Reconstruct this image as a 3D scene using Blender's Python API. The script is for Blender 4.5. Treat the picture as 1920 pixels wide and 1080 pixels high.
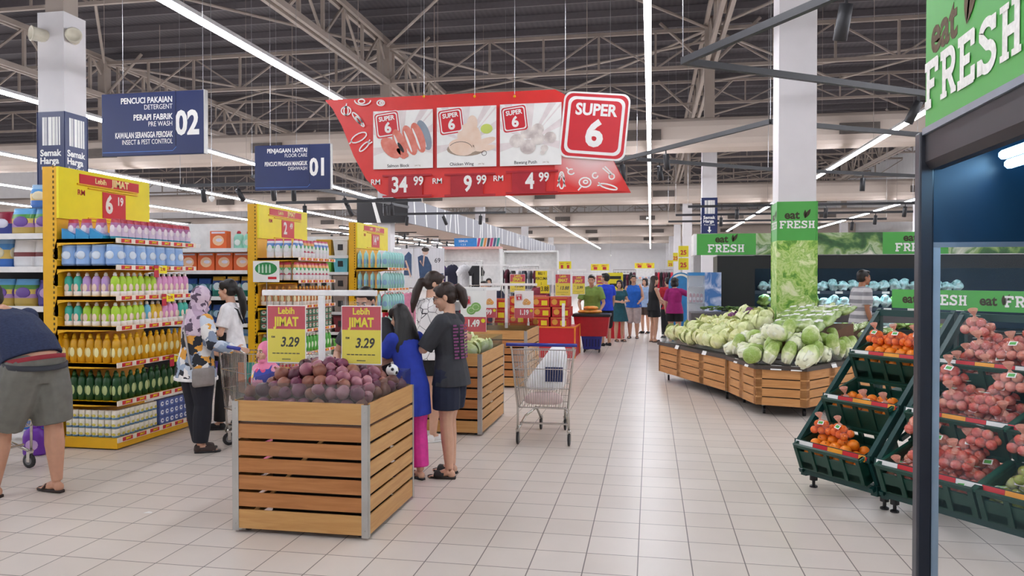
import bpy, bmesh, math, random
import numpy as np
from mathutils import Vector, Matrix
random.seed(7)
PI=math.pi
SC=bpy.context.scene
COL=SC.collection
for o in list(bpy.data.objects): bpy.data.objects.remove(o)
# ---------------------------------------------------------------- camera
FPX=1416.0
cam=bpy.data.cameras.new('camera'); camo=bpy.data.objects.new('camera',cam); COL.objects.link(camo)
cam.sensor_fit='HORIZONTAL'; cam.sensor_width=36; cam.lens=36*FPX/1920
cam.clip_start=.05; cam.clip_end=300
camo.location=(0,0,1.627)
camo.rotation_euler=(PI/2-math.atan(20/FPX),0,math.atan(260/FPX))
SC.camera=camo
_c0,_s0=math.cos(math.atan(260/FPX)),math.sin(math.atan(260/FPX)); _c1,_s1=math.cos(math.atan(20/FPX)),math.sin(math.atan(20/FPX))
CAMP=Vector((0,0,1.627)); _F=Vector((-_s0*_c1,_c0*_c1,-_s1)); _R=Vector((_c0,_s0,0)); _U=_R.cross(_F)
def ray(x,y): return _F+_R*((x-960)/FPX)-_U*((y-540)/FPX)
def atY(x,y,Y): d=ray(x,y); return CAMP+d*(Y/d.y)          # the point of the plane y=Y seen at a pixel of the photograph
def atX(x,y,X): d=ray(x,y); return CAMP+d*(X/d.x)
def atZ(x,y,Z=0): d=ray(x,y); return CAMP+d*((Z-1.627)/d.z)
# ---------------------------------------------------------------- world, exposure
w=bpy.data.worlds.new('world'); SC.world=w; w.use_nodes=True
w.node_tree.nodes['Background'].inputs[0].default_value=(.9,.95,1,1)
w.node_tree.nodes['Background'].inputs[1].default_value=.3
SC.view_settings.view_transform='Standard'; SC.view_settings.look='None'
SC.view_settings.gamma=1; SC.view_settings.use_curve_mapping=False
SC.view_settings.exposure=EXPO=0.42
LIGHT_STRIP=34.0      # emission of the ceiling tubes
# ---------------------------------------------------------------- materials
def lin(c):
    c=c/255; return c/12.92 if c<=.04045 else ((c+.055)/1.055)**2.4
def rgb(h):
    if isinstance(h,str): h=[int(h[i:i+2],16) for i in (0,2,4)]
    return (lin(h[0]),lin(h[1]),lin(h[2]),1)
MC={}
def mat(name,col='808080',rough=.5,metal=0,var=.08,scale=8,bump=0,bscale=None,emit=0,alpha=1,spec=.5,trans=0,coat=0,stretch=None,col2=None,sss=0):
    if name in MC: return MC[name]
    m=bpy.data.materials.new(name); m.use_nodes=True; N=m.node_tree.nodes; L=m.node_tree.links
    b=N['Principled BSDF']; c=rgb(col)
    tc=N.new('ShaderNodeTexCoord'); mp=N.new('ShaderNodeMapping'); L.new(tc.outputs['Object'],mp.inputs[0])
    if stretch: mp.inputs['Scale'].default_value=stretch
    nz=N.new('ShaderNodeTexNoise'); nz.inputs['Scale'].default_value=scale; nz.inputs['Detail'].default_value=4
    L.new(mp.outputs[0],nz.inputs['Vector'])
    rp=N.new('ShaderNodeValToRGB'); L.new(nz.outputs[0],rp.inputs[0])
    e=rp.color_ramp.elements; e[0].position=.3; e[1].position=.7
    if col2:
        e[0].color=c; e[1].color=rgb(col2)
    else:
        e[0].color=tuple(v*(1-var) for v in c[:3])+(1,); e[1].color=tuple(min(1,v*(1+var)) for v in c[:3])+(1,)
    L.new(rp.outputs[0],b.inputs['Base Color'])
    b.inputs['Roughness'].default_value=rough; b.inputs['Metallic'].default_value=metal
    b.inputs['Specular IOR Level'].default_value=spec
    if coat: b.inputs['Coat Weight'].default_value=coat; b.inputs['Coat Roughness'].default_value=.1
    if sss: b.inputs['Subsurface Weight'].default_value=sss; b.inputs['Subsurface Radius'].default_value=(.01,.004,.002)
    if trans: b.inputs['Transmission Weight'].default_value=trans
    if alpha<1: b.inputs['Alpha'].default_value=alpha
    if emit:
        b.inputs['Emission Color'].default_value=c; b.inputs['Emission Strength'].default_value=emit
    if bump:
        bn=N.new('ShaderNodeBump'); bn.inputs['Strength'].default_value=bump; bn.inputs['Distance'].default_value=.01
        if bscale:
            n2=N.new('ShaderNodeTexNoise'); n2.inputs['Scale'].default_value=bscale; L.new(mp.outputs[0],n2.inputs['Vector']); L.new(n2.outputs[0],bn.inputs['Height'])
        else: L.new(nz.outputs[0],bn.inputs['Height'])
        L.new(bn.outputs[0],b.inputs['Normal'])
    MC[name]=m; return m
def nodes(name,rough=.5):
    m=bpy.data.materials.new(name); m.use_nodes=True; MC[name]=m
    b=m.node_tree.nodes['Principled BSDF']; b.inputs['Roughness'].default_value=rough
    return m,m.node_tree.nodes,m.node_tree.links,b
# ---------------------------------------------------------------- mesh builder
class MB:
    def __init__(s): s.v=[]; s.f=[]; s.m=[]; s.mi=0; s.X=None
    def add(s,vs,fs,mi=None):
        o=len(s.v)
        s.v+=[(s.X@Vector(p)) if s.X else Vector(p) for p in vs]
        s.f+=[tuple(i+o for i in f) for f in fs]; s.m+=[s.mi if mi is None else mi]*len(fs); return s
    def box(s,x0,x1,y0,y1,z0,z1,mi=None):
        return s.add([(x0,y0,z0),(x1,y0,z0),(x1,y1,z0),(x0,y1,z0),(x0,y0,z1),(x1,y0,z1),(x1,y1,z1),(x0,y1,z1)],
          [(0,3,2,1),(4,5,6,7),(0,1,5,4),(1,2,6,5),(2,3,7,6),(3,0,4,7)],mi)
    def rbox(s,x0,x1,y0,y1,z0,z1,r=.01,mi=None,n=2):   # box with rounded vertical edges and chamfered top/bottom
        r=min(r,(x1-x0)/2.01,(y1-y0)/2.01,(z1-z0)/2.01); P=[]
        for cx,cy,a in ((x1-r,y1-r,0),(x0+r,y1-r,1),(x0+r,y0+r,2),(x1-r,y0+r,3)):
            for k in range(n+1): t=(a+k/n)*PI/2; P.append((cx,cy,math.cos(t),math.sin(t)))
        R=[]
        for z,q in ((z0,0),(z0+r*.3,.7),(z0+r,1),(z1-r,1),(z1-r*.3,.7),(z1,0)):
            R.append([(a+c*r*q,b+d*r*q,z) for a,b,c,d in P])
        return s.loft(R,mi=mi)
    def loft(s,R,mi=None,cap=True):
        n=len(R[0]); vs=[p for r in R for p in r]; fs=[]
        for i in range(len(R)-1):
            for j in range(n):
                k=(j+1)%n; fs.append((i*n+j,i*n+k,(i+1)*n+k,(i+1)*n+j))
        if cap: fs.append(tuple(range(n))[::-1]); fs.append(tuple((len(R)-1)*n+j for j in range(n)))
        return s.add(vs,fs,mi)
    def lathe(s,prof,n=12,c=(0,0),sx=1,sy=1,mi=None,sq=0,cap=True):
        R=[]
        for r,z in prof:
            ring=[]
            for k in range(n):
                t=2*PI*(k+.5)/n; a,b=math.cos(t),math.sin(t)
                if sq:
                    e=1-sq*.5; a=math.copysign(abs(a)**e,a); b=math.copysign(abs(b)**e,b)
                ring.append((c[0]+r*sx*a,c[1]+r*sy*b,z))
            R.append(ring)
        return s.loft(R,mi,cap)
    def tube(s,pts,r,n=6,mi=None,cap=True,fl=1):
        pts=[Vector(p) for p in pts]; R=[]; N=len(pts)
        rs=r if isinstance(r,(list,tuple)) else [r]*N
        t0=(pts[1]-pts[0]).normalized(); u=t0.orthogonal().normalized()
        for i in range(N):
            t=((pts[min(i+1,N-1)]-pts[i]).normalized()+(pts[i]-pts[max(i-1,0)]).normalized())
            if t.length<1e-6: t=t0
            t.normalize(); u=(u-t*u.dot(t))
            u=u.normalized() if u.length>1e-6 else t.orthogonal().normalized()
            w=t.cross(u)
            R.append([pts[i]+(u*math.cos(2*PI*(k+.5)/n)+w*math.sin(2*PI*(k+.5)/n)*fl)*rs[i] for k in range(n)])
        return s.loft(R,mi,cap)
    def bar(s,p,q,a,b=None,mi=None,up=(0,0,1)):        # rectangular beam p->q, a wide, b high
        p,q=Vector(p),Vector(q); b=b or a; t=(q-p).normalized(); up=Vector(up)
        if abs(t.dot(up))>.98: up=Vector((1,0,0))
        u=t.cross(up).normalized()*(a/2); w=u.cross(t).normalized()*(b/2)
        return s.loft([[c-u-w,c+u-w,c+u+w,c-u+w] for c in (p,q)],mi)
    def ell(s,c,r,n=10,m=7,mi=None,M=None):
        R=[]; c=Vector(c)
        if not isinstance(r,(tuple,list)): r=(r,r,r)
        for i in range(m+1):
            t=PI*i/m; sr=max(math.sin(t),.02)
            ring=[]
            for k in range(n):
                p=Vector((r[0]*sr*math.cos(2*PI*k/n),r[1]*sr*math.sin(2*PI*k/n),-r[2]*math.cos(t)))
                if M: p=M@p
                ring.append(c+p)
            R.append(ring)
        return s.loft(R,mi)
    def prism(s,poly,d,o=(0,0,0),u=(1,0,0),w=(0,0,1),mi=None):   # polygon in plane (u,w), extruded d along u x w
        o,u,w=Vector(o),Vector(u),Vector(w); n=u.cross(w).normalized()*d
        a=[o+u*x+w*y for x,y in poly]; k=len(a)
        return s.add(a+[p+n for p in a],[tuple(range(k))[::-1],tuple(range(k,2*k))]+[(i,(i+1)%k,k+(i+1)%k,k+i) for i in range(k)],mi)
    def text(s,st,size,o=(0,0,0),u=(1,0,0),w=(0,0,1),mi=None,al='CENTER',bold=0,th=.002,sxx=1,shear=0):
        vs,fs=text_geo(st,al,bold,shear); o,u,w=Vector(o),Vector(u),Vector(w); n=u.cross(w).normalized()
        return s.add([o+u*(x*size*sxx)+w*(y*size)+n*(z*th) for x,y,z in vs],fs,mi)
    def ribbon(s,pts,wd,o=(0,0,0),u=(1,0,0),w=(0,0,1),mi=None,th=.002,closed=False,sc=1):   # flat stroke drawn in plane (u,w)
        P=[Vector((p[0],p[1]))*sc for p in pts]; n=len(P); Lf=[];Rt=[]
        for i in range(n):
            a=P[i-1] if (i>0 or closed) else P[i]; c=P[(i+1)%n] if (i<n-1 or closed) else P[i]
            t=(c-a); t=t.normalized() if t.length>1e-9 else Vector((1,0)); q=Vector((-t.y,t.x))*(wd*sc/2)
            Lf.append(P[i]+q); Rt.append(P[i]-q)
        o,u,w=Vector(o),Vector(u),Vector(w); nn=u.cross(w).normalized()*th
        vs=[o+u*p.x+w*p.y+nn for p in Lf+Rt]; fs=[(i,i+1,n+i+1,n+i) for i in range(n-1)]
        if closed: fs.append((n-1,0,n,2*n-1))
        return s.add(vs,fs,mi)
    def poly(s,pts,o=(0,0,0),u=(1,0,0),w=(0,0,1),mi=None,th=.002,sc=1):
        o,u,w=Vector(o),Vector(u),Vector(w); nn=u.cross(w).normalized()*th
        return s.add([o+u*(x*sc)+w*(y*sc)+nn for x,y in pts],[tuple(range(len(pts)))],mi)
    def build(s,name,mats,parent=None,smooth=False,loc=None):
        me=bpy.data.meshes.new(name); me.from_pydata([tuple(p) for p in s.v],[],s.f)
        mats=mats if isinstance(mats,(list,tuple)) else [mats]
        for k in mats: me.materials.append(k)
        if len(mats)>1: me.polygons.foreach_set('material_index',s.m)
        bm=bmesh.new(); bm.from_mesh(me); bmesh.ops.recalc_face_normals(bm,faces=bm.faces); bm.to_mesh(me); bm.free()
        if smooth: me.polygons.foreach_set('use_smooth',[True]*len(me.polygons))
        o=bpy.data.objects.new(name,me); COL.objects.link(o)
        if parent: o.parent=parent
        if loc: o.location=loc
        return o
TG={}
def text_geo(st,al,bold,shear):
    k=(st,al,bold,shear)
    if k in TG: return TG[k]
    c=bpy.data.curves.new('t','FONT'); c.body=st; c.align_x=al; c.align_y='CENTER'; c.offset=bold; c.resolution_u=3; c.shear=shear
    c.extrude=.5; c.space_line=.85
    o=bpy.data.objects.new('t',c); me=bpy.data.meshes.new_from_object(o)
    r=([tuple(v.co) for v in me.vertices],[tuple(p.vertices) for p in me.polygons])
    bpy.data.objects.remove(o); bpy.data.curves.remove(c); bpy.data.meshes.remove(me)
    TG[k]=r; return r
# ---------------------------------------------------------------- objects
def tag(o,label=None,cat=None,group=None,kind=None):
    if label: o['label']=label
    if cat: o['category']=cat
    if group: o['group']=group
    if kind: o['kind']=kind
    return o
def thing(name,label,cat,loc=(0,0,0),rz=0,group=None):
    o=bpy.data.objects.new(name,None); COL.objects.link(o); o.location=loc; o.rotation_euler=(0,0,rz); o.empty_display_size=.1
    return tag(o,label,cat,group)
def struct(name,mb,m): return tag(mb.build(name,m),kind='structure')
def dup(o,loc=None,rot=None,label=None,group=None,scale=None):
    def cp(a,p):
        c=a.copy(); COL.objects.link(c)
        if p: c.parent=p
        for k in a.children: cp(k,c)
        return c
    r=cp(o,None)
    if loc is not None: r.location=loc
    if rot is not None: r.rotation_euler=rot
    if scale is not None: r.scale=scale if isinstance(scale,(tuple,list)) else (scale,)*3
    return tag(r,label,None,group)
class Proto:                       # first placement uses the source object itself, later ones copies
    def __init__(s,o,cat): s.o=o; s.used=False; s.cat=cat; s.base=tuple(o.scale)
    def put(s,loc,rot=(0,0,0),label=None,group=None,scale=1):
        if not s.used:
            s.used=True; o=s.o; o.location=loc; o.rotation_euler=rot
            o.scale=scale if isinstance(scale,(tuple,list)) else (scale,)*3
            tag(o,label,s.cat,group)
        else: o=dup(s.o,loc,rot,label,group,scale)
        return o
class Pile:                        # goods heaped together: spheres of their size are pushed apart until they only touch, then placed
    def __init__(s): s.L=[]
    def add(s,pr,p,rot,lab,grp,scale,rad): s.L.append((pr,p,rot,lab,grp,scale,rad))
    def settle(s,box=None,it=80,up=.5):
        P=np.array([l[1] for l in s.L],float); R=np.array([l[6] for l in s.L]); Z0=P[:,2].copy(); n=len(P)
        for _ in range(it):
            D=P[:,None]-P[None]; d=np.sqrt((D**2).sum(2))+np.eye(n); ov=np.clip(R[:,None]+R[None]-d,0,None)*(1-np.eye(n))
            mv=(D/d[:,:,None]*ov[:,:,None]*.3).sum(1); P+=mv
            P[:,2]=np.maximum(P[:,2],Z0)
            if box: P[:,0]=np.clip(P[:,0],box[0]+R,box[1]-R); P[:,1]=np.clip(P[:,1],box[2]+R,box[3]-R)
        for l,p in zip(s.L,P): l[0].put(tuple(p),l[2],l[3],l[4],l[5])
ORD='first second third fourth fifth sixth seventh eighth ninth tenth eleventh twelfth thirteenth fourteenth fifteenth sixteenth seventeenth eighteenth nineteenth twentieth'.split()
def od(i): return ORD[i] if i<20 else 'last'
WHITE=mat('white_paint','eeeeec',.45); 
# ================================================================ SETTING
m,N,L,b=nodes('floor_tiles',.33)
tc=N.new('ShaderNodeTexCoord'); br=N.new('ShaderNodeTexBrick'); mp=N.new('ShaderNodeMapping')
mp.inputs['Location'].default_value=(.068,.06,0)
L.new(tc.outputs['Object'],mp.inputs[0]); L.new(mp.outputs[0],br.inputs[0])
br.offset=0; br.inputs['Scale'].default_value=1; br.inputs['Brick Width'].default_value=.3; br.inputs['Row Height'].default_value=.3
br.inputs['Mortar Size'].default_value=.0036; br.inputs['Mortar Smooth'].default_value=.2
br.inputs['Color1'].default_value=rgb('e4d9ce'); br.inputs['Color2'].default_value=rgb('ded2c6'); br.inputs['Mortar'].default_value=rgb('746961')
nz=N.new('ShaderNodeTexNoise'); nz.inputs['Scale'].default_value=1.3; nz.inputs['Detail'].default_value=6; L.new(tc.outputs['Object'],nz.inputs[0])
mx=N.new('ShaderNodeMix'); mx.data_type='RGBA'; mx.blend_type='MULTIPLY'; mx.inputs[0].default_value=.25
L.new(br.outputs[0],mx.inputs[6]); L.new(nz.outputs[1],mx.inputs[7])
hs=N.new('ShaderNodeHueSaturation'); hs.inputs['Saturation'].default_value=.0; L.new(nz.outputs[1],hs.inputs['Color']); L.new(hs.outputs[0],mx.inputs[7])
L.new(mx.outputs[2],b.inputs['Base Color'])
bp=N.new('ShaderNodeBump'); bp.inputs['Strength'].default_value=.15; bp.inputs['Distance'].default_value=.003; bp.invert=True
L.new(br.outputs['Fac'],bp.inputs['Height']); L.new(bp.outputs[0],b.inputs['Normal'])
b.inputs['Specular IOR Level'].default_value=.4
FLOOR=m
struct('floor',MB().box(-46,18,-8,94,-.2,0),FLOOR)
m,N,L,b=nodes('roof_deck',.6)
tc=N.new('ShaderNodeTexCoord'); wv=N.new('ShaderNodeTexWave'); wv.bands_direction='X'; wv.inputs['Scale'].default_value=1.6; wv.inputs['Distortion'].default_value=0
L.new(tc.outputs['Object'],wv.inputs[0]); rp=N.new('ShaderNodeValToRGB'); L.new(wv.outputs[1],rp.inputs[0])
rp.color_ramp.elements[0].color=rgb('454246'); rp.color_ramp.elements[1].color=rgb('504c50'); L.new(rp.outputs[0],b.inputs['Base Color'])
struct('ceiling',MB().box(-46,18,-8,94,10.95,11.1),m)
WALL=mat('wall_paint','e4e2e2',.7,var=.03,scale=2)
struct('wall_back',MB().box(-46,18,94,94.2,-.2,11.1),WALL)
struct('wall_left',MB().box(-46.2,-46,-8,94,-.2,11.1),WALL)
struct('wall_right',MB().box(18,18.2,-8,94,-.2,11.1),WALL)
struct('wall_front',MB().box(-46,18,-8.2,-8,-.2,11.1),WALL)
STEEL=mat('truss_steel','a89c92',.5,var=.06,scale=1.5)
PURL=mat('purlin_steel','6d686b',.55,var=.06)
mb=MB()
for k in range(66):
    y=-7+k*1.53; mb.box(-46,18,y,y+.07,10.72,10.95)
struct('trim_1',mb,PURL)
TN=[1]
def tn(): TN[0]+=1; return 'trim_%d'%TN[0]
CX=[-21.85,-9.85,2.0,14.0]; CY=[-4.7,11.3,27.3,43.3,59.3,75.3,91.3]
for x in CX:                       # main trusses along the aisle: two chords of paired angles, web of posts and diagonals
    mb=MB(); zb,zt=8.95,10.45
    for s in (-.13,.13):
        mb.box(x+s-.06,x+s+.06,-8,94,zt-.09,zt+.09); mb.box(x+s-.06,x+s+.06,-8,94,zb-.09,zb+.09)
    y=-8.7; k=0
    while y<93:
        mb.box(x-.05,x+.05,y-.05,y+.05,zb,zt)
        a,c=(zb,zt) if k%2 else (zt,zb)
        mb.bar((x,y,a),(x,y+1.6,c),.07,.07); y+=1.6; k+=1
    struct(tn(),mb,STEEL)
for y0 in CY[1:]:                  # cross trusses and girders, lighter
    mb=MB(); zb,zt=9.0,10.3
    mb.box(-46,18,y0-.06,y0+.06,zt-.06,zt+.06); mb.box(-46,18,y0-.06,y0+.06,zb-.06,zb+.06)
    x=-45.85; k=0
    while x<17:
        mb.box(x-.04,x+.04,y0-.04,y0+.04,zb,zt)
        a,c=(zb,zt) if k%2 else (zt,zb)
        mb.bar((x,y0,a),(x+2,y0,c),.055,.055); x+=2; k+=1
    struct(tn(),mb,STEEL)
for y0 in [v+8 for v in CY[:6]]:
    mb=MB(); zb,zt=9.5,10.5
    mb.box(-46,18,y0-.05,y0+.05,zt-.05,zt+.05); mb.box(-46,18,y0-.05,y0+.05,zb-.05,zb+.05)
    x=-45.85; k=0
    while x<17:
        mb.box(x-.03,x+.03,y0-.03,y0+.03,zb,zt)
        a,c=(zb,zt) if k%2 else (zt,zb)
        mb.bar((x,y0,a),(x+2,y0,c),.05,.05); x+=2; k+=1
    struct(tn(),mb,STEEL)
for i in range(3):                 # rods crossing under the roof, and knee braces from the trusses
    mb=MB()
    for j in range(-1,6):
        ya=11.3+16*j
        for a,c in (((CX[i],ya,10.3),(CX[i+1],ya+16,10.3)),((CX[i+1],ya,10.3),(CX[i],ya+16,10.3)),((CX[i],ya+8,10.4),(CX[i+1],ya,9.9))):
            mb.tube((a,c),.05,6)
        for k in range(0,16,8):
            mb.tube(((CX[i+1],ya+k,8.95),(CX[i+1]-1.7,ya+k,10.6)),.06,6); mb.tube(((CX[i],ya+k,8.95),(CX[i]+1.7,ya+k,10.6)),.06,6)
    struct(tn(),mb,STEEL)
COLM=mat('column_paint','dcd9da',.5,var=.03,scale=3)
for x in CX:
    for y in CY[1:]:
        mb=MB(); mb.box(x-.25,x+.25,y-.25,y+.25,0,6.05); mb.box(x-.17,x+.17,y-.17,y+.17,6.05,10.5,1)
        struct(tn(),mb,[COLM,STEEL])
# round-faced supply air ducts across the hall, with grilles
DUCT=mat('duct_fabric','d0c2b6',.75,var=.05,scale=.6); GRILL=mat('grille_dark','6d655f',.6)
for i,y in enumerate([24.0,40.5,56.5,72.5,87.0]):
    t=thing('air_duct','beige air duct crossing the hall, %s one from the front'%od(i),'duct',(-14,y,5.5),group='beige air ducts under the roof')
    mb=MB(); R=[]
    for xx in (-32,32):
        R.append([(xx,.55*math.cos(a)*1.05,.5+.5*math.sin(a)) for a in [2*PI*(k+.5)/16 for k in range(16)]])
    mb.loft([[(x_,math.copysign(abs(y_)**.55*.72,y_),.5+math.copysign(abs(z_-.5)**.6*.76,z_-.5)) for x_,y_,z_ in r] for r in R]); mb.build('duct_body',DUCT,t)
    for k in range(9):
        g=MB(); x=-24+k*6.2+.9*(i%2); g.box(x,x+1.1,-.6,-.54,.3,.62)
        for j in range(5): g.box(x+.03,x+1.07,-.62,-.6,.33+j*.06,.36+j*.06)
        g.build('grille',GRILL,t)
    for k in range(9): MB().tube(((-28+5*k,0,1),(-28+5*k,0,5)),.012,4).build('hanger_rod',STEEL,t)
# ---------------------------------------------------------------- ceiling light lines
TUBE=mat('tube_light','f4f6ff',.4,emit=LIGHT_STRIP,var=0); HOUS=mat('light_housing','d8d8da',.45)
LX=[-36,-30,-24,-18,-12,-6.02,-.05,5.67,11.6]
for i,x in enumerate(LX):
    t=thing('strip_light','long white ceiling light line, %s from the left wall'%od(i),'ceiling light',(x,0,5.1),group='long rows of ceiling tube lights')
    y1=60 if x>3 else 92
    mb=MB(); mb.box(-.05,.05,-7,y1,.03,.09); mb.build('housing',HOUS,t)
    mb=MB(); y=-7
    R=[]
    while y<=y1: R.append([(-.045,y,-.02),(.045,y,-.02),(.045,y,.03),(-.045,y,.03)]); y+=1.5
    mb.loft(R)
    mb.build('tube',TUBE,t)
    for k in range(10): MB().tube(((0,3+6*k,.09),(0,3+6*k,5.7)),.006,4).build('suspension_wire',STEEL,t)
# ================================================================ SIGNS, TRACKS, COOLERS
def film(name,tint,fac,rough=.16,bmp=.7):            # thin clear plastic: see-through with wrinkled glints
    m=bpy.data.materials.new(name); m.use_nodes=True; N=m.node_tree.nodes; L=m.node_tree.links; N.remove(N['Principled BSDF'])
    tr=N.new('ShaderNodeBsdfTransparent'); tr.inputs[0].default_value=rgb(tint); gl=N.new('ShaderNodeBsdfGlossy'); gl.inputs['Roughness'].default_value=rough
    tc=N.new('ShaderNodeTexCoord'); nz=N.new('ShaderNodeTexNoise'); nz.inputs['Scale'].default_value=45; nz.inputs['Distortion'].default_value=1; L.new(tc.outputs['Object'],nz.inputs[0])
    bn=N.new('ShaderNodeBump'); bn.inputs['Strength'].default_value=bmp; bn.inputs['Distance'].default_value=.01; L.new(nz.outputs[0],bn.inputs['Height']); L.new(bn.outputs[0],gl.inputs['Normal'])
    mx=N.new('ShaderNodeMixShader'); mx.inputs[0].default_value=fac; L.new(tr.outputs[0],mx.inputs[1]); L.new(gl.outputs[0],mx.inputs[2]); L.new(mx.outputs[0],N['Material Output'].inputs[0]); MC[name]=m; return m
GREEN=mat('sign_green','4fa94a',.4,var=.02); DKBR=mat('sign_brown','3b3420',.6); PRW=mat('print_white','f2f2ee',.45,var=.03)
NAVY=mat('sign_navy','1d2c5c',.35,var=.08,scale=2); RED=mat('sign_red','cf2430',.4,var=.03); DRED=mat('sign_dark_red','b01c2a',.4)
YEL=mat('sign_yellow','f6e616',.4,var=.03); GOLD=mat('gondola_yellow','eab315',.35,var=.04); BLK=mat('black_metal','1b1b1e',.4); GRAPH=mat('graphite','2f2d31',.45)
CHARC=mat('print_black','1c1c22',.5); WIRE=mat('thin_wire','a9a9ab',.4,metal=.6); RIBD=mat('price_pattern','d8324a',.4,col2='f4d9c8',scale=30);CHROME=mat('chrome_wire','c9c6c0',.25,metal=.9)
PIPE=mat('white_pipe','f0f0ee',.35); ALU=mat('brushed_alu','b9b8b4',.35,metal=.7); ACRY=film('clear_acrylic','eef2f2',.07,.06,0)
NX=(1,0,0); NZ=(0,0,1)
def arc(cx,cy,rx,ry,a0,a1,n=10): return [(cx+rx*math.cos(math.radians(a0+(a1-a0)*k/n)),cy+ry*math.sin(math.radians(a0+(a1-a0)*k/n))) for k in range(n+1)]
def fresh(mb,o,h,u,w,mi):          # slab lettering FRESH, height h, centred at o
    T=.2; o=Vector(o); u=Vector(u); w=Vector(w)
    G={'F':[[(.2,0),(.2,1)],[(0,.94),(.78,.94)],[(.2,.5),(.6,.5)],[(.02,.06),(.42,.06)],[(.74,1),(.74,.7)]],
       'R':[[(.2,0),(.2,1)],[(0,.94),(.5,.94)]+arc(.5,.71,.22,.23,90,-90)+[(.2,.48)],[(.45,.5),(.75,.05)],[(.02,.06),(.38,.06)],[(.6,.06),(.88,.06)]],
       'E':[[(.2,0),(.2,1)],[(0,.94),(.78,.94)],[(.2,.5),(.6,.5)],[(0,.06),(.8,.06)],[(.74,1),(.74,.7)],[(.76,0),(.76,.3)]],
       'S':[arc(.42,.72,.28,.22,20,180)+arc(.42,.28,.3,.22,90,-170,12)[0:],[(.7,1),(.7,.72)],[(.1,0),(.1,.3)]],
       'H':[[(.2,0),(.2,1)],[(.66,0),(.66,1)],[(.2,.5),(.66,.5)],[(.02,.06),(.38,.06)],[(.48,.06),(.84,.06)],[(.02,.94),(.38,.94)],[(.48,.94),(.84,.94)]]}
    x=-2.35
    for c in 'FRESH':
        for i,st in enumerate(G[c]):
            thin=len(st)==2 and abs(st[0][1]-st[1][1])<.01 and st[0][1] in (.06,.94) and c in 'RH'
            mb.ribbon(st,.12 if thin else T,o+u*(x*h)+w*(-.5*h),u,w,mi,.003+.0004*i,sc=h)
        x+=.95
def eat(mb,o,h,u,w,mi):            # eat + two leaves, x-height letters of size h
    o=Vector(o); u=Vector(u); w=Vector(w)
    mb.text('eat',h,o-u*(h*.45),u,w,mi,bold=.03,th=.002)
    for s,a in ((1.25,60),(1.0,88)):
        c,sn=math.cos(math.radians(a)),math.sin(math.radians(a)); L_=.75*h*s
        P=[(t,.16*math.sin(PI*t)) for t in [k/8 for k in range(9)]]+[(t,-.16*math.sin(PI*t)) for t in [1-k/8 for k in range(1,8)]]
        mb.poly([((x*c-y*sn)*L_+h*.62,(x*sn+y*c)*L_-h*.28) for x,y in P],o,u,w,mi,.003)
def wires(t,xs,z0,z1,y=0):
    for x in xs: MB().tube(((x,y,z0),(x,y,z1)),.004,4).build('hanging_wire',WIRE,t)
# price-check wraps on two columns
for i,(x,y) in enumerate(((CX[1],CY[1]),(CX[2],CY[2]))):
    t=thing('column_sign',('navy price check wrap with barcode on the near left column','small navy price check wrap on the far column beside the green header')[i],'sign',(x,y,3.15))
    for k,(u,n) in enumerate((((1,0,0),(0,-1,0)),((0,1,0),(1,0,0)),((-1,0,0),(0,1,0)),((0,-1,0),(-1,0,0)))):
        mb=MB(); u=Vector(u); n=Vector(n); o=n*.262
        a=[o+u*-.27,o+u*.27]; 
        mb.loft([[p-n*.01,p,p+Vector((0,0,1.24)),p-n*.01+Vector((0,0,1.24))] for p in a],0)
        for j,(bx,bw) in enumerate(((-.16,.035),(-.115,.02),(-.085,.015),(-.05,.05),(0,.02),(.03,.04),(.075,.015),(.1,.035),(.15,.03))):
            mb.poly([(bx,.68),(bx+bw,.68),(bx+bw,1.15),(bx,1.15)],o,u,NZ,1)
        mb.text('Semak',.15,o+Vector((0,0,.55))-u*.01,u,NZ,1,bold=.03); mb.text('Harga',.15,o+Vector((0,0,.42))-u*.03,u,NZ,1,bold=.03)
        mb.text('Price Check',.075,o+Vector((0,0,.3)),u,NZ,1)
        mb.ribbon([(0,.24),(0,.06)],.05,o,u,NZ,1,sc=1); mb.poly([(-.07,.12),(.07,.12),(0,.02)],o,u,NZ,1,.003)
        mb.build('wrap_panel',[NAVY,PRW],t)
CREAM=mat('cream_plastic','d6d0bd',.5)
for i,(dx,dy) in enumerate(((-.16,-.3),(.31,-.1))):
    t=thing('speaker','cream horn speaker on the %s of the near left column top'%('front left' ,'right side')[i],'speaker',(CX[1]+dx,CY[1]+dy,5.66),-.5 if i==0 else .7)
    mb=MB(); M=Matrix.Rotation(PI/2,4,'X'); mb.X=M
    mb.lathe([(.05,-.14),(.1,-.12),(.115,.1),(.13,.13),(.11,.14),(.09,.1),(.02,.08)],16); mb.build('horn',CREAM,t,True)
    MB().box(-.02,.02,-.02,.14,-.02,.02).build('bracket',CREAM,t)
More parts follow.
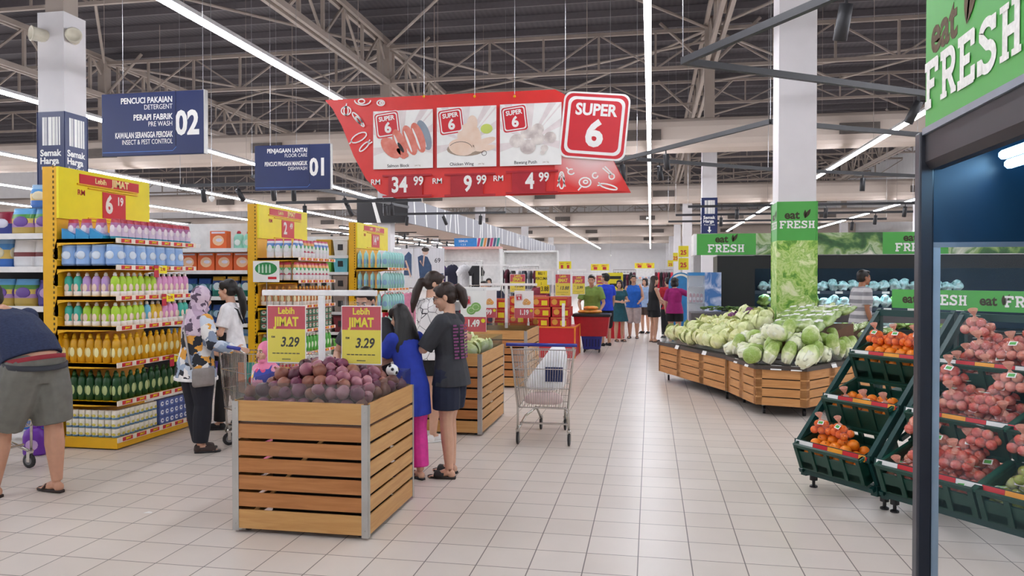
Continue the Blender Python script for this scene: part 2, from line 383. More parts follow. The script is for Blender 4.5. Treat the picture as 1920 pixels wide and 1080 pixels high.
# aisle signs
def aisle_sign(label,x,y,z,wd,ht,num,lines):
    t=thing('aisle_sign',label,'aisle sign',(x,y,z))
    mb=MB(); mb.rbox(-wd/2,wd/2,-.03,.03,-ht/2,ht/2,.008); 
    o=Vector((0,-.031,0)); k=ht*.13
    mb.text(num,ht*.52,o+Vector((wd*.34,0,-.02)),NX,NZ,1,bold=.035,sxx=.8)
    for (s,bz,big) in lines: mb.text(s,k*(1 if big else .85),o+Vector((wd*.2,0,bz*ht)),NX,NZ,1,'RIGHT',bold=.022 if big else 0,sxx=min(.82,15.5/len(s)*(.82 if big else .95)))
    mb.ribbon([(-wd*.49,-ht*.44),(wd*.2,-ht*.44),(wd*.235,-ht*.38)],.008,o,NX,NZ,2)
    mb.box(wd*.225,wd*.232,-.033,-.03,-ht*.36,ht*.5,3)
    mb.build('panel',[NAVY,PRW,mat('sign_blue_line','4a79c8',.4),mat('sign_navy_dark','16224a',.4)],t)
    e=MB(); e.box(wd/2,wd/2+.015,-.035,.035,-ht/2,ht/2); e.build('edge_profile',ALU,t)
    wires(t,(-wd*.3,wd*.48),ht/2,10.9-z)
aisle_sign('navy aisle sign 02 for detergent, larger of the two',-6.33,8.8,3.61,1.47,.81,'02',
  [('PENCUCI PAKAIAN',.37,1),('DETERGENT',.26,0),('PERAPI FABRIK',.1,1),('PRE WASH',-.01,0),('KAWALAN SERANGGA PEROSAK',-.18,1),('INSECT & PEST CONTROL',-.29,0)])
aisle_sign('navy aisle sign 01 for floor care and dishwash',-6.33,12.67,3.6,1.46,.81,'01',
  [('PENJAGAAN LANTAI',.37,1),('FLOOR CARE',.26,0),('PENCUCI PINGGAN MANGKUK',.08,1),('DISHWASH',-.03,0)])
# ---- the red promotion board
BY=9.5
t=thing('promotion_board','red hanging board with three offers and a SUPER 6 badge','sign',(-2.2,BY,3.3))
def bp(x,y): p=atY(x,y,BY); return (p.x+2.2,p.z-3.3)
BRED=mat('board_red','e0332f',.35,var=.03)
m,N,L,b=nodes('board_burst',.35)   # printed white burst behind the badge
tc=N.new('ShaderNodeTexCoord'); vm=N.new('ShaderNodeVectorMath'); vm.operation='DISTANCE'; q=bp(1112,262); vm.inputs[1].default_value=(q[0],-.02,q[1]-.02)
L.new(tc.outputs['Object'],vm.inputs[0]); rp=N.new('ShaderNodeValToRGB'); L.new(vm.outputs['Value'],rp.inputs[0])
e=rp.color_ramp.elements; e[0].position=.2; e[0].color=rgb('f3dedb'); e[1].position=.62; e[1].color=rgb('e0332f'); L.new(rp.outputs[0],b.inputs['Base Color'])
mb=MB(); out=[(608,187),(1040,167),(1062,178),(1150,300),(1183,361),(742,372),(712,362),(685,335),(662,292),(640,236),(622,203)]
mb.prism([bp(*p) for p in out][::-1],-.02,(0,.02,0),NX,NZ)
def ico(lines,wd=2.6):
    for l in lines: mb.ribbon([bp(*p) for p in l],wd/149,(0,0,0),NX,NZ,1,.003)
def el(cx,cy,rx,ry,a0=0,a1=360,n=14,rot=0):
    c,s=math.cos(math.radians(rot)),math.sin(math.radians(rot)); return [(cx+x*c-y*s,cy+x*s+y*c) for x,y in arc(0,0,rx,ry,a0,a1,n)]
ico([el(649,208,9,8),el(649,208,4,8),[(649,200),(650,194)],el(670,222,14,4,rot=50),el(675,228,12,3,rot=50),el(673,258,16,7,rot=-30),[(660,264),(655,270)],
  el(683,275,12,4,rot=-45),[(690,268),(694,262)],[(692,270),(698,266)],el(680,188,15,9,0,180),el(678,190,6,4),el(714,193,7,5),el(715,193,3,2),
  el(1053,338,5,16),[(1045,350),(1053,330),(1060,350)],[(1046,340),(1053,325),(1059,338)],el(1071,322,6,5,20,300),[(1066,318),(1062,314)],el(1097,342,11,9),el(1098,341,4,3),[(1090,350),(1084,357)],el(1116,329,5,5,0,300),
  [(1130,315),(1145,328)],[(1134,312),(1147,325)],el(1147,331,5,5),el(1141,350,17,4,rot=15),[(1126,346),(1122,342)],[(1125,347),(1120,348)]])
mb.build('board',[BRED,PRW],t)
mb=MB(); o=[(1040,169),(1062,179),(1150,302),(1178,358),(1040,361)]; mb.poly([bp(*p) for p in o],(0,0,0),NX,NZ,0,.0015); mb.build('burst_print',m,t)
SALM=mat('print_salmon','d8705c',.5,col2='e49080',scale=14); SALD=mat('print_salmon_dark','9c4a3c',.5); CHK=mat('print_chicken','e8c8ae',.5,col2='f1ddcc',scale=6); GARL=mat('print_garlic','efe8e0',.5,col2='b9aca8',scale=9); GARD=mat('print_shadow','a4917f',.5); LIME=mat('print_lime','c9d86a',.5); RAYP=mat('print_ray','e6dcda',.5)
def badge(mb,cx,cy,s,rot,o=0,mi0=2,mi1=1):
    def q(x,y): c,sn=math.cos(rot),math.sin(rot); return (cx+(x*c-y*sn)*s,cy+(x*sn+y*c)*s)
    def rr(h,r): return [q(*p) for p in arc(h-r,h-r,r,r,0,90,5)+arc(-h+r,h-r,r,r,90,180,5)+arc(-h+r,-h+r,r,r,180,270,5)+arc(h-r,-h+r,r,r,270,360,5)]
    for i,(h,r,mi) in enumerate(((.56,.14,mi1),(.53,.13,mi0),(.48,.12,mi1),(.43,.1,mi0))): mb.poly(rr(h,r),(0,0,0),NX,NZ,mi,o+.002+.0012*i)
    u=Vector((math.cos(rot),0,math.sin(rot))); w_=Vector((-math.sin(rot),0,math.cos(rot)))
    a=q(0,.26); c=q(.01,-.15); mb.text('SUPER',s*.27,(a[0],-o-.007,a[1]),u,w_,mi1,bold=.035,sxx=.92,th=.001); mb.text('6',s*.6,(c[0],-o-.007,c[1]),u,w_,mi1,bold=.04,th=.001)
for i,(x0,y0,x1,y1,nm,pr_,px,py) in enumerate(((701,205,812,318,'Salmon Block','34',752,348),(820,198,931,315,'Chicken Wing','9',869,346),(938,192,1053,312,'Bawang Putih','4',985,341))):
    a=bp(x0,y1); c=bp(x1,y0); mb=MB(); W_=c[0]-a[0]; H_=c[1]-a[1]
    mb.box(a[0],c[0],-.02,-.004,a[1],c[1],0)
    def P(u_,v_): return (a[0]+u_*W_,a[1]+v_*H_)
    for k in range(9):
        an=-10+k*24; r0=math.radians(an); r1=math.radians(an+9)
        pts=[P(.5,.4)]+[P(min(1,max(0,.5+.9*math.cos(r))),min(1,max(0,.4+.9*math.sin(r)))) for r in (r0,r1)]
        mb.poly(pts,(0,-.02,0),NX,NZ,8,.0008)
    badge(mb,*P(.24,.76),W_*.38,.12,.02)
    E=lambda cx,cy,rx,ry,mi,rot=0,th=.0: mb.poly([P(*p) for p in el(cx,cy,rx,ry,0,342,19,rot)],(0,-.02,0),NX,NZ,mi,.002+th)
    if i==0:
        for k,(cx,cy) in enumerate(((.86,.56),(.76,.52),(.62,.48),(.45,.42))): E(cx,cy,.1,.27,4 if k==0 else 3,18,.001+k*.001); E(cx-.03,cy-.02,.018,.2,1,20,.0015+k*.001)
        E(.3,.36,.12,.22,3,40,.006); E(.5,.27,.12,.05,3,-35,.006); E(.47,.36,.03,.1,7,30,.0065)
    elif i==1:
        E(.5,.3,.33,.12,9,0,.0005)
        E(.84,.62,.1,.08,10,0,.001); E(.55,.48,.2,.25,5,10,.002); E(.42,.33,.22,.14,5,-10,.003); E(.8,.4,.2,.06,5,18,.003); E(.82,.3,.18,.05,5,8,.0035); E(.6,.72,.09,.13,5,0,.003)
        mb.ribbon([P(*p) for p in arc(.4,.3,.2,.12,10,150)],.006,(0,-.02,0),NX,NZ,7,.006); mb.ribbon([P(*p) for p in arc(.8,.22,.04,.04,0,360)],.006,(0,-.02,0),NX,NZ,7,.006)
    else:
        for k,(cx,cy,r) in enumerate(((.45,.53,.11),(.62,.58,.1),(.28,.4,.12),(.62,.43,.11),(.82,.44,.1),(.46,.3,.13),(.73,.27,.06),(.7,.2,.04))):
            E(cx,cy,r,r*.92,6,0,.001*k+.001)
            for d in (-.5,0,.5): mb.ribbon([P(cx+d*r*.3,cy+r*.85),P(cx+d*r*1.1,cy),P(cx+d*r*.6,cy-r*.7)],.004,(0,-.02,0),NX,NZ,9,.001*k+.0025)
    c_=P(.42,.05); mb.text(nm,.055,(c_[0],-.02,c_[1]),NX,NZ,7,bold=.01); c_=P(.75,.05); mb.text('per kg',.03,(c_[0],-.02,c_[1]),NX,NZ,9)
    mb.build('offer_picture',[PRW,PRW,RED,SALM,mat('print_fish_skin','8d9aa6',.4),CHK,GARL,CHARC,RAYP,GARD,LIME],t)
    mb=MB(); p=bp(px,py); mb.box(p[0]-.17,p[0]+.29 if i==0 else p[0]+.26,-.012,-.003,p[1]-.13,p[1]+.13,2)
    for z in (-.14,.13): mb.box(p[0]-.25,p[0]+.42,-.02,-.003,p[1]+z-.012,p[1]+z+.012,2)
    mb.text(pr_,.28,(p[0]+(-.02 if i==0 else .06),-.012,p[1]),NX,NZ,1,bold=.03,sxx=.8); mb.text('99',.16,(p[0]+.24,-.012,p[1]+.05),NX,NZ,1,bold=.025,sxx=.85)
    mb.text('RM',.1,(p[0]-.35,-.003,p[1]+.05),NX,NZ,1,bold=.015); mb.build('price_plate',[PRW,PRW,DRED],t)
c=bp(1115,237); mb=MB(); mb.X=None
bm_=MB(); badge(bm_,c[0],c[1],.74,-.1,.028); bm_.box(c[0]-.3,c[0]+.3,-.028,-.002,c[1]-.3,c[1]+.3,2); bm_.build('badge',[PRW,PRW,RED],t)
wires(t,(bp(795,0)[0],bp(890,0)[0],bp(965,0)[0],bp(1060,0)[0]),.66,7.6)
for px in (795,890,965): p=bp(px,184); MB().ell((p[0],-.01,p[1]+.02),.018).build('eyelet',GOLD,t)
# ---- track lighting frames
TRK=mat('track_black','262629',.45)
def spot(t,p,yaw=0,tilt=.5):
    s=bpy.data.objects.get('spot_mesh_holder')
    mb=MB(); mb.box(-.012,.012,-.012,.012,-.1,0); o=mb.build('spot_bracket',TRK,t); o.location=p
    mb=MB(); mb.X=Matrix.Translation((0,0,-.1))@Matrix.Rotation(yaw,4,'Z')@Matrix.Rotation(tilt,4,'X')
    mb.lathe([(.02,.02),(.06,.015),(.062,-.3),(.058,-.305),(.045,-.28),(.01,-.278)],14,mi=0)
    h=mb.build('lamp_head',TRK,t,True); h.location=p
    l=MB(); l.X=mb.X; l.lathe([(.0,-.29),(.05,-.292),(.0,-.293)],14); q=l.build('lamp_lens',mat('spot_lens','fff2d8',.3,emit=5,var=0),h)
def frame(label,pts,spots,z=4.2,a=.065,drop=None,group=None):
    c=Vector(pts[0]); t=thing('track_light_frame',label,'track light',(c.x,c.y,z),group=group)
    P=[Vector((p[0]-c.x,p[1]-c.y,0)) for p in pts]
    for p,q in zip(P,P[1:]): MB().bar(p,q,a,a*1.2).build('track',TRK,t)
    for i,p in enumerate(P): MB().tube((p,p+Vector((0,0,10.96-z))),.005,4).build('hanging_wire',WIRE,t)
    for (k,f,yaw,tl) in spots: spot(t,P[k].lerp(P[k+1],f)+Vector((0,0,-.03)),yaw,tl)
frame('black angled track of spotlights nearest above the vegetables',[(2.7,5.8),(.37,9.25),(3.92,11.59),(5.5,12.6)],[(0,.42,.3,.35),(0,.06,.6,.3),(1,.93,.8,.5),(2,.7,.8,.5)])
frame('black angled track of spotlights behind the nearest one',[(-.9,17.1),(1.94,13.08),(5.06,14.95),(7.5,16.5)],[(0,.42,-.4,.3),(0,.1,-.3,.2),(2,.4,0,.3)])
frame('black angled track of spotlights third from the front',[(-.3,16.7),(2.74,18.79),(6.65,20.76),(9,22)],[(0,.16,-.3,.3),(1,.1,.2,.1),(1,.62,.2,.1),(2,.5,.2,.1)])
for i,(y,z,x0,x1) in enumerate(((25.5,3.95,1.2,9),(28.5,3.92,.9,9),(31.5,3.9,.7,9))):
    frame('straight black track over the produce wall, %s from the front'%od(i),[(x0,y),(x1,y)],[(0,.2,.1,.3),(0,.55,.1,.3),(0,.85,.1,.3)],z)
for i,(x0,y0,x1,y1,z) in enumerate(((-9.0,16,-7.9,24,3.95),(-10.5,20,-6.2,20,3.75),(-11.5,17,-8.4,17,3.9),(-9.5,26,-5,26,3.9))):
    frame('black ceiling track behind the yellow displays, %s of four'%od(i),[(x0,y0),(x1,y1)],[(0,.2,.4,.6),(0,.5,-.4,.6),(0,.8,.3,.6)],z)
# ---- grey fascia of the clothing department
FASG=mat('fascia_grey','85858b',.5,var=.02,scale=1); FASB=mat('fascia_black','1d1b1e',.5)
t=thing('department_fascia','grey hanging fascia with white stripes around the clothing department','fascia',(-8.85,26.75,3.65))
mb=MB(); mb.box(-.12,0,0,44,0,.92)
rr=random.Random(3)
y=1.0
while y<43.5:
    a=y+rr.uniform(-.35,.35); mb.loft([[(.0,a-.05,.92),(.0,a+.07,.92),(.004,a+.07,.92),(.004,a-.05,.92)],[(.0,y-.05,0),(.0,y+.07,0),(.004,y+.07,0),(.004,y-.05,0)]],1); y+=rr.choice((.5,1.1,1.5))
mb.text('fjs',.5,(.004,24.6,.55),(0,1,0),NZ,1)
mb.build('side_panel',[FASG,PRW],t)
mb=MB(); mb.box(-1.95,-.0,-.02,.1,0,.92); mb.loft([[(-1.4,-.024,.92),(-1.28,-.024,.92),(-1.28,-.02,.92),(-1.4,-.02,.92)],[(-1.15,-.024,0),(-1.0,-.024,0),(-1.0,-.02,0),(-1.15,-.02,0)]],1); mb.build('front_panel',[FASB,PRW],t)
MB().box(-1.95,-.12,1.2,44,.0,.06).build('soffit',mat('soffit_beige','b9a69b',.7),t)
wires(t,(-.06,-1.8),1,7.1,.06)
LED=mat('led_panel','ffffff',.4,emit=9,var=0)
for k in range(7):
    t=thing('short_light','short ceiling light under the clothing fascia, %s from the front'%od(k),'ceiling light',(-12.2,29.5+k*3.2,3.6),group='short lights in the clothing department')
    MB().box(-.06,.06,-.95,.95,0,.05).build('diffuser',LED,t); MB().box(-.08,.08,-1,1,.05,.1).build('housing',BLK,t)
    for s in (-.8,.8): MB().tube(((0,s,.1),(0,s,7.2)),.006,4).build('suspension_wire',WIRE,t)
for k in range(8):
    t=thing('light_track','thin black ceiling track of the clothing department, %s from the front'%od(k),'track light',(-9.2,29+k*3.2,3.4),group='thin tracks in the clothing department')
    MB().box(-4.5,0,-.02,.02,0,.04).build('track',TRK,t)
    for x in (-3.6,-1.9,-.5): MB().lathe([(.03,-.03),(.05,-.05),(.05,-.25),(.02,-.26)],10,(x,0)).build('lamp_head',TRK,t)
    MB().tube(((-3,0,.04),(-3,0,7.56)),.005,4).build('hanging_wire',WIRE,t)
# ---- wraps of the produce column
m,N,L,b=nodes('lettuce_print',.45)
tc=N.new('ShaderNodeTexCoord'); nz=N.new('ShaderNodeTexNoise'); nz.inputs['Scale'].default_value=4.2; nz.inputs['Detail'].default_value=9; nz.inputs['Roughness'].default_value=.62; nz.inputs['Distortion'].default_value=.7; L.new(tc.outputs['Object'],nz.inputs[0])
rp=N.new('ShaderNodeValToRGB'); L.new(nz.outputs[0],rp.inputs[0]); rp.color_ramp.elements[0].position=.3; rp.color_ramp.elements[0].color=rgb('3c6e22'); rp.color_ramp.elements[1].position=.68; rp.color_ramp.elements[1].color=rgb('f0f2d4')
for p,c in ((.41,'6aa23a'),(.46,'a5cc5e'),(.5,'c9dd90'),(.54,'8fbf4e'),(.6,'d9e6a6')): q=rp.color_ramp.elements.new(p); q.color=rgb(c)
L.new(rp.outputs[0],b.inputs['Base Color']); LETT=m
t=thing('column_sign','green wrap with lettuce picture on the column in the vegetable island','sign',(CX[2],CY[1],1.0))
for k,(u,n) in enumerate((((1,0,0),(0,-1,0)),((0,1,0),(1,0,0)),((-1,0,0),(0,1,0)),((0,-1,0),(-1,0,0)))):
    u=Vector(u); n=Vector(n); o=n*.262; mb=MB(); a=[o+u*-.27,o+u*.27]
    for z0,z1,mi in ((0,1.14,1),(1.14,1.68,0)): mb.loft([[p-n*.01+Vector((0,0,z0)),p+Vector((0,0,z0)),p+Vector((0,0,z1)),p-n*.01+Vector((0,0,z1))] for p in a],mi)
    eat(mb,o+Vector((0,0,1.49)),.16,u,NZ,2); fresh(mb,o+Vector((0,0,1.36)),.1,u,NZ,3)
    mb.build('wrap_panel',[GREEN,LETT,DKBR,PRW],t)
# ---- the far wall of chilled vegetables
CBLK=mat('cooler_black','15191a',.4); CNAVY=mat('cooler_navy','10283c',.5); CSH=mat('cooler_shelf','23303a',.4)
m,N,L,b=nodes('cabbage_print',.5)
tc=N.new('ShaderNodeTexCoord'); nz=N.new('ShaderNodeTexNoise'); nz.inputs['Scale'].default_value=1.7; nz.inputs['Detail'].default_value=6; nz.inputs['Distortion'].default_value=.8
L.new(tc.outputs['Object'],nz.inputs[0]); rp=N.new('ShaderNodeValToRGB'); L.new(nz.outputs[0],rp.inputs[0])
for p,c in ((.45,'3f6b3c'),(.5,'7fa05a'),(.56,'b9c9a0'),(.6,'5f8a4c')): q=rp.color_ramp.elements.new(p); q.color=rgb(c)
rp.color_ramp.elements[0].position=.32; rp.color_ramp.elements[0].color=rgb('1f3a24'); rp.color_ramp.elements[-1].position=.7; rp.color_ramp.elements[-1].color=rgb('e8e8da')
L.new(rp.outputs[0],b.inputs['Base Color']); CABP=m
KY=15.5
t=thing('vegetable_cooler','long black wall cooler of chilled vegetables under green header','refrigerator',(1.3,KY,0))
mb=MB(); mb.box(0,9,.95,1.0,0,2.05); mb.build('back_panel',CNAVY,t)
MB().box(0,.72,0,.95,0,2.05).build('end_panel',CBLK,t); MB().box(8.9,9,0,.95,0,2.05).build('end_panel',CBLK,t)
mb=MB(); mb.box(.72,8.9,0,.95,1.97,2.06); mb.box(.72,8.9,0,.04,1.80,1.97); mb.build('canopy',CBLK,t)
MB().box(.72,8.9,-.05,.95,0,.62).build('base',CBLK,t)
SHV=[(.62,.9),(1.02,.72),(1.34,.6)]
for z,d in SHV[1:]:
    mb=MB(); mb.box(.72,8.9,.95-d,.95,z-.03,z); mb.box(.72,8.9,.95-d-.012,.95-d,z-.045,z+.02,1)
    for k in range(18): mb.box(1+k*.43,1.14+k*.43,.95-d-.016,.95-d-.012,z-.035,z+.01,2)
    mb.build('shelf',[CSH,mat('price_rail','3a4a58',.4),PRW],t)
CLED=mat('cooler_lamp','c0ecff',.4,emit=16,var=0)
for z,y in ((1.97,.12),(1.31,.37),(.99,.25)): MB().box(.8,8.8,y,y+.03,z-.015,z).build('lamp',CLED,t)
t=thing('header_board','green and cabbage-photo header along the top of the wall cooler','sign',(.9,KY-.05,2.07))
for k,(x0,x1,mi) in enumerate(((0,1.13,0),(1.13,3.45,1),(3.45,4.6,0),(4.6,6.9,1),(6.9,8.05,0),(8.05,9.4,1))):
    mb=MB(); mb.box(x0,x1,0,.06,0,.42)
    if mi==0:
        c=(x0+x1)/2; eat(mb,(c,0,.31),.2,NX,NZ,1); fresh(mb,(c,0,.13),.15,NX,NZ,2)
    mb.build('header_panel',[GREEN,DKBR,PRW] if mi==0 else CABP,t)
MB().box(-.06,0,0,.9,0,.42).build('side_return',PRW,t)
HRT=tag(MB().prism([(x*.35,z*.35) for x,z in arc(-.5,0,.5,.5,0,180,8)[::-1]+arc(.5,0,.5,.5,0,180,8)[::-1]+[(1,-.2),(0,-1.2),(-1,-.2)]],.03,(2.9,15.9,2.6)).build('heart_sign',RED),'red heart sign peeking over the cabbage-photo header','sign')
# ---- the near chilled cabinet at the right edge
t=thing('chilled_cabinet','near dark chilled cabinet with green eat FRESH header and glass end','refrigerator',(1.06,3.25,0))
GBLU=mat('cabinet_navy','123852',.35,var=.05); TRIMG=mat('cabinet_grey_edge','8f9aa6',.3,metal=.3); GLASSM=mat('cabinet_glass','9fb0b8',.04,alpha=.04,var=0)
mb=MB(); mb.rbox(-.02,.035,-.03,.03,0,2.2,.008); mb.build('post',mat('post_dark','2d3038',.35),t)
MB().box(.036,.062,-.02,.02,0,1.76).build('glass_edge_profile',mat('post_edge','a9bccb',.3,metal=.2),t)
MB().box(.062,1.0,-.008,.004,.1,1.745).build('glass_end_panel',GLASSM,t)
MB().box(.036,1.0,-.02,.03,1.76,2.2).build('upper_end_panel',GBLU,t)
MB().box(.03,1.0,-.022,-.02,1.745,1.765).build('panel_edge',TRIMG,t)
mb=MB(); mb.prism([(0,2.2),(.0,2.08),(.02,2.05),(.06,2.05),(.08,2.16),(1.0,2.16),(1.0,2.2)],3.2,(0,-.03,0),NX,NZ); 
mb.X=None; mb.build('canopy',GRAPH,t)
MB().box(-.012,.0,-3.2,-.03,2.185,2.21).build('canopy_trim',TRIMG,t)
mb=MB(); mb.box(-.0,.04,-3.2,-.03,2.21,3.0); o=(0,-.62,2.52); eat(mb,(-.0,-.3,2.545),.2,(0,-1,0),NZ,1); fresh(mb,(0,-.43,2.37),.17,(0,-1,0),NZ,2)
mb.build('header_board',[GREEN,mat('header_brown','5d4a34',.7,var=.3,scale=40),mat('header_white','ecebe4',.7,var=.1,scale=60)],t)
for x,z in ((.25,2.09),(.27,2.055)): MB().tube(((x,-.1,z),(x,-3.1,z)),.018,8).build('lamp',mat('cabinet_lamp','a8dcff',.3,emit=9,var=0),t)
MB().box(1.0,1.03,-3.2,.03,.1,2.2).build('back_panel',CNAVY,t)
mb=MB(); mb.prism([(.62,1.85),(1.0,1.92),(1.0,1.70)],.02,(0,-.55,0),NX,NZ); mb.build('shelf_bracket',BLK,t)
MB().box(.55,1.0,-3.2,-.58,1.68,1.71).build('shelf',CSH,t)
MB().box(.06,1.0,-3.2,-.05,0,.1).build('base',BLK,t)
# ================================================================ YELLOW END DISPLAYS AND WHITE SHELVING
SHW=mat('shelf_white','e6e6e4',.4); SHG=mat('shelf_back','3c3c40',.6); HOLE=mat('slot_dark','6b5410',.7); INK=mat('red_ink','b3202c',.5); CREM=mat('print_cream','fbe7a0',.5)
XB,XF=-5.55,-4.92; EW=1.25
def endcap(Y0,ref,price,cents,lv,EH):
    t=thing('display_gondola',ref[0],'shelf unit',(XB,Y0,0))
    mb=MB(); mb.box(-.15,0,0,EW,0,2.68)
    for k in range(52): mb.box(-.04,-.025,-.003,0,.12+k*.05,.145+k*.05,1)
    mb.build('back_post',[GOLD,HOLE],t)
    mb=MB(); mb.box(0,.025,0,EH,2.19,2.68)
    o=(.026,EH*.5,2.6); u=(0,1,0)
    for z0,z1,a,mi in ((2.55,2.645,.2,1),(2.535,2.55,.19,2),(2.51,2.52,.3,2),(2.21,2.225,.3,2)): mb.box(.025,.04 if mi==2 else .03,a*EH if mi==1 else a*EH-.02,EH*(.86 if mi==1 else (1-.16 if z0>2.5 else .72)),z0,z1,mi)
    mb.text('Lebih',.075,(.031,EH*.42,2.597),u,NZ,3,bold=.02); mb.text('JIMAT',.1,(.031,EH*.64,2.6),u,NZ,3,bold=.035)
    mb.text('RM',.075,(.026,EH*.22,2.46),u,NZ,4,bold=.02)
    mb.box(.025,.03,EH*.44,EH*.7,2.235,2.5,1)
    w1=len(price); mb.text(price,.25,(.031,EH*(.51 if w1==1 else .535),2.37),u,NZ,5,bold=.035,sxx=.85 if w1==1 else .7); mb.text(cents,.12,(.031,EH*.635,2.42),u,NZ,5,bold=.03,sxx=.8)
    mb.build('header_panel',[YEL,RED,GOLD,CREM,INK,PRW],t)
    D=XF-XB
    for i,z in enumerate(lv):
        mb=MB()
        if i==len(lv)-1: mb.box(0,D,0,EW,.015,z); 
        else:
            mb.box(0,D,0.0,EW,z-.035,z)
            for yy in (0,EW-.012):
                pl=[(0,z),(D,z),(D,z-.035),(D*.55,z-.05)]+[(D*.12+.2*math.cos(math.radians(a))*.6,z-.17+.12*math.sin(math.radians(a))) for a in (80,120,160,185)]+[(.05,z-.2),(0,z-.2)]
                mb.prism(pl[::-1],-.012,(0,yy,0),NX,NZ)
        mb.build('shelf',GOLD,t)
        mb=MB(); mb.box(D,D+.012,0.0,EW,z-.04,z+.008,0)
        for k in range(6): mb.box(D+.012,D+.014,.06+k*.2,.2+k*.2,z-.034,z+.002,1); mb.text('JIMAT',.028,(D+.0145,.14+k*.2,z-.016),u,NZ,2,bold=.02)
        mb.build('price_strip',[mat('strip_cream','f3e6d2',.4),RED,YEL],t)
    mb=MB(); mb.box(0,D-.08,.04,EW-.04,0,.015); mb.build('plinth',BLK,t)
    return t
LV1=[1.99,1.737,1.447,1.163,.814,.455,.11]; LV2=[1.907,1.585,1.22,.87,.53,.12]; LV3=[1.81,1.41,1.0,.56,.12]
endcap(6.28,['large nearest yellow shelf unit priced 6.19 on its header'],'6','19',LV1,1.32)
endcap(10.0,['middle yellow shelf unit priced 2.49 on its header'],'2','49',LV2,1.55)
endcap(13.7,['farthest yellow shelf unit priced 14.49 on its header'],'14','49',LV3,1.7)
REF={6.28:'nearest yellow unit',10.0:'middle yellow unit',13.7:'farthest yellow unit'}
SHN=['top','second','third','fourth','fifth','sixth','bottom']
# ---- goods
def M_(h,r=.35,**k): return mat('goods_'+h,h,r,**k)
def bottle(name,h,rx,ry,col,capcol,lab=None,prof=None,low=None,n=12):
    P=prof or [(.86,0),(1,.02),(1,.62),(.95,.72),(.7,.81),(.4,.86)]
    mb=MB(); mb.lathe([(r,z*h) for r,z in P],n,(0,0),rx,ry,sq=.35)
    o=mb.build(name,M_(col),None,True)
    mb=MB(); r0=P[-1][0]; mb.lathe([(r0*1.1,P[-1][1]*h-.002),(r0*1.1,h*.93),(r0*.8,h*.95),(r0*.75,h)],10,(0,0),rx,rx); mb.build('cap',M_(capcol),o,True)
    if low: MB().lathe([(.88,-.0),(1.03,.02*h),(1.03,.2*h),(.9,.23*h)],n,(0,0),rx,ry,sq=.35,cap=True).build('lower_band',M_(low),o,True)
    if lab:
        mb=MB()
        for s in (-1,1): mb.ell((0,s*ry*.96,h*.36),(rx*.62,ry*.1,h*.17),10,6)
        for s in (-1,1): mb.ell((s*rx*.97,0,h*.36),(rx*.08,ry*.6,h*.17),10,6)
        mb.build('label',M_(lab),o,True)
    return o
def bagp(name,w,d,h,bands,blob=None,top=.25,n=14):
    """pillow bag standing up; bands = [(fraction,colour)...] from the bottom"""
    mb=MB(); R=[]; zs=[0,.02,.1]+[b for b,_ in bands]+[.95,1]; zs=sorted(set(zs)); 
    def prof(z): 
        q=min(1,(z+.02)/.1)**.5; tp=1 if z<.6 else 1-(z-.6)/.4*(1-top)
        return (.9+.1*q)*(1 if z<.9 else .97),(.6+.4*q)*tp
    mats=[]; 
    for i,(z0,z1) in enumerate(zip(zs,zs[1:])):
        zm=(z0+z1)/2; c=[c for b,c in bands if zm<=b]; c=c[0] if c else bands[-1][1]
        if c not in mats: mats.append(c)
        rg=[]
        for z in (z0,z1):
            a,e=prof(z); rg.append([(math.copysign(abs(math.cos(2*PI*(k+.5)/n))**.5,math.cos(2*PI*(k+.5)/n))*w/2*a,math.copysign(abs(math.sin(2*PI*(k+.5)/n))**.7,math.sin(2*PI*(k+.5)/n))*d/2*e,z*h) for k in range(n)])
        mb.loft(rg,mats.index(c),cap=(i==0 or z1==1))
    o=mb.build(name,[M_(c,.3) for c in mats],None,True)
    if blob:
        mb=MB()
        for s in (-1,1): mb.ell((0,s*d*.47,h*.5),(w*.33,d*.07,h*.2),12,6)
        for s in (-1,1): mb.ell((s*w*.48,0,h*.5),(w*.05,d*.33,h*.2),12,6)
        mb.build('print',M_(blob),o,True)
    return o
def carton(name,w,d,h,col,blob,blob2='ffffff'):
    mb=MB(); mb.rbox(-w/2,w/2,-d/2,d/2,0,h,.006); o=mb.build(name,M_(col,.45))
    mb=MB(); mb.ell((0,-d/2,h*.48),(w*.34,.003,h*.28),14,8); mb.ell((w*.05,-d/2-.002,h*.5),(w*.2,.003,h*.1),12,6,1); mb.box(-w*.4,w*.4,-d/2-.002,-d/2,h*.86,h*.95,1)
    mb.build('print',[M_(blob),M_(blob2)],o); return o
LOT={}
LOTC=dict(teal='3fb9a5',purple='c6a2dc',green='b3dc3c',pink='e3a0cf',blue='6cb8d8',yellow='efc63a')
for k,c in LOTC.items(): LOT[k]=Proto(bottle('lotion_bottle',.225,.04,.032,c,'f0f0ee','f3dccb',low='f4f0ee'),'bottle')
DISH=[(.75,0),(.95,.02),(1,.25),(.86,.45),(.95,.62),(.8,.76),(.4,.86)]
SOAP=Proto(bottle('dish_soap_bottle',.27,.043,.033,'d8a21a','f0c020','f3e9a8',DISH),'bottle'); SOAPG=Proto(bottle('dish_soap_bottle',.27,.043,.033,'16481f','2a5a2c','b9c98a',DISH),'bottle')
BALE=Proto(bagp('tissue_pack',.15,.13,.2,[(.08,'5d86c8'),(.9,'8fb4e6'),(1,'a9c8ee')],'d9e6f4',top=.8),'pack')
SALT=Proto(bagp('detergent_pouch',.095,.08,.19,[(.12,'2a93b5'),(.55,'d8c4dc'),(.8,'b06a9c'),(1,'c23a4c')],'f0e4ea',top=.4),'pouch')
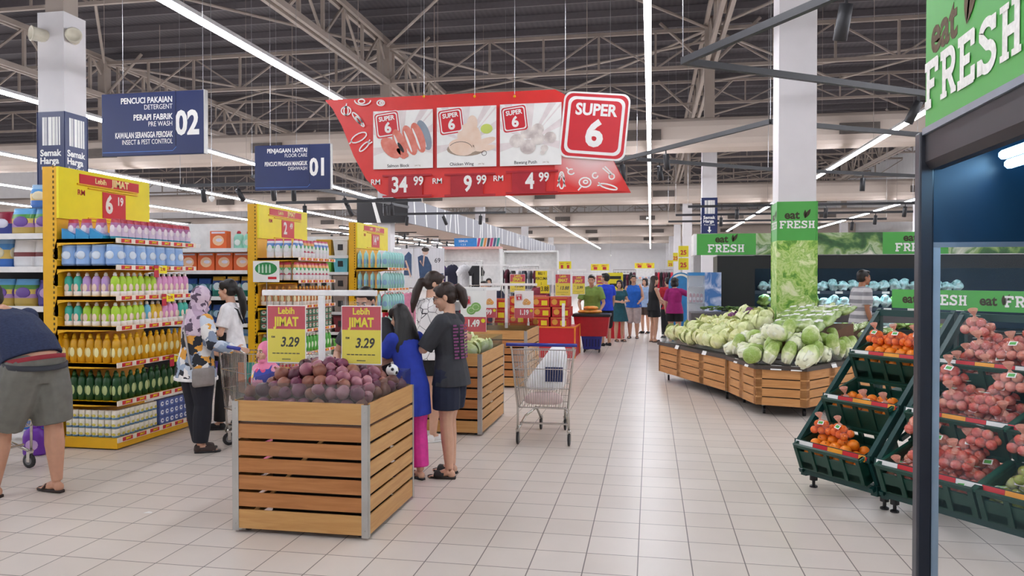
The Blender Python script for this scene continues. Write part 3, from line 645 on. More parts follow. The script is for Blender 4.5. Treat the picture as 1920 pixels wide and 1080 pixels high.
TRAY=Proto(tag(MB().prism([(-.07,0),(.07,0),(.07,.03),(-.07,.1)],.16,(0,.08,0),NX,NZ).build('display_tray',M_('1f8fc8'))),'tray')
TINW=Proto(bottle('food_tin',.085,.033,.033,'e9e4d4','d8d4c8','d4c65a',[(.95,0),(1,.03),(1,.5),(1,.95),(.95,.97)],low='5a86a8'),'tin')
for ch in TINW.o.children:
    if ch.name.startswith('cap'): bpy.data.objects.remove(ch)
TINB=Proto(carton('soap_box',.075,.075,.085,'5b6fb0','e9edf4','2d3f88'),'box')
def Lrow(Y0,shelf,items,z,dx=.1,dy=.088,ns=5,nf=12,off=.08,desc='',rz=0,jit=.004,lift=0):
    """items: list of (proto, word) cycling side run first, then the front run along the aisle"""
    rr=random.Random(int(Y0*10+z*100)); n=0; tot=ns+nf
    for k in range(tot):
        if k<ns: x=XF-.07-(ns-k)*dx; y=Y0+off
        else: x=XF-.07; y=Y0+off+(k-ns)*dy
        pr,wd=items[k if k<len(items) else -1]
        lab='%s %s, %s from left, %s shelf, %s'%(wd,desc,od(k),SHN[shelf],REF[Y0])
        pr.put((x+rr.uniform(-jit,jit),y+rr.uniform(-jit,jit),z+.001+lift),(0,0,(0 if k<ns else PI/2)+rz),lab.strip(),'%ss on the %s shelf of the %s'%(desc,SHN[shelf],REF[Y0]))
def L(s): 
    out=[]
    for c,n in s: out+=[(LOT[c],c)]*n
    return out
Lrow(6.28,2,L([('teal',2),('purple',3),('green',7),('pink',6)]),LV1[2],.1,.09,5,13,desc='lotion bottle')
Lrow(6.28,3,L([('teal',2),('green',8),('blue',1),('yellow',2),('pink',3),('teal',2)]),LV1[3],.1,.09,5,13,desc='lotion bottle')
Lrow(6.28,4,[(SOAP,'golden')],LV1[4],.09,.1,6,12,desc='dish soap bottle')
Lrow(6.28,5,[(SOAPG,'dark green')],LV1[5],.09,.1,6,12,desc='dish soap bottle')
for i in range(2):      # second file of soap behind the side run
    for k in range(6): 
        pr=(SOAP,SOAPG)[i]; pr.put((XF-.07-(6-k)*.09,6.28+.19,LV1[4+i]+.001),(0,0,0),'%s dish soap bottle, %s in second file, %s shelf, nearest yellow unit'%(('golden','dark green')[i],od(k),SHN[4+i]),'soap bottles in the second file')
Lrow(6.28,1,[(BALE,'light blue')],LV1[1],.16,.155,3,7,.085,desc='tissue pack')
for k in range(3): TRAY.put((XF-.12-(2.6-k)*.15,6.28+.085,LV1[0]+.002),(0,0,0),'blue wedge tray, %s from left, top shelf of nearest yellow unit'%od(k),'blue display trays')
Lrow(6.28,0,[(SALT,'red topped')],LV1[0],.15,.1,3,12,.085,desc='detergent pouch',lift=.002)
for lay in range(3):
    for k in range(16):
        x,y=(XF-.06-(7-k)*.07,6.28+.06) if k<7 else (XF-.06,6.28+.06+(k-7)*.068)
        TINW.put((x,y,LV1[6]+.001+lay*.086),(0,0,0),'white and yellow food tin, %s from left, %s layer, bottom yellow shelf'%(od(k),('lowest','middle','top')[lay]),'food tins on the bottom shelf')
    for k in range(7):
        TINB.put((XF-.06,6.28+.70+k*.079,LV1[6]+.001+lay*.086),(0,0,PI/2),'blue printed soap box, %s from the tins, %s layer, bottom shelf'%(od(k),('lowest','middle','top')[lay]),'soap boxes on the bottom shelf')
for k,(i,y) in enumerate(((1,6.86),(2,6.98),(4,7.1))):
    t=thing('shelf_card','red and yellow price card clipped to the %s shelf of the nearest yellow unit'%SHN[i],'price card',(XF+.03,y,LV1[i]-.09)); mb=MB()
    mb.box(0,.004,-.07,.0,-.02,.1,0); mb.box(0,.004,.0,.13,.02,.1,1); mb.text('3.90',.045,(.0045,.065,.06),(0,1,0),NZ,2,bold=.02); mb.text('JIMAT',.025,(.0045,-.035,.06),(0,1,0),NZ,1,bold=.02); mb.build('card',[mat('card_red','c4283e',.45,var=.03),YEL,INK],t)
    MB().tube(((-.02,0,.08),(.006,0,.095),(.01,.05,.085)),.006,6).build('clip',PRW,t)
# middle unit
REFL=Proto(bagp('refill_pouch',.115,.08,.27,[(.3,'e6e6ea'),(.5,'dfe6e4'),(.62,'4fae6a'),(.78,'5a86c8'),(.9,'e8e4ea'),(1,'d0506a')],'eef2f4',top=.25),'pouch')
REFR=Proto(bagp('refill_pouch',.115,.08,.26,[(.3,'e6e6ea'),(.4,'c0506a'),(.55,'dfe6e4'),(.7,'4fae6a'),(.85,'e0a050'),(1,'c8354c')],'e3efe4',top=.25),'pouch')
ORB=Proto(bottle('cleaner_bottle',.28,.045,.036,'c8763c','d8a04a','e8dcb0',DISH,low='e0d8d0'),'bottle')
GCAN=Proto(carton('dish_pack',.11,.1,.1,'3f6b50','b9c7b4','c05050'),'pack'); GREB=Proto(bottle('cleaner_bottle',.27,.042,.034,'58b34a','e8e8e0','d8ecc8',DISH),'bottle')
Lrow(10.0,0,[(REFL,'white and blue')]*2+[(REFR,'white and red')]*0+[(REFL,'white and blue')]*3+[(REFR,'white and red')]*3+[(REFL,'white and blue')]*3,LV2[0],.13,.125,3,9,desc='refill pouch')
Lrow(10.0,1,[(REFR,'white and green')],LV2[1],.13,.125,3,9,desc='refill pouch')
Lrow(10.0,2,[(ORB,'orange')],LV2[2],.1,.11,5,11,desc='cleaner bottle')
for lay in range(3): Lrow(10.0,3,[(GCAN,('lower','middle','upper')[lay]+' green')],LV2[3],.12,.115,4,10,desc='dish pack',lift=lay*.101)
Lrow(10.0,4,[(GREB,'bright green')],LV2[4],.1,.11,5,11,desc='cleaner bottle')
Lrow(10.0,5,[(REFR,'white and red')],LV2[5],.13,.125,3,9,desc='refill pouch')
TURQ=Proto(bottle('refill_bottle',.33,.07,.035,'a6e0dc','dff2f0','8fb6d8',[(.8,0),(1,.03),(1,.5),(.95,.75),(.6,.88),(.25,.92)]),'bottle')
for i in range(4): Lrow(13.7,i,[(TURQ,'turquoise')],LV3[i],.13,.15,4,7,desc='refill bottle',rz=PI/2)
# promo card hung on the middle unit
t=thing('promo_card','white card with green bottles clipped to the middle yellow unit','sign',(-5.36,9.9,1.56))
mb=MB(); mb.box(-.2,.2,-.004,.004,0,.3); mb.poly([(x*.17,.19+y*.09) for x,y in el(0,0,1,1,0,342,19)],(0,-.004,0),NX,NZ,1)
for k in range(4): mb.poly([(-.12+k*.055,.13),(-.09+k*.055,.13),(-.09+k*.055,.21),(-.1+k*.055,.25),(-.11+k*.055,.25),(-.12+k*.055,.21)],(0,-.004,0),NX,NZ,2,.004)
mb.box(.03,.16,-.006,-.004,.04,.075,3); mb.build('card',[PRW,M_('2e8b4a'),M_('bfe0c4'),RED],t)
MB().tube(((-.02,.05,-1.5+.0),(-.02,.05,.05)),.006,6).build('clip_rod',WIRE,t)
# ---- white shelving behind each end display
RL=[2.04,1.72,1.34,.95,.56,.12]
def run(Y0,label,top=2.45):
    t=thing('shelving_unit',label,'shelf unit',(-9,Y0,0))
    x0,x1=-4.0,3.28
    MB().box(x0,x1,.6,.65,0,top).build('back_panel',SHG if top<2.3 else SHW,t)
    MB().box(x0,x1,.58,.6,.1,2.0).build('dark_liner',SHG,t)
    for z in RL:
        for a,c,s in ((.03,.58,0),(.67,1.22,1)):
            mb=MB(); mb.box(x0,x1,a,c,z-.03,z)
            if s==0: mb.box(x0,x1,a-.012,a,z-.045,z+.01)
            else: mb.box(x0,x1,c,c+.012,z-.045,z+.01)
            if z<.2: mb.box(x0,x1,a+.05,c-.02,0,z-.03)
            mb.build('shelf',SHW,t)
    for x in (x0,-1.6,.8,x1-.04): 
        for y in (.54,.67): MB().box(x,x+.04,y,y+.04,0,2.2).build('upright',SHW,t)
    return t
run(6.28,'white shelving with bagged detergents left of the nearest yellow unit',2.1); run(10.0,'white shelving with orange boxes left of the middle yellow unit'); run(13.7,'white shelving with storage boxes left of the farthest yellow unit')
PB=[bagp('detergent_bag',.26,.14,.27,[(.3,'b59a4a'),(.45,'a882b8'),(.62,'d8c060'),(.78,'5a9a50'),(1,'6aaee0')],'6a4a9a'),bagp('detergent_bag',.26,.14,.28,[(.4,'e4e6ea'),(.55,'7a3034'),(1,'eceae8')],None,.6),
 bagp('detergent_bag',.28,.16,.3,[(.3,'3a70c0'),(.6,'d8b860'),(.8,'5a9ad8'),(1,'9ac0e4')],'e8e0c0'),bagp('detergent_bag',.27,.2,.3,[(1,'e58a96')],None,.5),bagp('detergent_bag',.25,.14,.24,[(.5,'22307c'),(1,'8c2038')],'d0d0e0'),
 bagp('detergent_bag',.2,.13,.3,[(.3,'12685a'),(.6,'2a9a88'),(.8,'2c4a86'),(1,'d8a83a')],'d6e4e8'),bagp('detergent_bag',.2,.13,.27,[(.4,'1c3c74'),(.7,'1e6a74'),(1,'274b90')],'a8c8d8'),bagp('detergent_bag',.24,.13,.26,[(.5,'4a3a88'),(1,'5a4aa0')],'c0a0d0')]
PB=[Proto(o,'bag') for o in PB]
OBX=Proto(carton('washing_powder_box',.27,.12,.27,'e2662a','f2c8a0','e8e4f4'),'box')
def put(pr,x,y,z,lab,g=None,rz=0,s=1): return pr.put((x,y,z+.001),(0,0,rz),lab,g,s)
SN={2.04:'top',1.72:'second',1.34:'third',.95:'fourth',.56:'fifth',.12:'bottom'}
def rowx(Y0,z,xs,pr,word,where,dz=0,s=1,y=.25,rz=0):
    for k,x in enumerate(xs): put(pr,x,Y0+y,z+dz,'%s, %s from right, %s white shelf %s'%(word,od(k),SN[z],where),word+' '+where,rz,s)
W1='by nearest yellow unit'; W2='by middle yellow unit'; W3='by farthest yellow unit'
rowx(6.28,2.04,(-5.86,-6.12),PB[0],'green purple detergent bag',W1); rowx(6.28,2.04,(-6.34,),PB[4],'navy and dark red detergent bag',W1); rowx(6.28,2.04,(-6.64,-6.93),PB[3],'pink detergent bag',W1)
put(PB[2],-5.9,6.5,2.312,'light blue bag lying on top of the green purple bags',None,.1,.75)
rowx(6.28,1.72,(-5.86,-6.1),PB[1],'white detergent bag with brown label',W1); rowx(6.28,1.72,(-6.39,-6.68,-6.97),PB[2],'blue detergent bag',W1)
rowx(6.28,1.34,(-5.84,),PB[7],'violet detergent bag',W1); rowx(6.28,1.34,(-6.1,-6.37,-6.64),PB[0],'green purple detergent bag',W1)
rowx(6.28,.95,(-5.86,),OBX,'orange washing powder box',W1,s=.8); rowx(6.28,.95,(-6.14,-6.43,-6.72),PB[2],'pale blue detergent bag',W1)
rowx(6.28,.56,(-5.86,-6.12,-6.4),PB[7],'violet detergent bag',W1); rowx(6.28,.12,(-5.86,-6.15,-6.44),PB[2],'blue detergent bag',W1)
rowx(10.0,1.72,(-5.9,-6.19,-6.48,-6.77,-7.06),OBX,'orange washing powder box',W2); rowx(10.0,2.04,(-6.28,),OBX,'orange washing powder box',W2)
rowx(10.0,1.34,(-5.84,-6.07,-6.3),PB[5],'teal detergent bag',W2); rowx(10.0,1.34,(-6.53,-6.76,-6.98,-7.2),PB[6],'navy detergent bag',W2)
rowx(10.0,.95,(-5.84,-6.07,-6.3,-6.53,-6.76,-7.0,-7.22),PB[6],'navy detergent bag',W2); rowx(10.0,.56,(-5.84,-6.13,-6.42,-6.71,-7.0),PB[2],'blue detergent bag',W2); rowx(10.0,.12,(-5.84,-6.1,-6.36,-6.62,-6.9),PB[7],'violet detergent bag',W2)
TBOT=Proto(bottle('softener_bottle',.27,.08,.05,'9adbc8','c83048','e4f0ee',[(.9,0),(1,.03),(1,.6),(.8,.78),(.35,.86)]),'bottle'); rowx(10.0,2.04,(-5.98,-5.82),TBOT,'mint softener bottle with red cap',W2)
PLT=Proto(tag(MB().lathe([(.05,0),(.09,.004),(.14,.022),(.138,.026),(.085,.01),(.01,.008)],20).build('plate',PRW,None,True)),'plate')
for k in range(8): PLT.put((-6.95,10.2,2.041+k*.022),(0,0,0),'white plate, %s from the bottom of the stack on the white shelf'%od(k),'white plates in a stack')
JUG=tag(MB().lathe([(.06,0),(.085,.02),(.09,.08),(.07,.13),(.03,.15),(.03,.17),(.012,.2)],16).build('sugar_pot',PRW,None,True),'white lidded pot on top of the plate stack','pot'); JUG.location=(-6.95,10.2,2.22)
CUP=tag(MB().lathe([(.025,0),(.04,.01),(.045,.07),(.04,.075),(.036,.02),(.01,.015)],14).build('cup',PRW,None,True),'small white cup right of the plate stack','cup'); CUP.location=(-6.62,10.2,2.041)
# storage boxes on the third run
BXS=[('d9a92c','orange'),('e6e6e0','white'),('79c85a','green'),('6ec1cf','light blue'),('7b3038','maroon'),('9c8f86','taupe')]
def stor(col,w=.3,h=.32):
    mb=MB(); mb.loft([[(-w*.42,-.16,0),(w*.42,-.16,0),(w*.42,.16,0),(-w*.42,.16,0)],[(-w/2,-.19,h*.9),(w/2,-.19,h*.9),(w/2,.19,h*.9),(-w/2,.19,h*.9)]]); o=mb.build('storage_box',M_(col))
    MB().rbox(-w*.52,w*.52,-.2,.2,h*.9,h,.01).build('lid',M_(col),o); MB().box(-.05,.05,-.195,-.17,h*.35,h*.7).build('label',M_('2b2b2b'),o); return o
SB={w:Proto(stor(c),'box') for c,w in BXS}
for z,ws in ((2.04,('white','orange','white')),(1.72,('light blue','green','light blue')),(1.34,('taupe','white','taupe')),(.95,('taupe','white','taupe')),(.56,('maroon','taupe','maroon')),(.12,('green','white','green'))):
    for k,wd in enumerate(ws): put(SB[wd],-5.9-k*.34,13.95,z,'%s storage box, %s from right, %s white shelf %s'%(wd,od(k),SN[z],W3),'storage boxes '+W3)
# purple jug on the floor, blue packs
t=thing('detergent_jug','purple detergent jug on the floor behind the bending man','jug',(-5.55,6.0,0),.3)
mb=MB(); mb.lathe([(.9,0),(1,.02),(1,.17),(.85,.22),(.45,.25)],16,(0,0),.1,.06,sq=.4); mb.build('jug_body',M_('6a2aa0'),t,True)
MB().lathe([(.03,.25),(.03,.29),(.02,.3)],12).build('cap',M_('8a4ac0'),t,True); MB().tube(((.02,0,.25),(.1,0,.27),(.11,0,.18),(.09,0,.12)),.012,8).build('handle',M_('6a2aa0'),t,True); MB().ell((0,-.058,.1),(.055,.006,.05),12,6).build('label',M_('c8a8d8'),t)
# ================================================================ WOODEN CRATES, PRODUCE, STANDS, TROLLEYS
def wood(name,c1,c2):
    m,N,L,b=nodes(name,.45)
    tc=N.new('ShaderNodeTexCoord'); mp=N.new('ShaderNodeMapping'); mp.inputs['Scale'].default_value=(1.2,1.2,14); L.new(tc.outputs['Object'],mp.inputs[0])
    nz=N.new('ShaderNodeTexNoise'); nz.inputs['Scale'].default_value=3; nz.inputs['Detail'].default_value=6; nz.inputs['Distortion'].default_value=.6; L.new(mp.outputs[0],nz.inputs[0])
    rp=N.new('ShaderNodeValToRGB'); rp.color_ramp.elements[0].color=rgb(c1); rp.color_ramp.elements[1].color=rgb(c2); rp.color_ramp.elements[0].position=.3; rp.color_ramp.elements[1].position=.7
    L.new(nz.outputs[0],rp.inputs[0]); L.new(rp.outputs[0],b.inputs['Base Color']); return m
WD1=wood('crate_wood_light','be8a4e','cf9f62'); WD2=wood('crate_wood_red','a76a36','bd7f48'); DARK=mat('inside_shade','241a14',.8); CARD=mat('cardboard_liner','6a4a36',.8)
def crate(label,x0,x1,y0,y1,h=.845,acr=.115):
    t=thing('produce_crate',label,'crate',((x0+x1)/2,(y0+y1)/2,0)); a,c=(x1-x0)/2,(y1-y0)/2
    Z=[(.03,.15)]+[(.171+k*.109,.26+k*.109) for k in range(5)]+[(h-.13,h)]
    for i,(z0,z1) in enumerate(Z):
        w=WD1 if i in (0,6) else WD2
        for s in (-1,1):
            MB().box(-a+.03,a-.03,s*c-.012 if s>0 else -c,c if s>0 else -c+.012,z0,z1).build('slat',w,t)
            MB().box(s*a-.012 if s>0 else -a,a if s>0 else -a+.012,-c+.03,c-.03,z0,z1).build('slat',WD1,t)  # side slats use the lighter wood to paint in the light on them
    for sx in (-1,1):
        for sy in (-1,1):
            mb=MB(); x,y=sx*a,sy*c
            mb.box(min(x,x-sx*.042),max(x,x-sx*.042),min(y+sy*.003,y),max(y+sy*.003,y),.015,h-.005); mb.box(min(x+sx*.003,x),max(x+sx*.003,x),min(y,y-sy*.03),max(y,y-sy*.03),.015,h-.005)
            for z in (.06,h-.05): mb.ell((x-sx*.02,y+sy*.003,z),.005,6,4)
            mb.build('corner_profile',ALU,t); MB().lathe([(.02,0),(.02,.03)],8,(x-sx*.07,y-sy*.07)).build('foot',BLK,t)
    mb=MB(); mb.box(-a+.1,a-.1,-c+.1,c-.1,.03,.05); mb.box(-a+.16,a-.16,-c+.22,-c+.24,.05,h-.1); mb.box(-a+.22,-a+.24,-c+.24,c-.1,.05,h-.1); mb.box(a-.24,a-.22,-c+.24,c-.1,.05,h-.1); mb.build('inner_shade_box',DARK,t)  # near-black box added as the shade seen between the slats
    for p,q in (((-a+.1,-c+.05,.1),(a-.3,-c+.05,.62)),((-a+.06,-c+.06,.6),(-a+.06,c-.1,.2))): MB().bar(p,q,.03,.02).build('brace',WD1,t)
    MB().box(-a+.013,a-.013,-c+.013,c-.013,h-.16,h-.14).build('bed_board',CARD,t)
    if acr:
        for x_0,x_1,y_0,y_1 in ((-a+.02,a-.02,-c+.014,-c+.018),(-a+.014,-a+.018,-c+.02,c-.02),(a-.018,a-.014,-c+.02,c-.02),(-a+.02,a-.02,c-.018,c-.014)):
            MB().box(x_0,x_1,y_0,y_1,h-.139,h+acr).build('acrylic_panel',ACRY,t)
    return t
crate('nearest wooden slat crate, heaped with red onions',-2.62,-1.71,4.4,5.31)
crate('wooden slat crate of round cabbages behind the onion shoppers',-2.66,-1.70,7.53,8.73)
crate('empty wooden slat crate beyond the trolley and the cabbages',-2.72,-1.78,10.9,12.1)
# ---- onions
def onion(seed):
    rr=random.Random(seed); mb=MB(); f=rr.uniform(.8,1); R=[]
    pr=[(.2,-.92),(.6,-.8),(.9,-.45),(1,0),(.93,.4),(.66,.74),(.32,.95),(.16,1.12),(.12,1.35),(.17,1.42)]
    for r,z in pr:
        ring=[]
        for k in range(14):
            t=2*PI*k/14; w=1+.03*math.sin(3*t+seed)+.015*math.sin(7*t); ring.append((.046*r*w*math.cos(t),.046*r*w*math.sin(t),.046*f*z))
        R.append(ring)
    mb.loft(R); return mb
def onmat(name,a,b_): return mat(name,a,.38,scale=9,col2=b_,stretch=(1.5,1.5,.3),bump=.2)
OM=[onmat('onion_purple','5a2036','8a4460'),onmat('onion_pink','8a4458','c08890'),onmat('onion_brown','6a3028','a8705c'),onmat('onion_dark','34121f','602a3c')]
OW=['purple','pink','brown','dark']
ONI=[Proto(onion(i).build('red_onion',OM[i],None,True),'onion') for i in range(4)]
rr=random.Random(5)
nx,ny=10,10
PO=Pile()
for j in range(ny):
    for i in range(nx):
        u=(i+.5+(.25 if j%2 else -.25))/nx*2-1; v=(j+.5)/ny*2-1
        u=max(-.95,min(.95,u))
        dz=.17*(1-abs(u)**2.4)*(1-abs(v)**2.6)
        k=rr.choice((0,0,1,1,2,2,3)); 
        sc=rr.uniform(.86,1.12)
        PO.add(ONI[k],(-2.165+u*.39+rr.uniform(-.008,.008),4.855+v*.39+rr.uniform(-.008,.008),.845+dz+rr.uniform(-.006,.01)),(rr.uniform(-1.2,1.2),rr.uniform(-1.2,1.2),rr.uniform(0,6)),
            '%s red onion, %s from left in the %s row from the front of the heap'%(OW[k],od(i),od(j)),'red onions heaped in the near crate',sc,.046*sc*.97)
for i in range(9):                        # lower row behind the front acrylic
    k=rr.choice((0,1,2,3)); PO.add(ONI[k],(-2.165+(i-4)*.094,4.475,.815),(rr.uniform(-1.2,1.2),rr.uniform(-1.2,1.2),rr.uniform(0,6)),'%s red onion, %s from left against the front acrylic of the onion crate'%(OW[k],od(i)),'red onions heaped in the near crate',1.0,.0455)
PO.settle((-2.6,-1.73,4.425,5.285))
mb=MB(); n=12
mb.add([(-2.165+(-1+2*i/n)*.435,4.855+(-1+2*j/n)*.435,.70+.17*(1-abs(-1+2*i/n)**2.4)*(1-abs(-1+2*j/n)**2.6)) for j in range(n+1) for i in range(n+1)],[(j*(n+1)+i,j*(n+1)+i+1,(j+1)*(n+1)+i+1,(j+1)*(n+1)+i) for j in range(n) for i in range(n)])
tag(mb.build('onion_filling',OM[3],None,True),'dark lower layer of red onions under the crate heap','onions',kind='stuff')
# ---- cabbages
def leafy(seed,r,el_=1.0,rid=.06,n=28,m=18,sq=0):
    rr=random.Random(seed); ph=[rr.uniform(0,6) for _ in range(6)]; R=[]; mb=MB()
    for i in range(m+1):
        t=PI*i/m; ring=[]
        for k in range(n):
            a=2*PI*k/n
            w=1+rid*(.6*math.sin(3*a+ph[0]+2.2*math.cos(t))+.4*math.sin(7*a+ph[1]-3*t)+.5*math.sin(5*t+ph[2]+2*math.sin(a+ph[3])))
            s=max(.03,math.sin(t))**(1-sq)
            ring.append((r*s*w*math.cos(a),r*s*w*math.sin(a),-r*el_*math.cos(t)*(1+.3*rid*math.sin(4*a+ph[4]))))
        R.append(ring)
    return mb.loft(R)
def cabmat(name,c,mid,hi,ax=False):
    m,N,L,b=nodes(name,.45)
    tc=N.new('ShaderNodeTexCoord'); nz=N.new('ShaderNodeTexNoise'); nz.inputs['Scale'].default_value=7; nz.inputs['Detail'].default_value=6; nz.inputs['Distortion'].default_value=1.3
    L.new(tc.outputs['Object'],nz.inputs[0]); vo=N.new('ShaderNodeTexVoronoi'); vo.feature='DISTANCE_TO_EDGE'; vo.inputs['Scale'].default_value=21; L.new(tc.outputs['Object'],vo.inputs[0])
    rp=N.new('ShaderNodeValToRGB'); e=rp.color_ramp.elements; e[0].position=.3; e[0].color=rgb(c); e[1].position=.72; e[1].color=rgb(hi); q=e.new(.5); q.color=rgb(mid)
    if ax:
        sp=N.new('ShaderNodeSeparateXYZ'); L.new(tc.outputs['Object'],sp.inputs[0]); ma=N.new('ShaderNodeMath'); ma.operation='MULTIPLY_ADD'; ma.inputs[1].default_value=-2.4; L.new(sp.outputs['Z'],ma.inputs[0]); L.new(nz.outputs[0],ma.inputs[2]); L.new(ma.outputs[0],rp.inputs[0])
    else: L.new(nz.outputs[0],rp.inputs[0])
    lt=N.new('ShaderNodeMath'); lt.operation='LESS_THAN'; lt.inputs[1].default_value=.035; L.new(vo.outputs['Distance'],lt.inputs[0])
    mx=N.new('ShaderNodeMix'); mx.data_type='RGBA'; L.new(lt.outputs[0],mx.inputs[0]); L.new(rp.outputs[0],mx.inputs[6]); mx.inputs[7].default_value=rgb(hi); lt2=N.new('ShaderNodeMath'); lt2.operation='MULTIPLY'; lt2.inputs[1].default_value=.18; L.new(lt.outputs[0],lt2.inputs[0]); L.new(lt2.outputs[0],mx.inputs[0])
    L.new(mx.outputs[2],b.inputs['Base Color'])
    bn=N.new('ShaderNodeBump'); bn.inputs['Strength'].default_value=.5; bn.inputs['Distance'].default_value=.01; L.new(nz.outputs[0],bn.inputs['Height']); L.new(bn.outputs[0],b.inputs['Normal'])
    return m
CM1=cabmat('cabbage_leaf','bcca78','e2e8ae','f5f5d6'); CM2=cabmat('cabbage_leaf_yellow','c3cb74','e2e4a4','f3f2d0'); CMP=cabmat('purple_cabbage_leaf','4a1e48','743468','b98ab0'); NAP=cabmat('napa_leaf','98b456','cfdc98','eef0d0',True); CMG=cabmat('greens_leaf','55762c','94b456','ccdc98')
def cabb(seed,m,nm='cabbage',r=.1):
    o=leafy(seed,r,.9).build(nm,m,None,True)
    for k in range(3):                                                    # loose outer leaves
        a=k*2.1+seed; mb=MB(); R=[]
        for i in range(7):
            t=-.9+i*.3; ring=[]
            for j in range(9):
                p=a+(j-4)*.2*(1-.08*i*i/6); q=r*(1.07+.05*math.sin(j*1.7+i))*(1+.04*i)
                ring.append((q*math.cos(t*.9)*math.cos(p),q*math.cos(t*.9)*math.sin(p),q*math.sin(t)*.9))
            R.append(ring)
        n_=9; vs=[p for r_ in R for p in r_]; mb.add(vs,[(i*n_+j,i*n_+j+1,(i+1)*n_+j+1,(i+1)*n_+j) for i in range(6) for j in range(8)])
        mb.build('outer_leaf',m,o,True)
    return Proto(o,'cabbage')
CB=[cabb(1,CM1),cabb(2,CM2),cabb(3,CM1)]; CBP=cabb(4,CMP,'purple_cabbage')
def napa(seed):
    o=leafy(seed,.085,1.75,.05,24,18,.35).build('napa_cabbage',NAP,None,True)
    mb=MB()
    for k in range(5):
        a=k*1.26; mb.loft([[(.06*math.cos(a+d),.06*math.sin(a+d),-.142) for d in (-.3,0,.3)]+[(.04*math.cos(a),.04*math.sin(a),-.142)],[(.088*math.cos(a+d*1.2),.088*math.sin(a+d*1.2),-.02) for d in (-.3,0,.3)]+[(.07*math.cos(a),.07*math.sin(a),-.02)]])
    mb.build('leaf_ribs',mat('napa_rib','e9ecd2',.4),o,True); return Proto(o,'cabbage')
NP=[napa(11),napa(12)]
rr=random.Random(9); PC=Pile()
for j in range(5):
    for i in range(4):
        u=(i+.5)/4*2-1; v=(j+.5)/5*2-1; dz=.16*(1-abs(u)**2.2)*(1-abs(v)**2.4)
        sc=rr.uniform(.85,1.0)
        PC.add(CB[rr.randrange(3)],(-2.18+u*.36,8.13+v*.48,.80+dz),(rr.uniform(-.6,.6),rr.uniform(-.6,.6),rr.uniform(0,6)),'pale round cabbage, %s from left, %s row in the cabbage crate'%(od(i),od(j)),'cabbages in the wooden crate',sc,.108*sc)
PC.settle((-2.64,-1.72,7.55,8.71))
# ---- price signs on white pipe frames over the crates
def pipeframe(label,x0,x1,y,z,px,z0):
    t=thing('sign_stand',label,'sign stand',(px,y,z0))
    MB().rbox(x0-px,x1-px,-.012,.012,z-z0-.02,z-z0+.02,.006).build('crossbar',PIPE,t); MB().rbox(-.022,.022,-.014,.014,0,z-z0-.02,.006).build('post',PIPE,t); return t
INKB=mat('ink_dark','26261c',.6); SYEL=mat('card_yellow','e8d92e',.45,var=.03); SRED=mat('card_red','c4283e',.45,var=.03)
def pcard(label,x,y,z0,w,h,price,hang,style=0,grp=None):
    t=thing('price_sign',label,'price sign',(x,y,z0),group=grp); mb=MB(); o=(0,-.004,0)
    mb.rbox(-w/2,w/2,-.003,.003,0,h,.003,0)
    if style==0:
        mb.box(-w*.48,w*.48,-.004,-.002,h*.02,h*.59,1); mb.box(-w*.48,w*.48,-.004,-.002,h*.59,h*.985,2)
        mb.text('Lebih',w*.22,(0,-.004,h*.9),NX,NZ,1,bold=.025,sxx=.9); mb.text('JIMAT',w*.3,(0,-.004,h*.71),NX,NZ,1,bold=.04,sxx=.8)
        mb.text(price,w*.32,(w*.08,-.004,h*.36),NX,NZ,3,bold=.025,sxx=.85,shear=.2); mb.text('RM',w*.07,(-w*.34,-.004,h*.45),NX,NZ,3,bold=.02)
        for q,z in ((.72,.17),(.22,.07)): 
            for k in range(7): mb.box((-.5+k/7)*w*q,(-.5+(k+.8)/7)*w*q,-.0045,-.004,h*z-w*.011,h*z+w*.011,3)
    else:
        mb.box(-w*.49,w*.49,-.004,-.002,0,h*.36,2); mb.text(price,w*.36,(0,-.004,h*.2),NX,NZ,0,bold=.035,sxx=.8)
        mb.poly([(.38*w+x_*w*.08,h*.27+y_*w*.08) for x_,y_ in el(0,0,1,1,0,342,12)],o,NX,NZ,1)
        badge(mb,-w*.26,h*.76,w*.3,.1,.004,2,0)
        for cx,cy,r in ((.1,.6,.2),(-.08,.52,.18)) if style==1 else ((.12,.62,.14),(.22,.56,.13),(.05,.55,.12)): 
            mb.poly([(cx*w+x_*w*r,cy*h+y_*w*r*.9) for x_,y_ in el(0,0,1,1,0,342,14)],o,NX,NZ,4 if style==1 else 5,.001+cx*.005); mb.ribbon([(cx*w+x_*w*r*.6,cy*h+y_*w*r*.5) for x_,y_ in el(0,0,1,1,0,342,14)],.004,o,NX,NZ,6,.003)
    mb.build('card',[PRW,SYEL,SRED,INKB,mat('print_cabbage','7cb356',.5),mat('print_orange','e39a3c',.5),mat('print_pale','d9e6b8',.5)],t)
    mb=MB(); mb.box(-w*.5,w*.5,-.006,-.0045,-.004,h+.03); mb.build('clear_sleeve',mat('clear_sleeve','f4f6f6',.15,alpha=.05,var=0,spec=.2),t)
    if hang>0:
        for s in (-.4,.4): MB().tube(((s*w,0,h),(s*w,0,h+hang)),.0025,4).build('hanging_wire',WIRE,t)
    return t
zf=1.52
pipeframe('white pipe frame standing in the onion crate',-2.66,-1.82,4.86,zf,-2.22,.9)
pcard('left Lebih JIMAT 3.29 price sign over the onions',-2.47,4.84,1.035,.288,.40,'3.29',zf-1.46,grp=None); pcard('right Lebih JIMAT 3.29 price sign over the onions',-1.925,4.84,1.035,.288,.40,'3.29',zf-1.46)
pipeframe('white pipe frame standing in the cabbage crate',-2.5,-1.62,8.1,1.5,-2.3,.9)
pcard('white and red 1.49 cabbage price sign',-1.915,8.08,1.03,.29,.45,'1.49',.02,1)
pipeframe('white pipe frame standing in the empty crate',-2.62,-1.72,11.5,1.515,-2.2,.84)
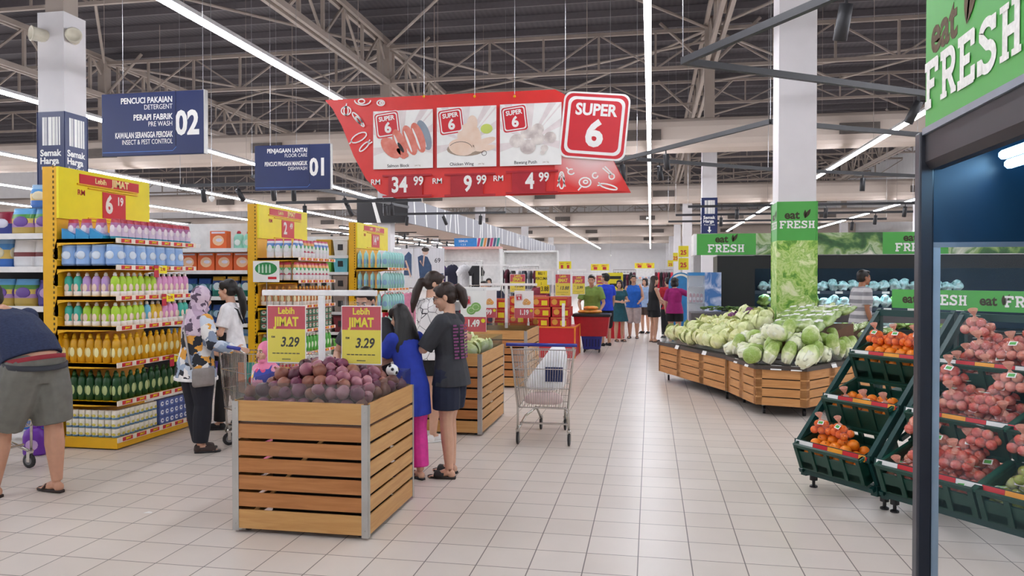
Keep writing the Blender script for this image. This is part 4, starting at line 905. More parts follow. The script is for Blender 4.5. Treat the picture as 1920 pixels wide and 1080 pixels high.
pcard('white and red 1.19 price sign over the empty crate',-1.92,11.48,1.0,.3,.42,'1.19',.09,2); pcard('white and red price sign above the ponytail woman, left of 1.19',-2.5,11.48,1.0,.3,.42,'2.99',.09,2)
# ---- vegetable island
WD3=wood('island_wood','c08448','d49c62'); RIMD=mat('island_rim','4b423c',.5)
def island(label,F,z0=.13,z1=.55,front=(0,),slope=.4,grp=None):
    c=Vector((sum(p[0] for p in F)/len(F),sum(p[1] for p in F)/len(F))); t=thing('vegetable_table',label,'display table',(c.x,c.y,0),group=grp)
    P=[Vector(p)-c for p in F]; n=len(P)
    for i in range(n):
        p,q=P[i],P[(i+1)%n]; d=(q-p); ln=d.length; d.normalize(); inn=Vector((-d.y,d.x)) 
        mb=MB()
        def plank(a,b_,za,zb,th=.018,mi=0):
            A=p+d*a; B=p+d*b_
            mb.loft([[(A.x,A.y,za),(A.x+inn.x*th,A.y+inn.y*th,za),(A.x+inn.x*th,A.y+inn.y*th,zb),(A.x,A.y,zb)],[(B.x,B.y,za),(B.x+inn.x*th,B.y+inn.y*th,za),(B.x+inn.x*th,B.y+inn.y*th,zb),(B.x,B.y,zb)]],mi)
        hh=(z1-z0)/4
        for k in range(4): plank(0,ln,z0+k*hh,z0+(k+1)*hh-(.014 if k<3 else 0))
        ns=max(1,round(ln/.65))
        for k in range(ns+1): plank(max(0,k*ln/ns-.07),min(ln,k*ln/ns+.07),z0,z1,.016)
        A=p+inn*.02; B=q+inn*.02; mb.loft([[(A.x,A.y,z0),(A.x+inn.x*.01,A.y+inn.y*.01,z0),(A.x+inn.x*.01,A.y+inn.y*.01,z1),(A.x,A.y,z1)],[(B.x,B.y,z0),(B.x+inn.x*.01,B.y+inn.y*.01,z0),(B.x+inn.x*.01,B.y+inn.y*.01,z1),(B.x,B.y,z1)]],1)  # near-black backing sheet paints the shade inside the slots
        mb.build('side_boards',[WD3,DARK],t)
        if i in front:
            A=p+inn*.05; B=q+inn*.05; mb=MB(); mb.loft([[(A.x,A.y,z1+.05),(A.x+inn.x*.004,A.y+inn.y*.004,z1+.05),(A.x+inn.x*.004,A.y+inn.y*.004,z1+.19),(A.x,A.y,z1+.19)],[(B.x,B.y,z1+.05),(B.x+inn.x*.004,B.y+inn.y*.004,z1+.05),(B.x+inn.x*.004,B.y+inn.y*.004,z1+.19),(B.x,B.y,z1+.19)]]); mb.build('acrylic_front',ACRY,t)
            for k in range(2):
                s_=ln*(.3+.4*k); A=p+d*s_-inn*.032; B=A+d*.12
                mb=MB(); mb.loft([[(A.x,A.y,z1+.0),(A.x-inn.x*.003,A.y-inn.y*.003,z1+.0),(A.x-inn.x*.0+inn.x*.02,A.y+inn.y*.02,z1+.054),(A.x+inn.x*.022,A.y+inn.y*.022,z1+.054)],[(B.x,B.y,z1),(B.x-inn.x*.003,B.y-inn.y*.003,z1),(B.x+inn.x*.02,B.y+inn.y*.02,z1+.054),(B.x+inn.x*.022,B.y+inn.y*.022,z1+.054)]]); mb.build('price_ticket',PRW,t)
    O=[p+p.normalized()*.03 for p in P]; mb=MB(); mb.prism([(p.x,p.y) for p in O],.05,(0,0,z1),(1,0,0),(0,1,0)); mb.build('tray_rim',RIMD,t)
    for p in P:
        g=p-p.normalized()*.2; k=thing('caster',None,None,(g.x,g.y,0)); k.parent=t
        MB().lathe([(.03,.1),(.03,z0+.02)],8).build('caster_fork',CHROME,t,loc=(g.x,g.y,0))
        mb=MB(); mb.X=Matrix.Translation((0,0,.045))@Matrix.Rotation(PI/2,4,'Y'); mb.lathe([(.02,-.016),(.044,-.014),(.045,.014),(.02,.016)],14); mb.build('caster_wheel',BLK,t,loc=(g.x,g.y,0)); bpy.data.objects.remove(k)
    return t
A_=[(.13,12.3),(.99,10.25),(1.68,10.62),(1.68,12.7)]; B_=[(1.0,10.2),(1.22,9.25),(1.76,9.1),(2.9,10.5),(2.32,10.93),(1.72,10.56)]; C_=[(2.95,10.55),(3.9,11.9),(3.2,12.4),(2.4,10.97)]
island('left wooden island table heaped with pale cabbages',A_,front=(0,)); island('front wooden island table with napa cabbages and wrapped greens',B_,front=(0,1,2)); island('rear right wooden island table behind the fruit stand',C_,front=(0,))
V2=lambda p: Vector(p)
INNER=mat('heap_board','cfcac4',.6)
def heap(name,label,P,z0,z1):                      # sloped inner board under a heap: front edge low, back edge high
    mb=MB(); a,b_,c,d=[Vector(p) for p in P]
    mb.loft([[(a.x,a.y,.605),(b_.x,b_.y,.605),(b_.x,b_.y,z0),(a.x,a.y,z0)],[(d.x,d.y,.605),(c.x,c.y,.605),(c.x,c.y,z1),(d.x,d.y,z1)]])
    return tag(mb.build(name,INNER),label,'display board')
def grid(P,ns,nd,z0,z1,f,jit=.02,t0=.06,t1=.94):
    a,b_,c,d=[Vector(p) for p in P]; rr=random.Random(int(a.x*100+ns))
    for j in range(nd):
        for i in range(ns):
            u=t0+(t1-t0)*(i+.5*(j%2)*.9+.25)/ns; v=(j+.5)/nd; p=a.lerp(b_,u).lerp(d.lerp(c,u),v)
            f(i,j,(p.x+rr.uniform(-jit,jit),p.y+rr.uniform(-jit,jit),z0+(z1-z0)*v+rr.uniform(-.01,.015)),rr)
PA=[(.12,12.22),(.95,10.36),(1.64,10.72),(1.64,12.6)]
heap('heap_board','white sloped board under the cabbage heap',[(.3,12.1),(1.05,10.5),(1.6,10.75),(1.6,12.5)],.61,.9)
PLA=Pile(); PLB=Pile()
def fA(i,j,p,rr):
    if j>=3 and 2<=i<=4: pr=CBP; wd='purple cabbage'
    else: pr=CB[rr.randrange(3)]; wd='pale cabbage'
    sc=rr.uniform(1.0,1.25) if pr is not CBP else .9
    PLA.add(pr,(p[0],p[1],p[2]+.09),(rr.uniform(-.7,.7),rr.uniform(-.7,.7),rr.uniform(0,6)),'%s, %s from left, %s row on the left island table'%(wd,od(i),od(j)),'cabbages on the left island table',sc,.1*sc)
grid(PA,9,5,.625,1.0,fA); PLA.settle((.1,1.66,10.2,12.65))
def fB(i,j,p,rr):
    k=rr.choice((0,1,2)); wd='napa cabbage'
    sc=rr.uniform(1.05,1.25)
    if k<2: PLB.add(NP[k],(p[0],p[1],p[2]+.09),(PI/2+rr.uniform(-.5,.5),rr.uniform(-.3,.3),rr.choice((0,.5,1.6,2.4,3.0,-.4))),'%s, %s from left, %s row on the front island table'%(wd,od(i),od(j)),'napa cabbages on the front island table',sc,.098*sc)
    else: PLB.add(NP[0],(p[0],p[1],p[2]+.12),(rr.uniform(-.5,.3),rr.uniform(-.4,.4),rr.uniform(0,6)),'upright %s, %s from left, %s row on the front island table'%(wd,od(i),od(j)),'napa cabbages on the front island table',.92,.098)
EB=[V2(p) for p in ((1.03,10.24),(1.25,9.3),(1.76,9.16),(2.85,10.5))]
def along(E,d):
    for p,q in zip(E,E[1:]):
        l=(q-p).length
        if d<=l or q is E[-1]: return p.lerp(q,min(1,d/l)),(q-p).normalized()
        d-=l
rr=random.Random(77)
for j in range(2):
    for i in range(16-j*2):
        p,d=along(EB,.08+i*.178+j*.12); q=p+Vector((-d.y,d.x))*(.07+j*.15)
        fB(i,j,(q.x,q.y,.615+j*.115+rr.uniform(-.01,.02)),rr)
PLB.settle()
heap('heap_board','brown sloped board under the wrapped greens',[(1.42,9.75),(2.0,9.75),(2.62,10.55),(1.75,10.5)],.86,1.02).data.materials[0]=CARD
def packet(seed,col):
    rr=random.Random(seed); mb=MB(); R=[]
    for i in range(9):
        t=i/8; w=.05*(.5+1.0*math.sin(PI*min(1,t*1.15+.08))**.7); h=.032*(.6+.6*math.sin(PI*min(.95,t+.12))); n=10
        R.append([(w*math.cos(2*PI*k/n)*(1+.1*rr.uniform(-1,1)),-.17+t*.34,h*math.sin(2*PI*k/n)*(1+.15*rr.uniform(-1,1))) for k in range(n)])
    mb.loft(R); o=mb.build('wrapped_greens',col,None,True)
    mb=MB(); mb.loft([[Vector((p[0]*1.12,p[1]*1.04,p[2]*1.15)) for p in r] for r in R]); mb.build('film_wrap',FILM,o,True)
    mb=MB(); mb.box(-.03,.03,.0,.05,.036,.04); mb.build('sticker',PRW,o); return Proto(o,'vegetable')
FILM=film('clear_film','ffffff',.1)
PK=[packet(1,CMG),packet(2,cabmat('greens_pale','7f9648','b9cc82','e6ecc4')),packet(3,CMG)]
def fG(i,j,p,rr): PK[rr.randrange(3)].put((p[0],p[1],p[2]+.05),(rr.uniform(.15,.4),rr.uniform(-.2,.2),-.6+rr.uniform(-.25,.25)),'film wrapped leafy greens, %s from left, %s row on the front island table'%(od(i),od(j)),'wrapped greens on the island',rr.uniform(1.05,1.3))
grid([(1.5,9.85),(2.05,9.8),(2.66,10.52),(1.78,10.5)],9,4,.97,1.17,fG)
def fC(i,j,p,rr): PK[rr.randrange(3)].put((p[0],p[1],p[2]+.05),(rr.uniform(-.2,.4),rr.uniform(-.3,.3),-.3+rr.uniform(-.5,.5)),'film wrapped leafy greens, %s from left, %s row on the rear island table'%(od(i),od(j)),'wrapped greens on the rear island table',rr.uniform(.95,1.1))
grid([(2.95,10.75),(3.75,11.85),(3.2,12.2),(2.55,11.05)],6,3,.66,.92,fC)
heap('heap_board','brown sloped board on the rear island table',[(2.98,10.78),(3.75,11.85),(3.2,12.2),(2.6,11.1)],.62,.85).data.materials[0]=CARD
# bunches on grey trestle behind the island, seen over it
t=thing('grey_display_table','grey metal table edge behind the vegetable island','display table',(2.4,13.9,0))
MB().box(-1.7,2.6,-.3,.5,.86,1.0).build('tabletop',mat('table_grey','5d5a5c',.5),t)
for x in (-1.6,2.5):
    for y in (-.25,.45): MB().box(x-.03,x+.03,y-.03,y+.03,0,.86).build('leg',BLK,t)
def bunch(seed):
    rr=random.Random(seed); mb=MB()
    for k in range(16):
        a=rr.uniform(0,2*PI); r=rr.uniform(.02,.14); c=(r*math.cos(a),r*math.sin(a),.05+rr.uniform(0,.06)); M=Matrix.Rotation(rr.uniform(0,6),3,'Z')@Matrix.Rotation(rr.uniform(-.8,.8),3,'X'); mb.ell(c,(.05,.03,.012),7,4,None,M)
    return Proto(mb.build('leafy_bunch',mat('dark_leaf','4c6b2c',.5,var=.4,scale=20),None,True),'vegetable')
BN=bunch(3)
for k in range(5): BN.put((.95+k*.26,13.75,1.0),(0,0,k*1.3),'dark leafy bunch, %s from left on the grey table behind the cabbages'%od(k),'leafy bunches on the grey table')
# chilled goods
CHB=[Proto(leafy(40+k,.095,1.05,.42,26,16,.2).build('bagged_vegetable',cabmat('chilled_bag%d'%k,'7fb0a8','c8e4e2','f2fafa') if k<2 else CMG,None,True),'vegetable') for k in range(3)]
rr=random.Random(31)
for z,d,lv,s in ((1.34,.6,'upper',1),(1.02,.72,'middle',.95),(.62,.9,'lower',1)):
    for k in range(20):
        x=1.3+.95+k*.19
        if lv=='upper' and 3<k<5: continue
        sx=rr.uniform(.92,1.05); sz=rr.uniform(.9,1.25) if lv!='lower' else .9
        CHB[rr.randrange(2) if lv=='upper' else rr.randrange(3)].put((x,KY+.95-d+.16,z+.1*sz*1.12),(rr.uniform(-.1,.1),rr.uniform(-.1,.1),rr.uniform(0,6)),'bagged vegetable, %s from left on the %s shelf of the wall cooler'%(od(k),lv),'bagged vegetables in the wall cooler',(sx,sx,sz))
tb=tag(MB().ell((0,0,0),.045,16,12).build('toy_ball',PRW,None,True),'white ball with black spots at the right rear of the onion heap','ball'); tb.location=(-1.82,5.16,.96)
for a_,b_ in ((.3,.2),(1.8,.5),(3.2,.1),(-1.2,.3),(-.4,-.3),(4.4,.9)):
    mb=MB(); c=Vector((math.cos(a_)*math.cos(b_),math.sin(a_)*math.cos(b_),math.sin(b_))); mb.ell(c*.042,.012,8,6); mb.build('black_spot',BLK,tb,True)
# ================================================================ FRUIT STANDS
SG=mat('stand_green','0f3d3a',.4,var=.1); CG=mat('crate_green','123f33',.45,var=.12)
P0=Vector((1.12,6.07,0)); STR=Matrix.Translation(P0)@Matrix.Rotation(math.atan2(-.8,.6),4,'Z')
RAILY=[0,.30,.60]; RAILZ=[.38,.71,1.04]; TILT=math.radians(22)
def stand(label,x0,x1):
    t=thing('fruit_stand',label,'display stand'); t.matrix_world=STR@Matrix.Translation((x0,0,0)); t.location,t.rotation_euler=(STR@Matrix.Translation((x0,0,0))).to_translation(),STR.to_euler(); w_=x1-x0
    for x in (0,w_):
        s=MB(); s.bar((x,.0,.36),(x,.92,1.36),.035,.05); s.build('side_beam',SG,t)
        s=MB(); s.bar((x,.02,.34),(x,.12,.13),.03,.04); s.build('front_leg',SG,t)
        s=MB(); s.bar((x,.05,.14),(x,.95,.14),.05,.07); s.build('base_beam',SG,t)
        MB().bar((x,.9,.14),(x,.9,1.36),.04,.04).build('rear_leg',SG,t)
        for y in (.16,.85):
            s=MB(); s.lathe([(.03,0),(.03,.012),(.012,.02),(.012,.05),(.03,.055),(.03,.11)],10,(x,y)); s.build('foot',BLK,t)
        for i in range(3): MB().bar((x,RAILY[i]+.02,RAILZ[i]-.235),(x,RAILY[i]+.38,RAILZ[i]-.09),.03,.03).build('crate_support',SG,t)
    MB().bar((0,.07,.15),(w_,.07,.15),.05,.06).build('front_beam',SG,t); MB().bar((0,.9,1.34),(w_,.9,1.34),.04,.05).build('top_beam',SG,t)
    for i in range(3):
        mb=MB(); y,z=RAILY[i]-.03,RAILZ[i]
        mb.loft([[(x,y,z-.035),(x,y+.012,z-.04),(x,y+.02,z+.012),(x,y+.008,z+.015)] for x in (-.02,w_+.02)])
        k=0; x=.0
        nn=Vector((0,-.05,.008)).normalized(); u=Vector((1,0,0)); wv=Vector((0,.008,.05)).normalized()
        while x<w_-.02:
            ww=min(.16 if (k%4==(0 if i!=1 else 2)) else .13,w_-x-.005); wht=(k%4==(0 if w_>.8 else 9)) or (k==0)
            c=Vector((x+ww/2,y-.001,z-.011)); mb.poly([(-ww/2,-.022),(ww/2,-.022),(ww/2,.022),(-ww/2,.022)],c,u,wv,2 if wht else (1 if k%2 else 3),.003)
            if not wht and k%2: mb.text('Lebih JIMAT',.026,c,u,wv,4,bold=.03,th=.001) if False else mb.text('JIMAT',.036,c+wv*.0-nn*.0,u,wv,4,bold=.03,shear=.2,th=.0045)
            else: mb.text('4.49' if wht else 'JIMAT',.034,c,u,wv,5 if wht else 1,bold=.02,th=.0045)
            x+=ww+.002; k+=1
        mb.build('price_rail',[SG,RED,PRW,mat('rail_orange','f2a22a',.4),YEL,INKB],t)
    return t
stand('narrow dark green fruit stand with three trays of oranges',0,.62)
stand('wide dark green fruit stand with trays of bagged apples',.70,2.1)
def fcrate(w=.58,d=.40,h=.19,hf=.21):
    o=thing('fruit_tray',None,None); mb=MB(); mb.box(-w/2,w/2,0,d,0,.07); mb.build('tray_floor',CG,o)
    for s in (0,1):
        mb=MB(); y0=0 if s==0 else d-.014; hh=hf if s==0 else h
        mb.box(-w/2,w/2,y0,y0+.014,.012,hh-.06); mb.box(-w/2,w/2,y0-.008 if s==0 else y0,y0+.014 if s==0 else y0+.022,hh-.025,hh)
        for k in range(5): mb.box(-w/2+k*(w-.03)/4,-w/2+k*(w-.03)/4+.03,y0-.01,y0+.014,.012,hh-.02)
        mb.build('end_wall' if s else 'front_wall',CG,o)
    for s in (-1,1):
        mb=MB(); x0=w/2-.014 if s>0 else -w/2
        pl=[(.0,.012),(d,.012),(d,h),(.06,hf),(.0,hf)]
        mb.prism([(a,b) for a,b in pl],.014,(x0,0,0),(0,1,0),NZ); mb.prism([(0,hf-.02),(.06,hf-.02),(d,h-.02),(d,h),(.06,hf),(0,hf)],.024,(x0-(.01 if s<0 else 0),0,0),(0,1,0),NZ,1)
        for k in range(3): mb.prism([(.08+k*.1,.05),(.1+k*.1,.05),(.1+k*.1,.11),(.08+k*.1,.11)],.018,(x0-.002,0,0),(0,1,0),NZ,2)
        mb.build('side_wall',[CG,mat('crate_green_rim','1c5a48',.4),BLK],o)
    return Proto(o,'tray')
FT=fcrate()
def TM(x,i): return STR@Matrix.Translation((x,RAILY[i]-.0,RAILZ[i]-.21))@Matrix.Rotation(TILT,4,'X')
TN_=['bottom','middle','top']
for i in range(3):
    for x,wd in ((.31,'in the narrow stand of oranges'),(1.06,'in the wide stand, on the left'),(1.74,'in the wide stand, on the right')):
        M=TM(x,i); FT.put(M.to_translation(),M.to_euler(),'dark green slotted tray on the %s tier %s'%(TN_[i],wd),'dark green fruit trays',(1.0 if x<.5 else 1.14,1,1))
m,N,L,b=nodes('orange_peel',.4)
tc=N.new('ShaderNodeTexCoord'); nz=N.new('ShaderNodeTexNoise'); nz.inputs['Scale'].default_value=160; L.new(tc.outputs['Object'],nz.inputs[0])
b.inputs['Base Color'].default_value=rgb('f0861a'); bn=N.new('ShaderNodeBump'); bn.inputs['Strength'].default_value=.25; bn.inputs['Distance'].default_value=.002; L.new(nz.outputs[0],bn.inputs['Height']); L.new(bn.outputs[0],b.inputs['Normal']); ORM=m
def fruit(r,dim=.0,n=16,m_=10):
    mb=MB(); pr=[]
    for i in range(m_+1):
        t=PI*i/m_; q=r*math.sin(t); z=-r*math.cos(t)*(.95); z+= (-dim*r*math.exp(-(q/(r*.3))**2) if t>PI/2 else dim*.6*r*math.exp(-(q/(r*.3))**2)); pr.append((max(q,.0006),z))
    return mb.lathe(pr,n)
def fr(nm,r,dim,m): o=fruit(r,dim).build(nm,m,None,True); MB().tube(((0,0,r*.7),(.002,0,r*1.1)),.0025,5).build('stem',mat('stem_brown','4a3a22',.7),o); return o
APM=mat('apple_red','c4464a',.25,scale=7,col2='eaa28a',stretch=(1.5,1.5,.5)); APM2=mat('apple_blush','d0606a',.25,scale=6,col2='f2c09c',stretch=(1.4,1.4,.6)); APG=mat('apple_green','8fae3c',.25,scale=8,col2='b4cb62')
ORA=Proto(fr('orange',.042,.1,ORM),'orange')
NETF=film('pink_film','ffdcd0',.13); NETC=film('clear_bag','fff4f0',.12); NETO=film('orange_net','ffe4c4',.08,.3)
def bagged(name,ms,film,seed,r=.037,knot=True,lay=((3,2),(2,1))):
    """film bag of fruit lying down, about .26 x .2; fruit are its parts"""
    rr=random.Random(seed); o=thing(name,None,None); pts=[]; fm=[fruit(r,.22,12,8) for _ in range(2)]; base=[]
    for l,(a,c) in enumerate(lay):
        for i in range(a):
            for j in range(c): pts.append(Vector(((i-(a-1)/2)*r*2.05+rr.uniform(-.004,.004),(j-(c-1)/2)*r*2.0+rr.uniform(-.004,.004),r+l*r*1.45)))
    prot=[]
    for k,p in enumerate(pts):
        if k<2: 
            q=fm[k].build('fruit',ms[k%len(ms)],o,True)
            prot.append(q)
        else:
            q=prot[k%2].copy(); COL.objects.link(q); q.parent=o
        q.location=p; q.rotation_euler=(rr.uniform(-1.5,1.5),rr.uniform(-1.5,1.5),0)
    bm=bmesh.new()
    for p in pts:
        g=bmesh.ops.create_icosphere(bm,subdivisions=2,radius=r*1.07)
        bmesh.ops.translate(bm,verts=g['verts'],vec=p)
    res=bmesh.ops.convex_hull(bm,input=bm.verts); kill=[e for e in set(res['geom_interior']+res['geom_unused']) if isinstance(e,bmesh.types.BMVert)]
    bmesh.ops.delete(bm,geom=kill,context='VERTS'); hid=set(id(f) for f in res['geom'])
    bmesh.ops.dissolve_degenerate(bm,dist=.002,edges=bm.edges)
    bmesh.ops.subdivide_edges(bm,edges=bm.edges,cuts=1)
    for v in bm.verts:
        v.co+=v.normal*rr.uniform(-.005,.003)
        if v.co.z<.002: v.co.z=.002
    me=bpy.data.meshes.new('film'); bm.to_mesh(me); bm.free(); me.materials.append(film)
    f=bpy.data.objects.new('film_bag',me); COL.objects.link(f); f.parent=o
    if knot:
        mb=MB(); z=pts[-1].z+r*.6
        mb.loft([[(q*.03*math.cos(a+tw),q*.03*math.sin(a+tw)*.8,z+h) for a in [2*PI*k/8 for k in range(8)]] for q,h,tw in ((1.2,0,0),(.35,.03,.4),(.3,.038,.5),(1.1,.075,.7),(1.3,.09,.9))],cap=False); mb.build('bag_knot',mat('knot_pink','eeb09a',.4,alpha=.75),o)
    mb=MB(); mb.X=Matrix.Translation((r*.7,-r*.8,pts[-1].z+r*.45))@Matrix.Rotation(.5,4,'X'); mb.box(-.03,.03,-.02,.02,r*.62,r*.62+.002); mb.box(-.022,.022,-.013,.013,r*.62+.002,r*.62+.003,1); mb.build('sticker',[PRW,GREEN],o)
    return Proto(o,'bag of fruit')
AB=[bagged('bag_of_apples',(APM,APM2),NETC,1),bagged('bag_of_apples',(APM2,APM),NETF,2,knot=False),bagged('bag_of_apples',(APM,APM),NETF,3)]
GB=[bagged('bag_of_apples',(APG,APG),NETC,4,.038,False)]; OB=[bagged('bag_of_oranges',(ORM,ORM),NETO,5,.036)]
def inM(M,p,rx,ry,rz,pr,lab,g,sc=1):
    Q=M@Matrix.Translation(p)@Matrix.Rotation(rz,4,'Z')@Matrix.Rotation(rx,4,'X')@Matrix.Rotation(ry,4,'Y')
    return pr.put(Q.to_translation(),Q.to_euler(),lab,g,sc)
rr=random.Random(17)
for i in range(3):
    M=TM(.31,i)
    lst=[]; PL=Pile()
    for l in range(2):
        for j in range(4):
            for k in range(6-l):
                if (i!=2 and (j>2 or (l==1 and j>1))) : continue
                if i==1 and l==1: continue
                if l==1 and i==0 and k>3: continue
                lst.append((l,j,k))
    n=0
    for l,j,k in lst:
        if i==1 and (j==1): continue
        n+=1
        inM(M,(-.222+l*.044+k*.0885+rr.uniform(-.001,.001),.062+j*.088+l*.044,(.114 if i!=2 else .125)+l*.066+rr.uniform(-.003,.003)),rr.uniform(-1.3,1.3),rr.uniform(-1.3,1.3),0,ORA,'loose orange, %s from left, %s row%s, %s tray of oranges'%(od(k),od(j),' upper layer' if l else '',TN_[i]),'loose oranges in the trays')
    for k in range((2,3,3)[i]):
        inM(M,(-.17+k*.17,.21 if i!=1 else .12,.225 if i!=1 else .075),0,0,rr.uniform(-.5,.5),OB[0],'orange net bag of oranges, %s from left in the %s tray of the narrow stand'%(od(k),TN_[i]),'net bags of oranges',.8 if i!=1 else .9)
for i in range(3):
    for h,x in ((0,1.06),(1,1.74)):
        M=TM(x,i); wd=('left','right')[h]
        for l in range(3):
            for j in range(3):
                for k in range(3 if l!=1 else 2):
                    if (l==1 and j==0) or l==2 and (j<2 or (i==2 and h==1) or k==1): continue
                    grn=(h==1 and i<2 and (k>0 or i==0) and not (l==2))
                    pr=GB[0] if grn else AB[rr.randrange(3)]
                    inM(M,((k-(1 if l!=1 else .5))*.212+rr.uniform(-.006,.006),.085+j*.135+l*.01,.075+l*.104),rr.uniform(-.12,.02),rr.uniform(-.06,.06),rr.uniform(-.2,.2)+(PI if rr.random()<.5 else 0),pr,
                     'bag of %s apples, %s from left, %s row, %s layer, %s %s tray'%('green' if grn else 'red',od(k),od(j),od(l),TN_[i],wd),'bags of apples in the wide stand',rr.uniform(.88,.95))
t=thing('header_strip','long green eat FRESH strip above the fruit trays','sign'); M=STR@Matrix.Translation((.06,.97,1.38)); t.location=M.to_translation(); t.rotation_euler=M.to_euler()
mb=MB(); mb.box(0,2.3,0,.02,0,.15)
for k in range(4): eat(mb,(.2+k*.62,-.0,.075),.1,NX,NZ,1); fresh(mb,(.45+k*.62,-.0,.075),.075,NX,NZ,2)
mb.build('strip',[GREEN,DKBR,PRW],t)
for x in (.3,1.5): MB().box(x-.012,x+.012,-.035,-.005,-.1,.05).build('bracket',SG,t)
# ================================================================ TROLLEYS
GREYW=mat('castor_grey','77777a',.5); BLUEH=mat('handle_blue','2b3590',.35)
def trolley():
    t=thing('shopping_trolley',None,None); 
    A=[(-.30,0,.93),(.30,0,.93),(.235,.88,.86),(-.235,.88,.86)]; B=[(-.235,.02,.37),(.235,.02,.37),(.18,.8,.5),(-.18,.8,.5)]
    A=[Vector(p) for p in A]; B=[Vector(p) for p in B]; nm=['rear_gate','side_panel','front_panel','side_panel']
    for s in range(4):
        a0,a1,b0,b1=A[s],A[(s+1)%4],B[s],B[(s+1)%4]; n=22 if s%2==0 else 24
        for r_,f in ((.005,0),(.0042,.33),(.0042,.66),(.005,1)): 
            MB().tube((a0.lerp(b0,f),a1.lerp(b1,f)),r_,6).build('wire_rail',CHROME,t)
        mb=MB()
        for k in range(n+1): f=k/n; mb.tube((a0.lerp(a1,f),b0.lerp(b1,f)),.0022,4)
        mb.build(nm[s],CHROME,t)
    mb=MB()
    for k in range(13): f=k/12; mb.tube((B[0].lerp(B[1],f),B[3].lerp(B[2],f)),.0025,4)
    for k in range(5): f=k/4; mb.tube((B[0].lerp(B[3],f),B[1].lerp(B[2],f)),.003,4)
    mb.build('basket_floor',CHROME,t)
    MB().tube(((-.34,-.07,.985),(.34,-.07,.985)),.017,10).build('handle',BLUEH,t,True)
    for s in (-1,1): 
        MB().tube(((s*.3,-.07,.985),(s*.3,0,.93),(s*.27,.02,.6),(s*.245,.04,.37),(s*.25,.05,.14)),.011,8).build('frame_upright',CHROME,t,True)
        MB().tube(((s*.25,.05,.14),(s*.21,.3,.24),(s*.15,.62,.27),(s*.13,.78,.14)),.013,8).build('frame_rail',CHROME,t,True)
        for x,y in ((s*.25,.05),(s*.13,.8)):
            MB().lathe([(.018,.13),(.022,.15),(.014,.16)],8,(x,y)).build('castor_fork',CHROME,t)
            mb=MB(); mb.X=Matrix.Translation((x,y+.02,.062)); 
            for q in (-.018,.016): mb.box(q,q+.003,-.02,.012,-.01,.08)
            mb.build('castor_bracket',CHROME,t)
            mb=MB(); mb.X=Matrix.Translation((x,y+.02,.062))@Matrix.Rotation(PI/2,4,'Y'); mb.lathe([(.02,-.012),(.05,-.012),(.062,-.008),(.062,.008),(.05,.012),(.02,.012)],16,mi=0); mb.lathe([(.001,-.014),(.035,-.013),(.035,.013),(.001,.014)],12,mi=1); mb.build('castor_wheel',[BLK,GREYW],t)
    MB().tube(((-.24,.12,.2),(.24,.12,.2)),.01,8).build('axle_bar',CHROME,t); MB().tube(((-.15,.6,.27),(.15,.6,.27)),.012,8).build('axle_bar',CHROME,t)
    return Proto(t,'trolley')
TR=trolley()
TR.put((-1.02,7.17,0),(0,0,0),'shopping trolley with a white sack standing alone in the aisle')
t=TR.o; mb=MB(); mb.box(.02,.19,-.012,.012,.62,.76); 
for k in range(4): mb.box(.02+k*.055,.024+k*.055,-.014,-.012,.62,.76)
f=mb.build('seat_flap',NAVY,None); f.location=(-1.02,7.17,0); f['label']='navy pouch hanging inside the lone trolley'; f['category']='pouch'; f.location.y+=.06
SACK=mat('sack_white','eeedee',.5,bump=.4,bscale=14); PINKB=mat('pale_pink_bag','d9c0bc',.4,bump=.4,bscale=18)
def blob(name,rings,m,label,cat,loc,rz=0,seed=1,n=20):
    rr=random.Random(seed); R=[]; ph=[rr.uniform(0,6) for _ in range(4)]
    for i,(cx,cy,cz,rx,ry) in enumerate(rings): R.append([(cx+rx*math.copysign(abs(math.cos(a))**.75,math.cos(a))*(1+.05*math.sin(5*a+ph[i%4])),cy+ry*math.copysign(abs(math.sin(a))**.75,math.sin(a))*(1+.05*math.sin(4*a+i)),cz) for a in [2*PI*k/n for k in range(n)]])
    o=MB().loft(R).build(name,m,None,True); md=o.modifiers.new('s','SUBSURF'); md.levels=md.render_levels=1; o.location=loc; o.rotation_euler=(0,0,rz); return tag(o,label,cat)
blob('sack',[(-.02,.4,.51,.19,.3),(-.02,.4,.54,.2,.32),(.0,.36,.62,.19,.3),(.05,.34,.74,.15,.24),(.09,.32,.84,.11,.2),(.11,.32,.93,.07,.16),(.11,.32,.95,.04,.1)],SACK,'white sack leaning in the lone trolley','sack',(-1.02,7.17,0))
blob('grocery_bag',[(0,.0,.0,.17,.05),(0,0,.03,.195,.075),(0,0,.09,.19,.08),(0.02,0,.13,.1,.05)],PINKB,'pale pink bag under the white sack in the lone trolley','bag',(-1.03,7.29,.385),0,4)
o=TR.put((-3.86,6.48,0),(0,0,-.65),'shopping trolley pushed by the headscarf woman')
STRP=[mat('stripe_%d'%i,c,.5) for i,c in enumerate(('c8702c','3f9a8e','d8c04a','b8412c','4a5a9a'))]
mb=MB(); 
for k in range(5): mb.box(-.2+k*.08,-.12+k*.08,0,.02,0,.3,k)
mb.poly([(x_*.1,.13+y_*.06) for x_,y_ in el(0,0,1,1,0,342,14)],(0,0,0),NX,NZ,3,.003)
o=tag(mb.build('striped_bag',STRP),"striped bag inside the headscarf woman's trolley",'bag'); o.location=(-3.74,6.75,.5); o.rotation_euler=(0,0,.15)
TR.put((-5.16,5.32,0),(0,0,1.5),'shopping trolley at the left edge under the bending man')
o=tag(MB().rbox(-.12,.12,-.16,.16,0,.28,.02).build('basket_box',mat('coral_box','d8604c',.5)),'coral red box inside the trolley at the left edge','box'); o.location=(-5.46,5.32,.48)
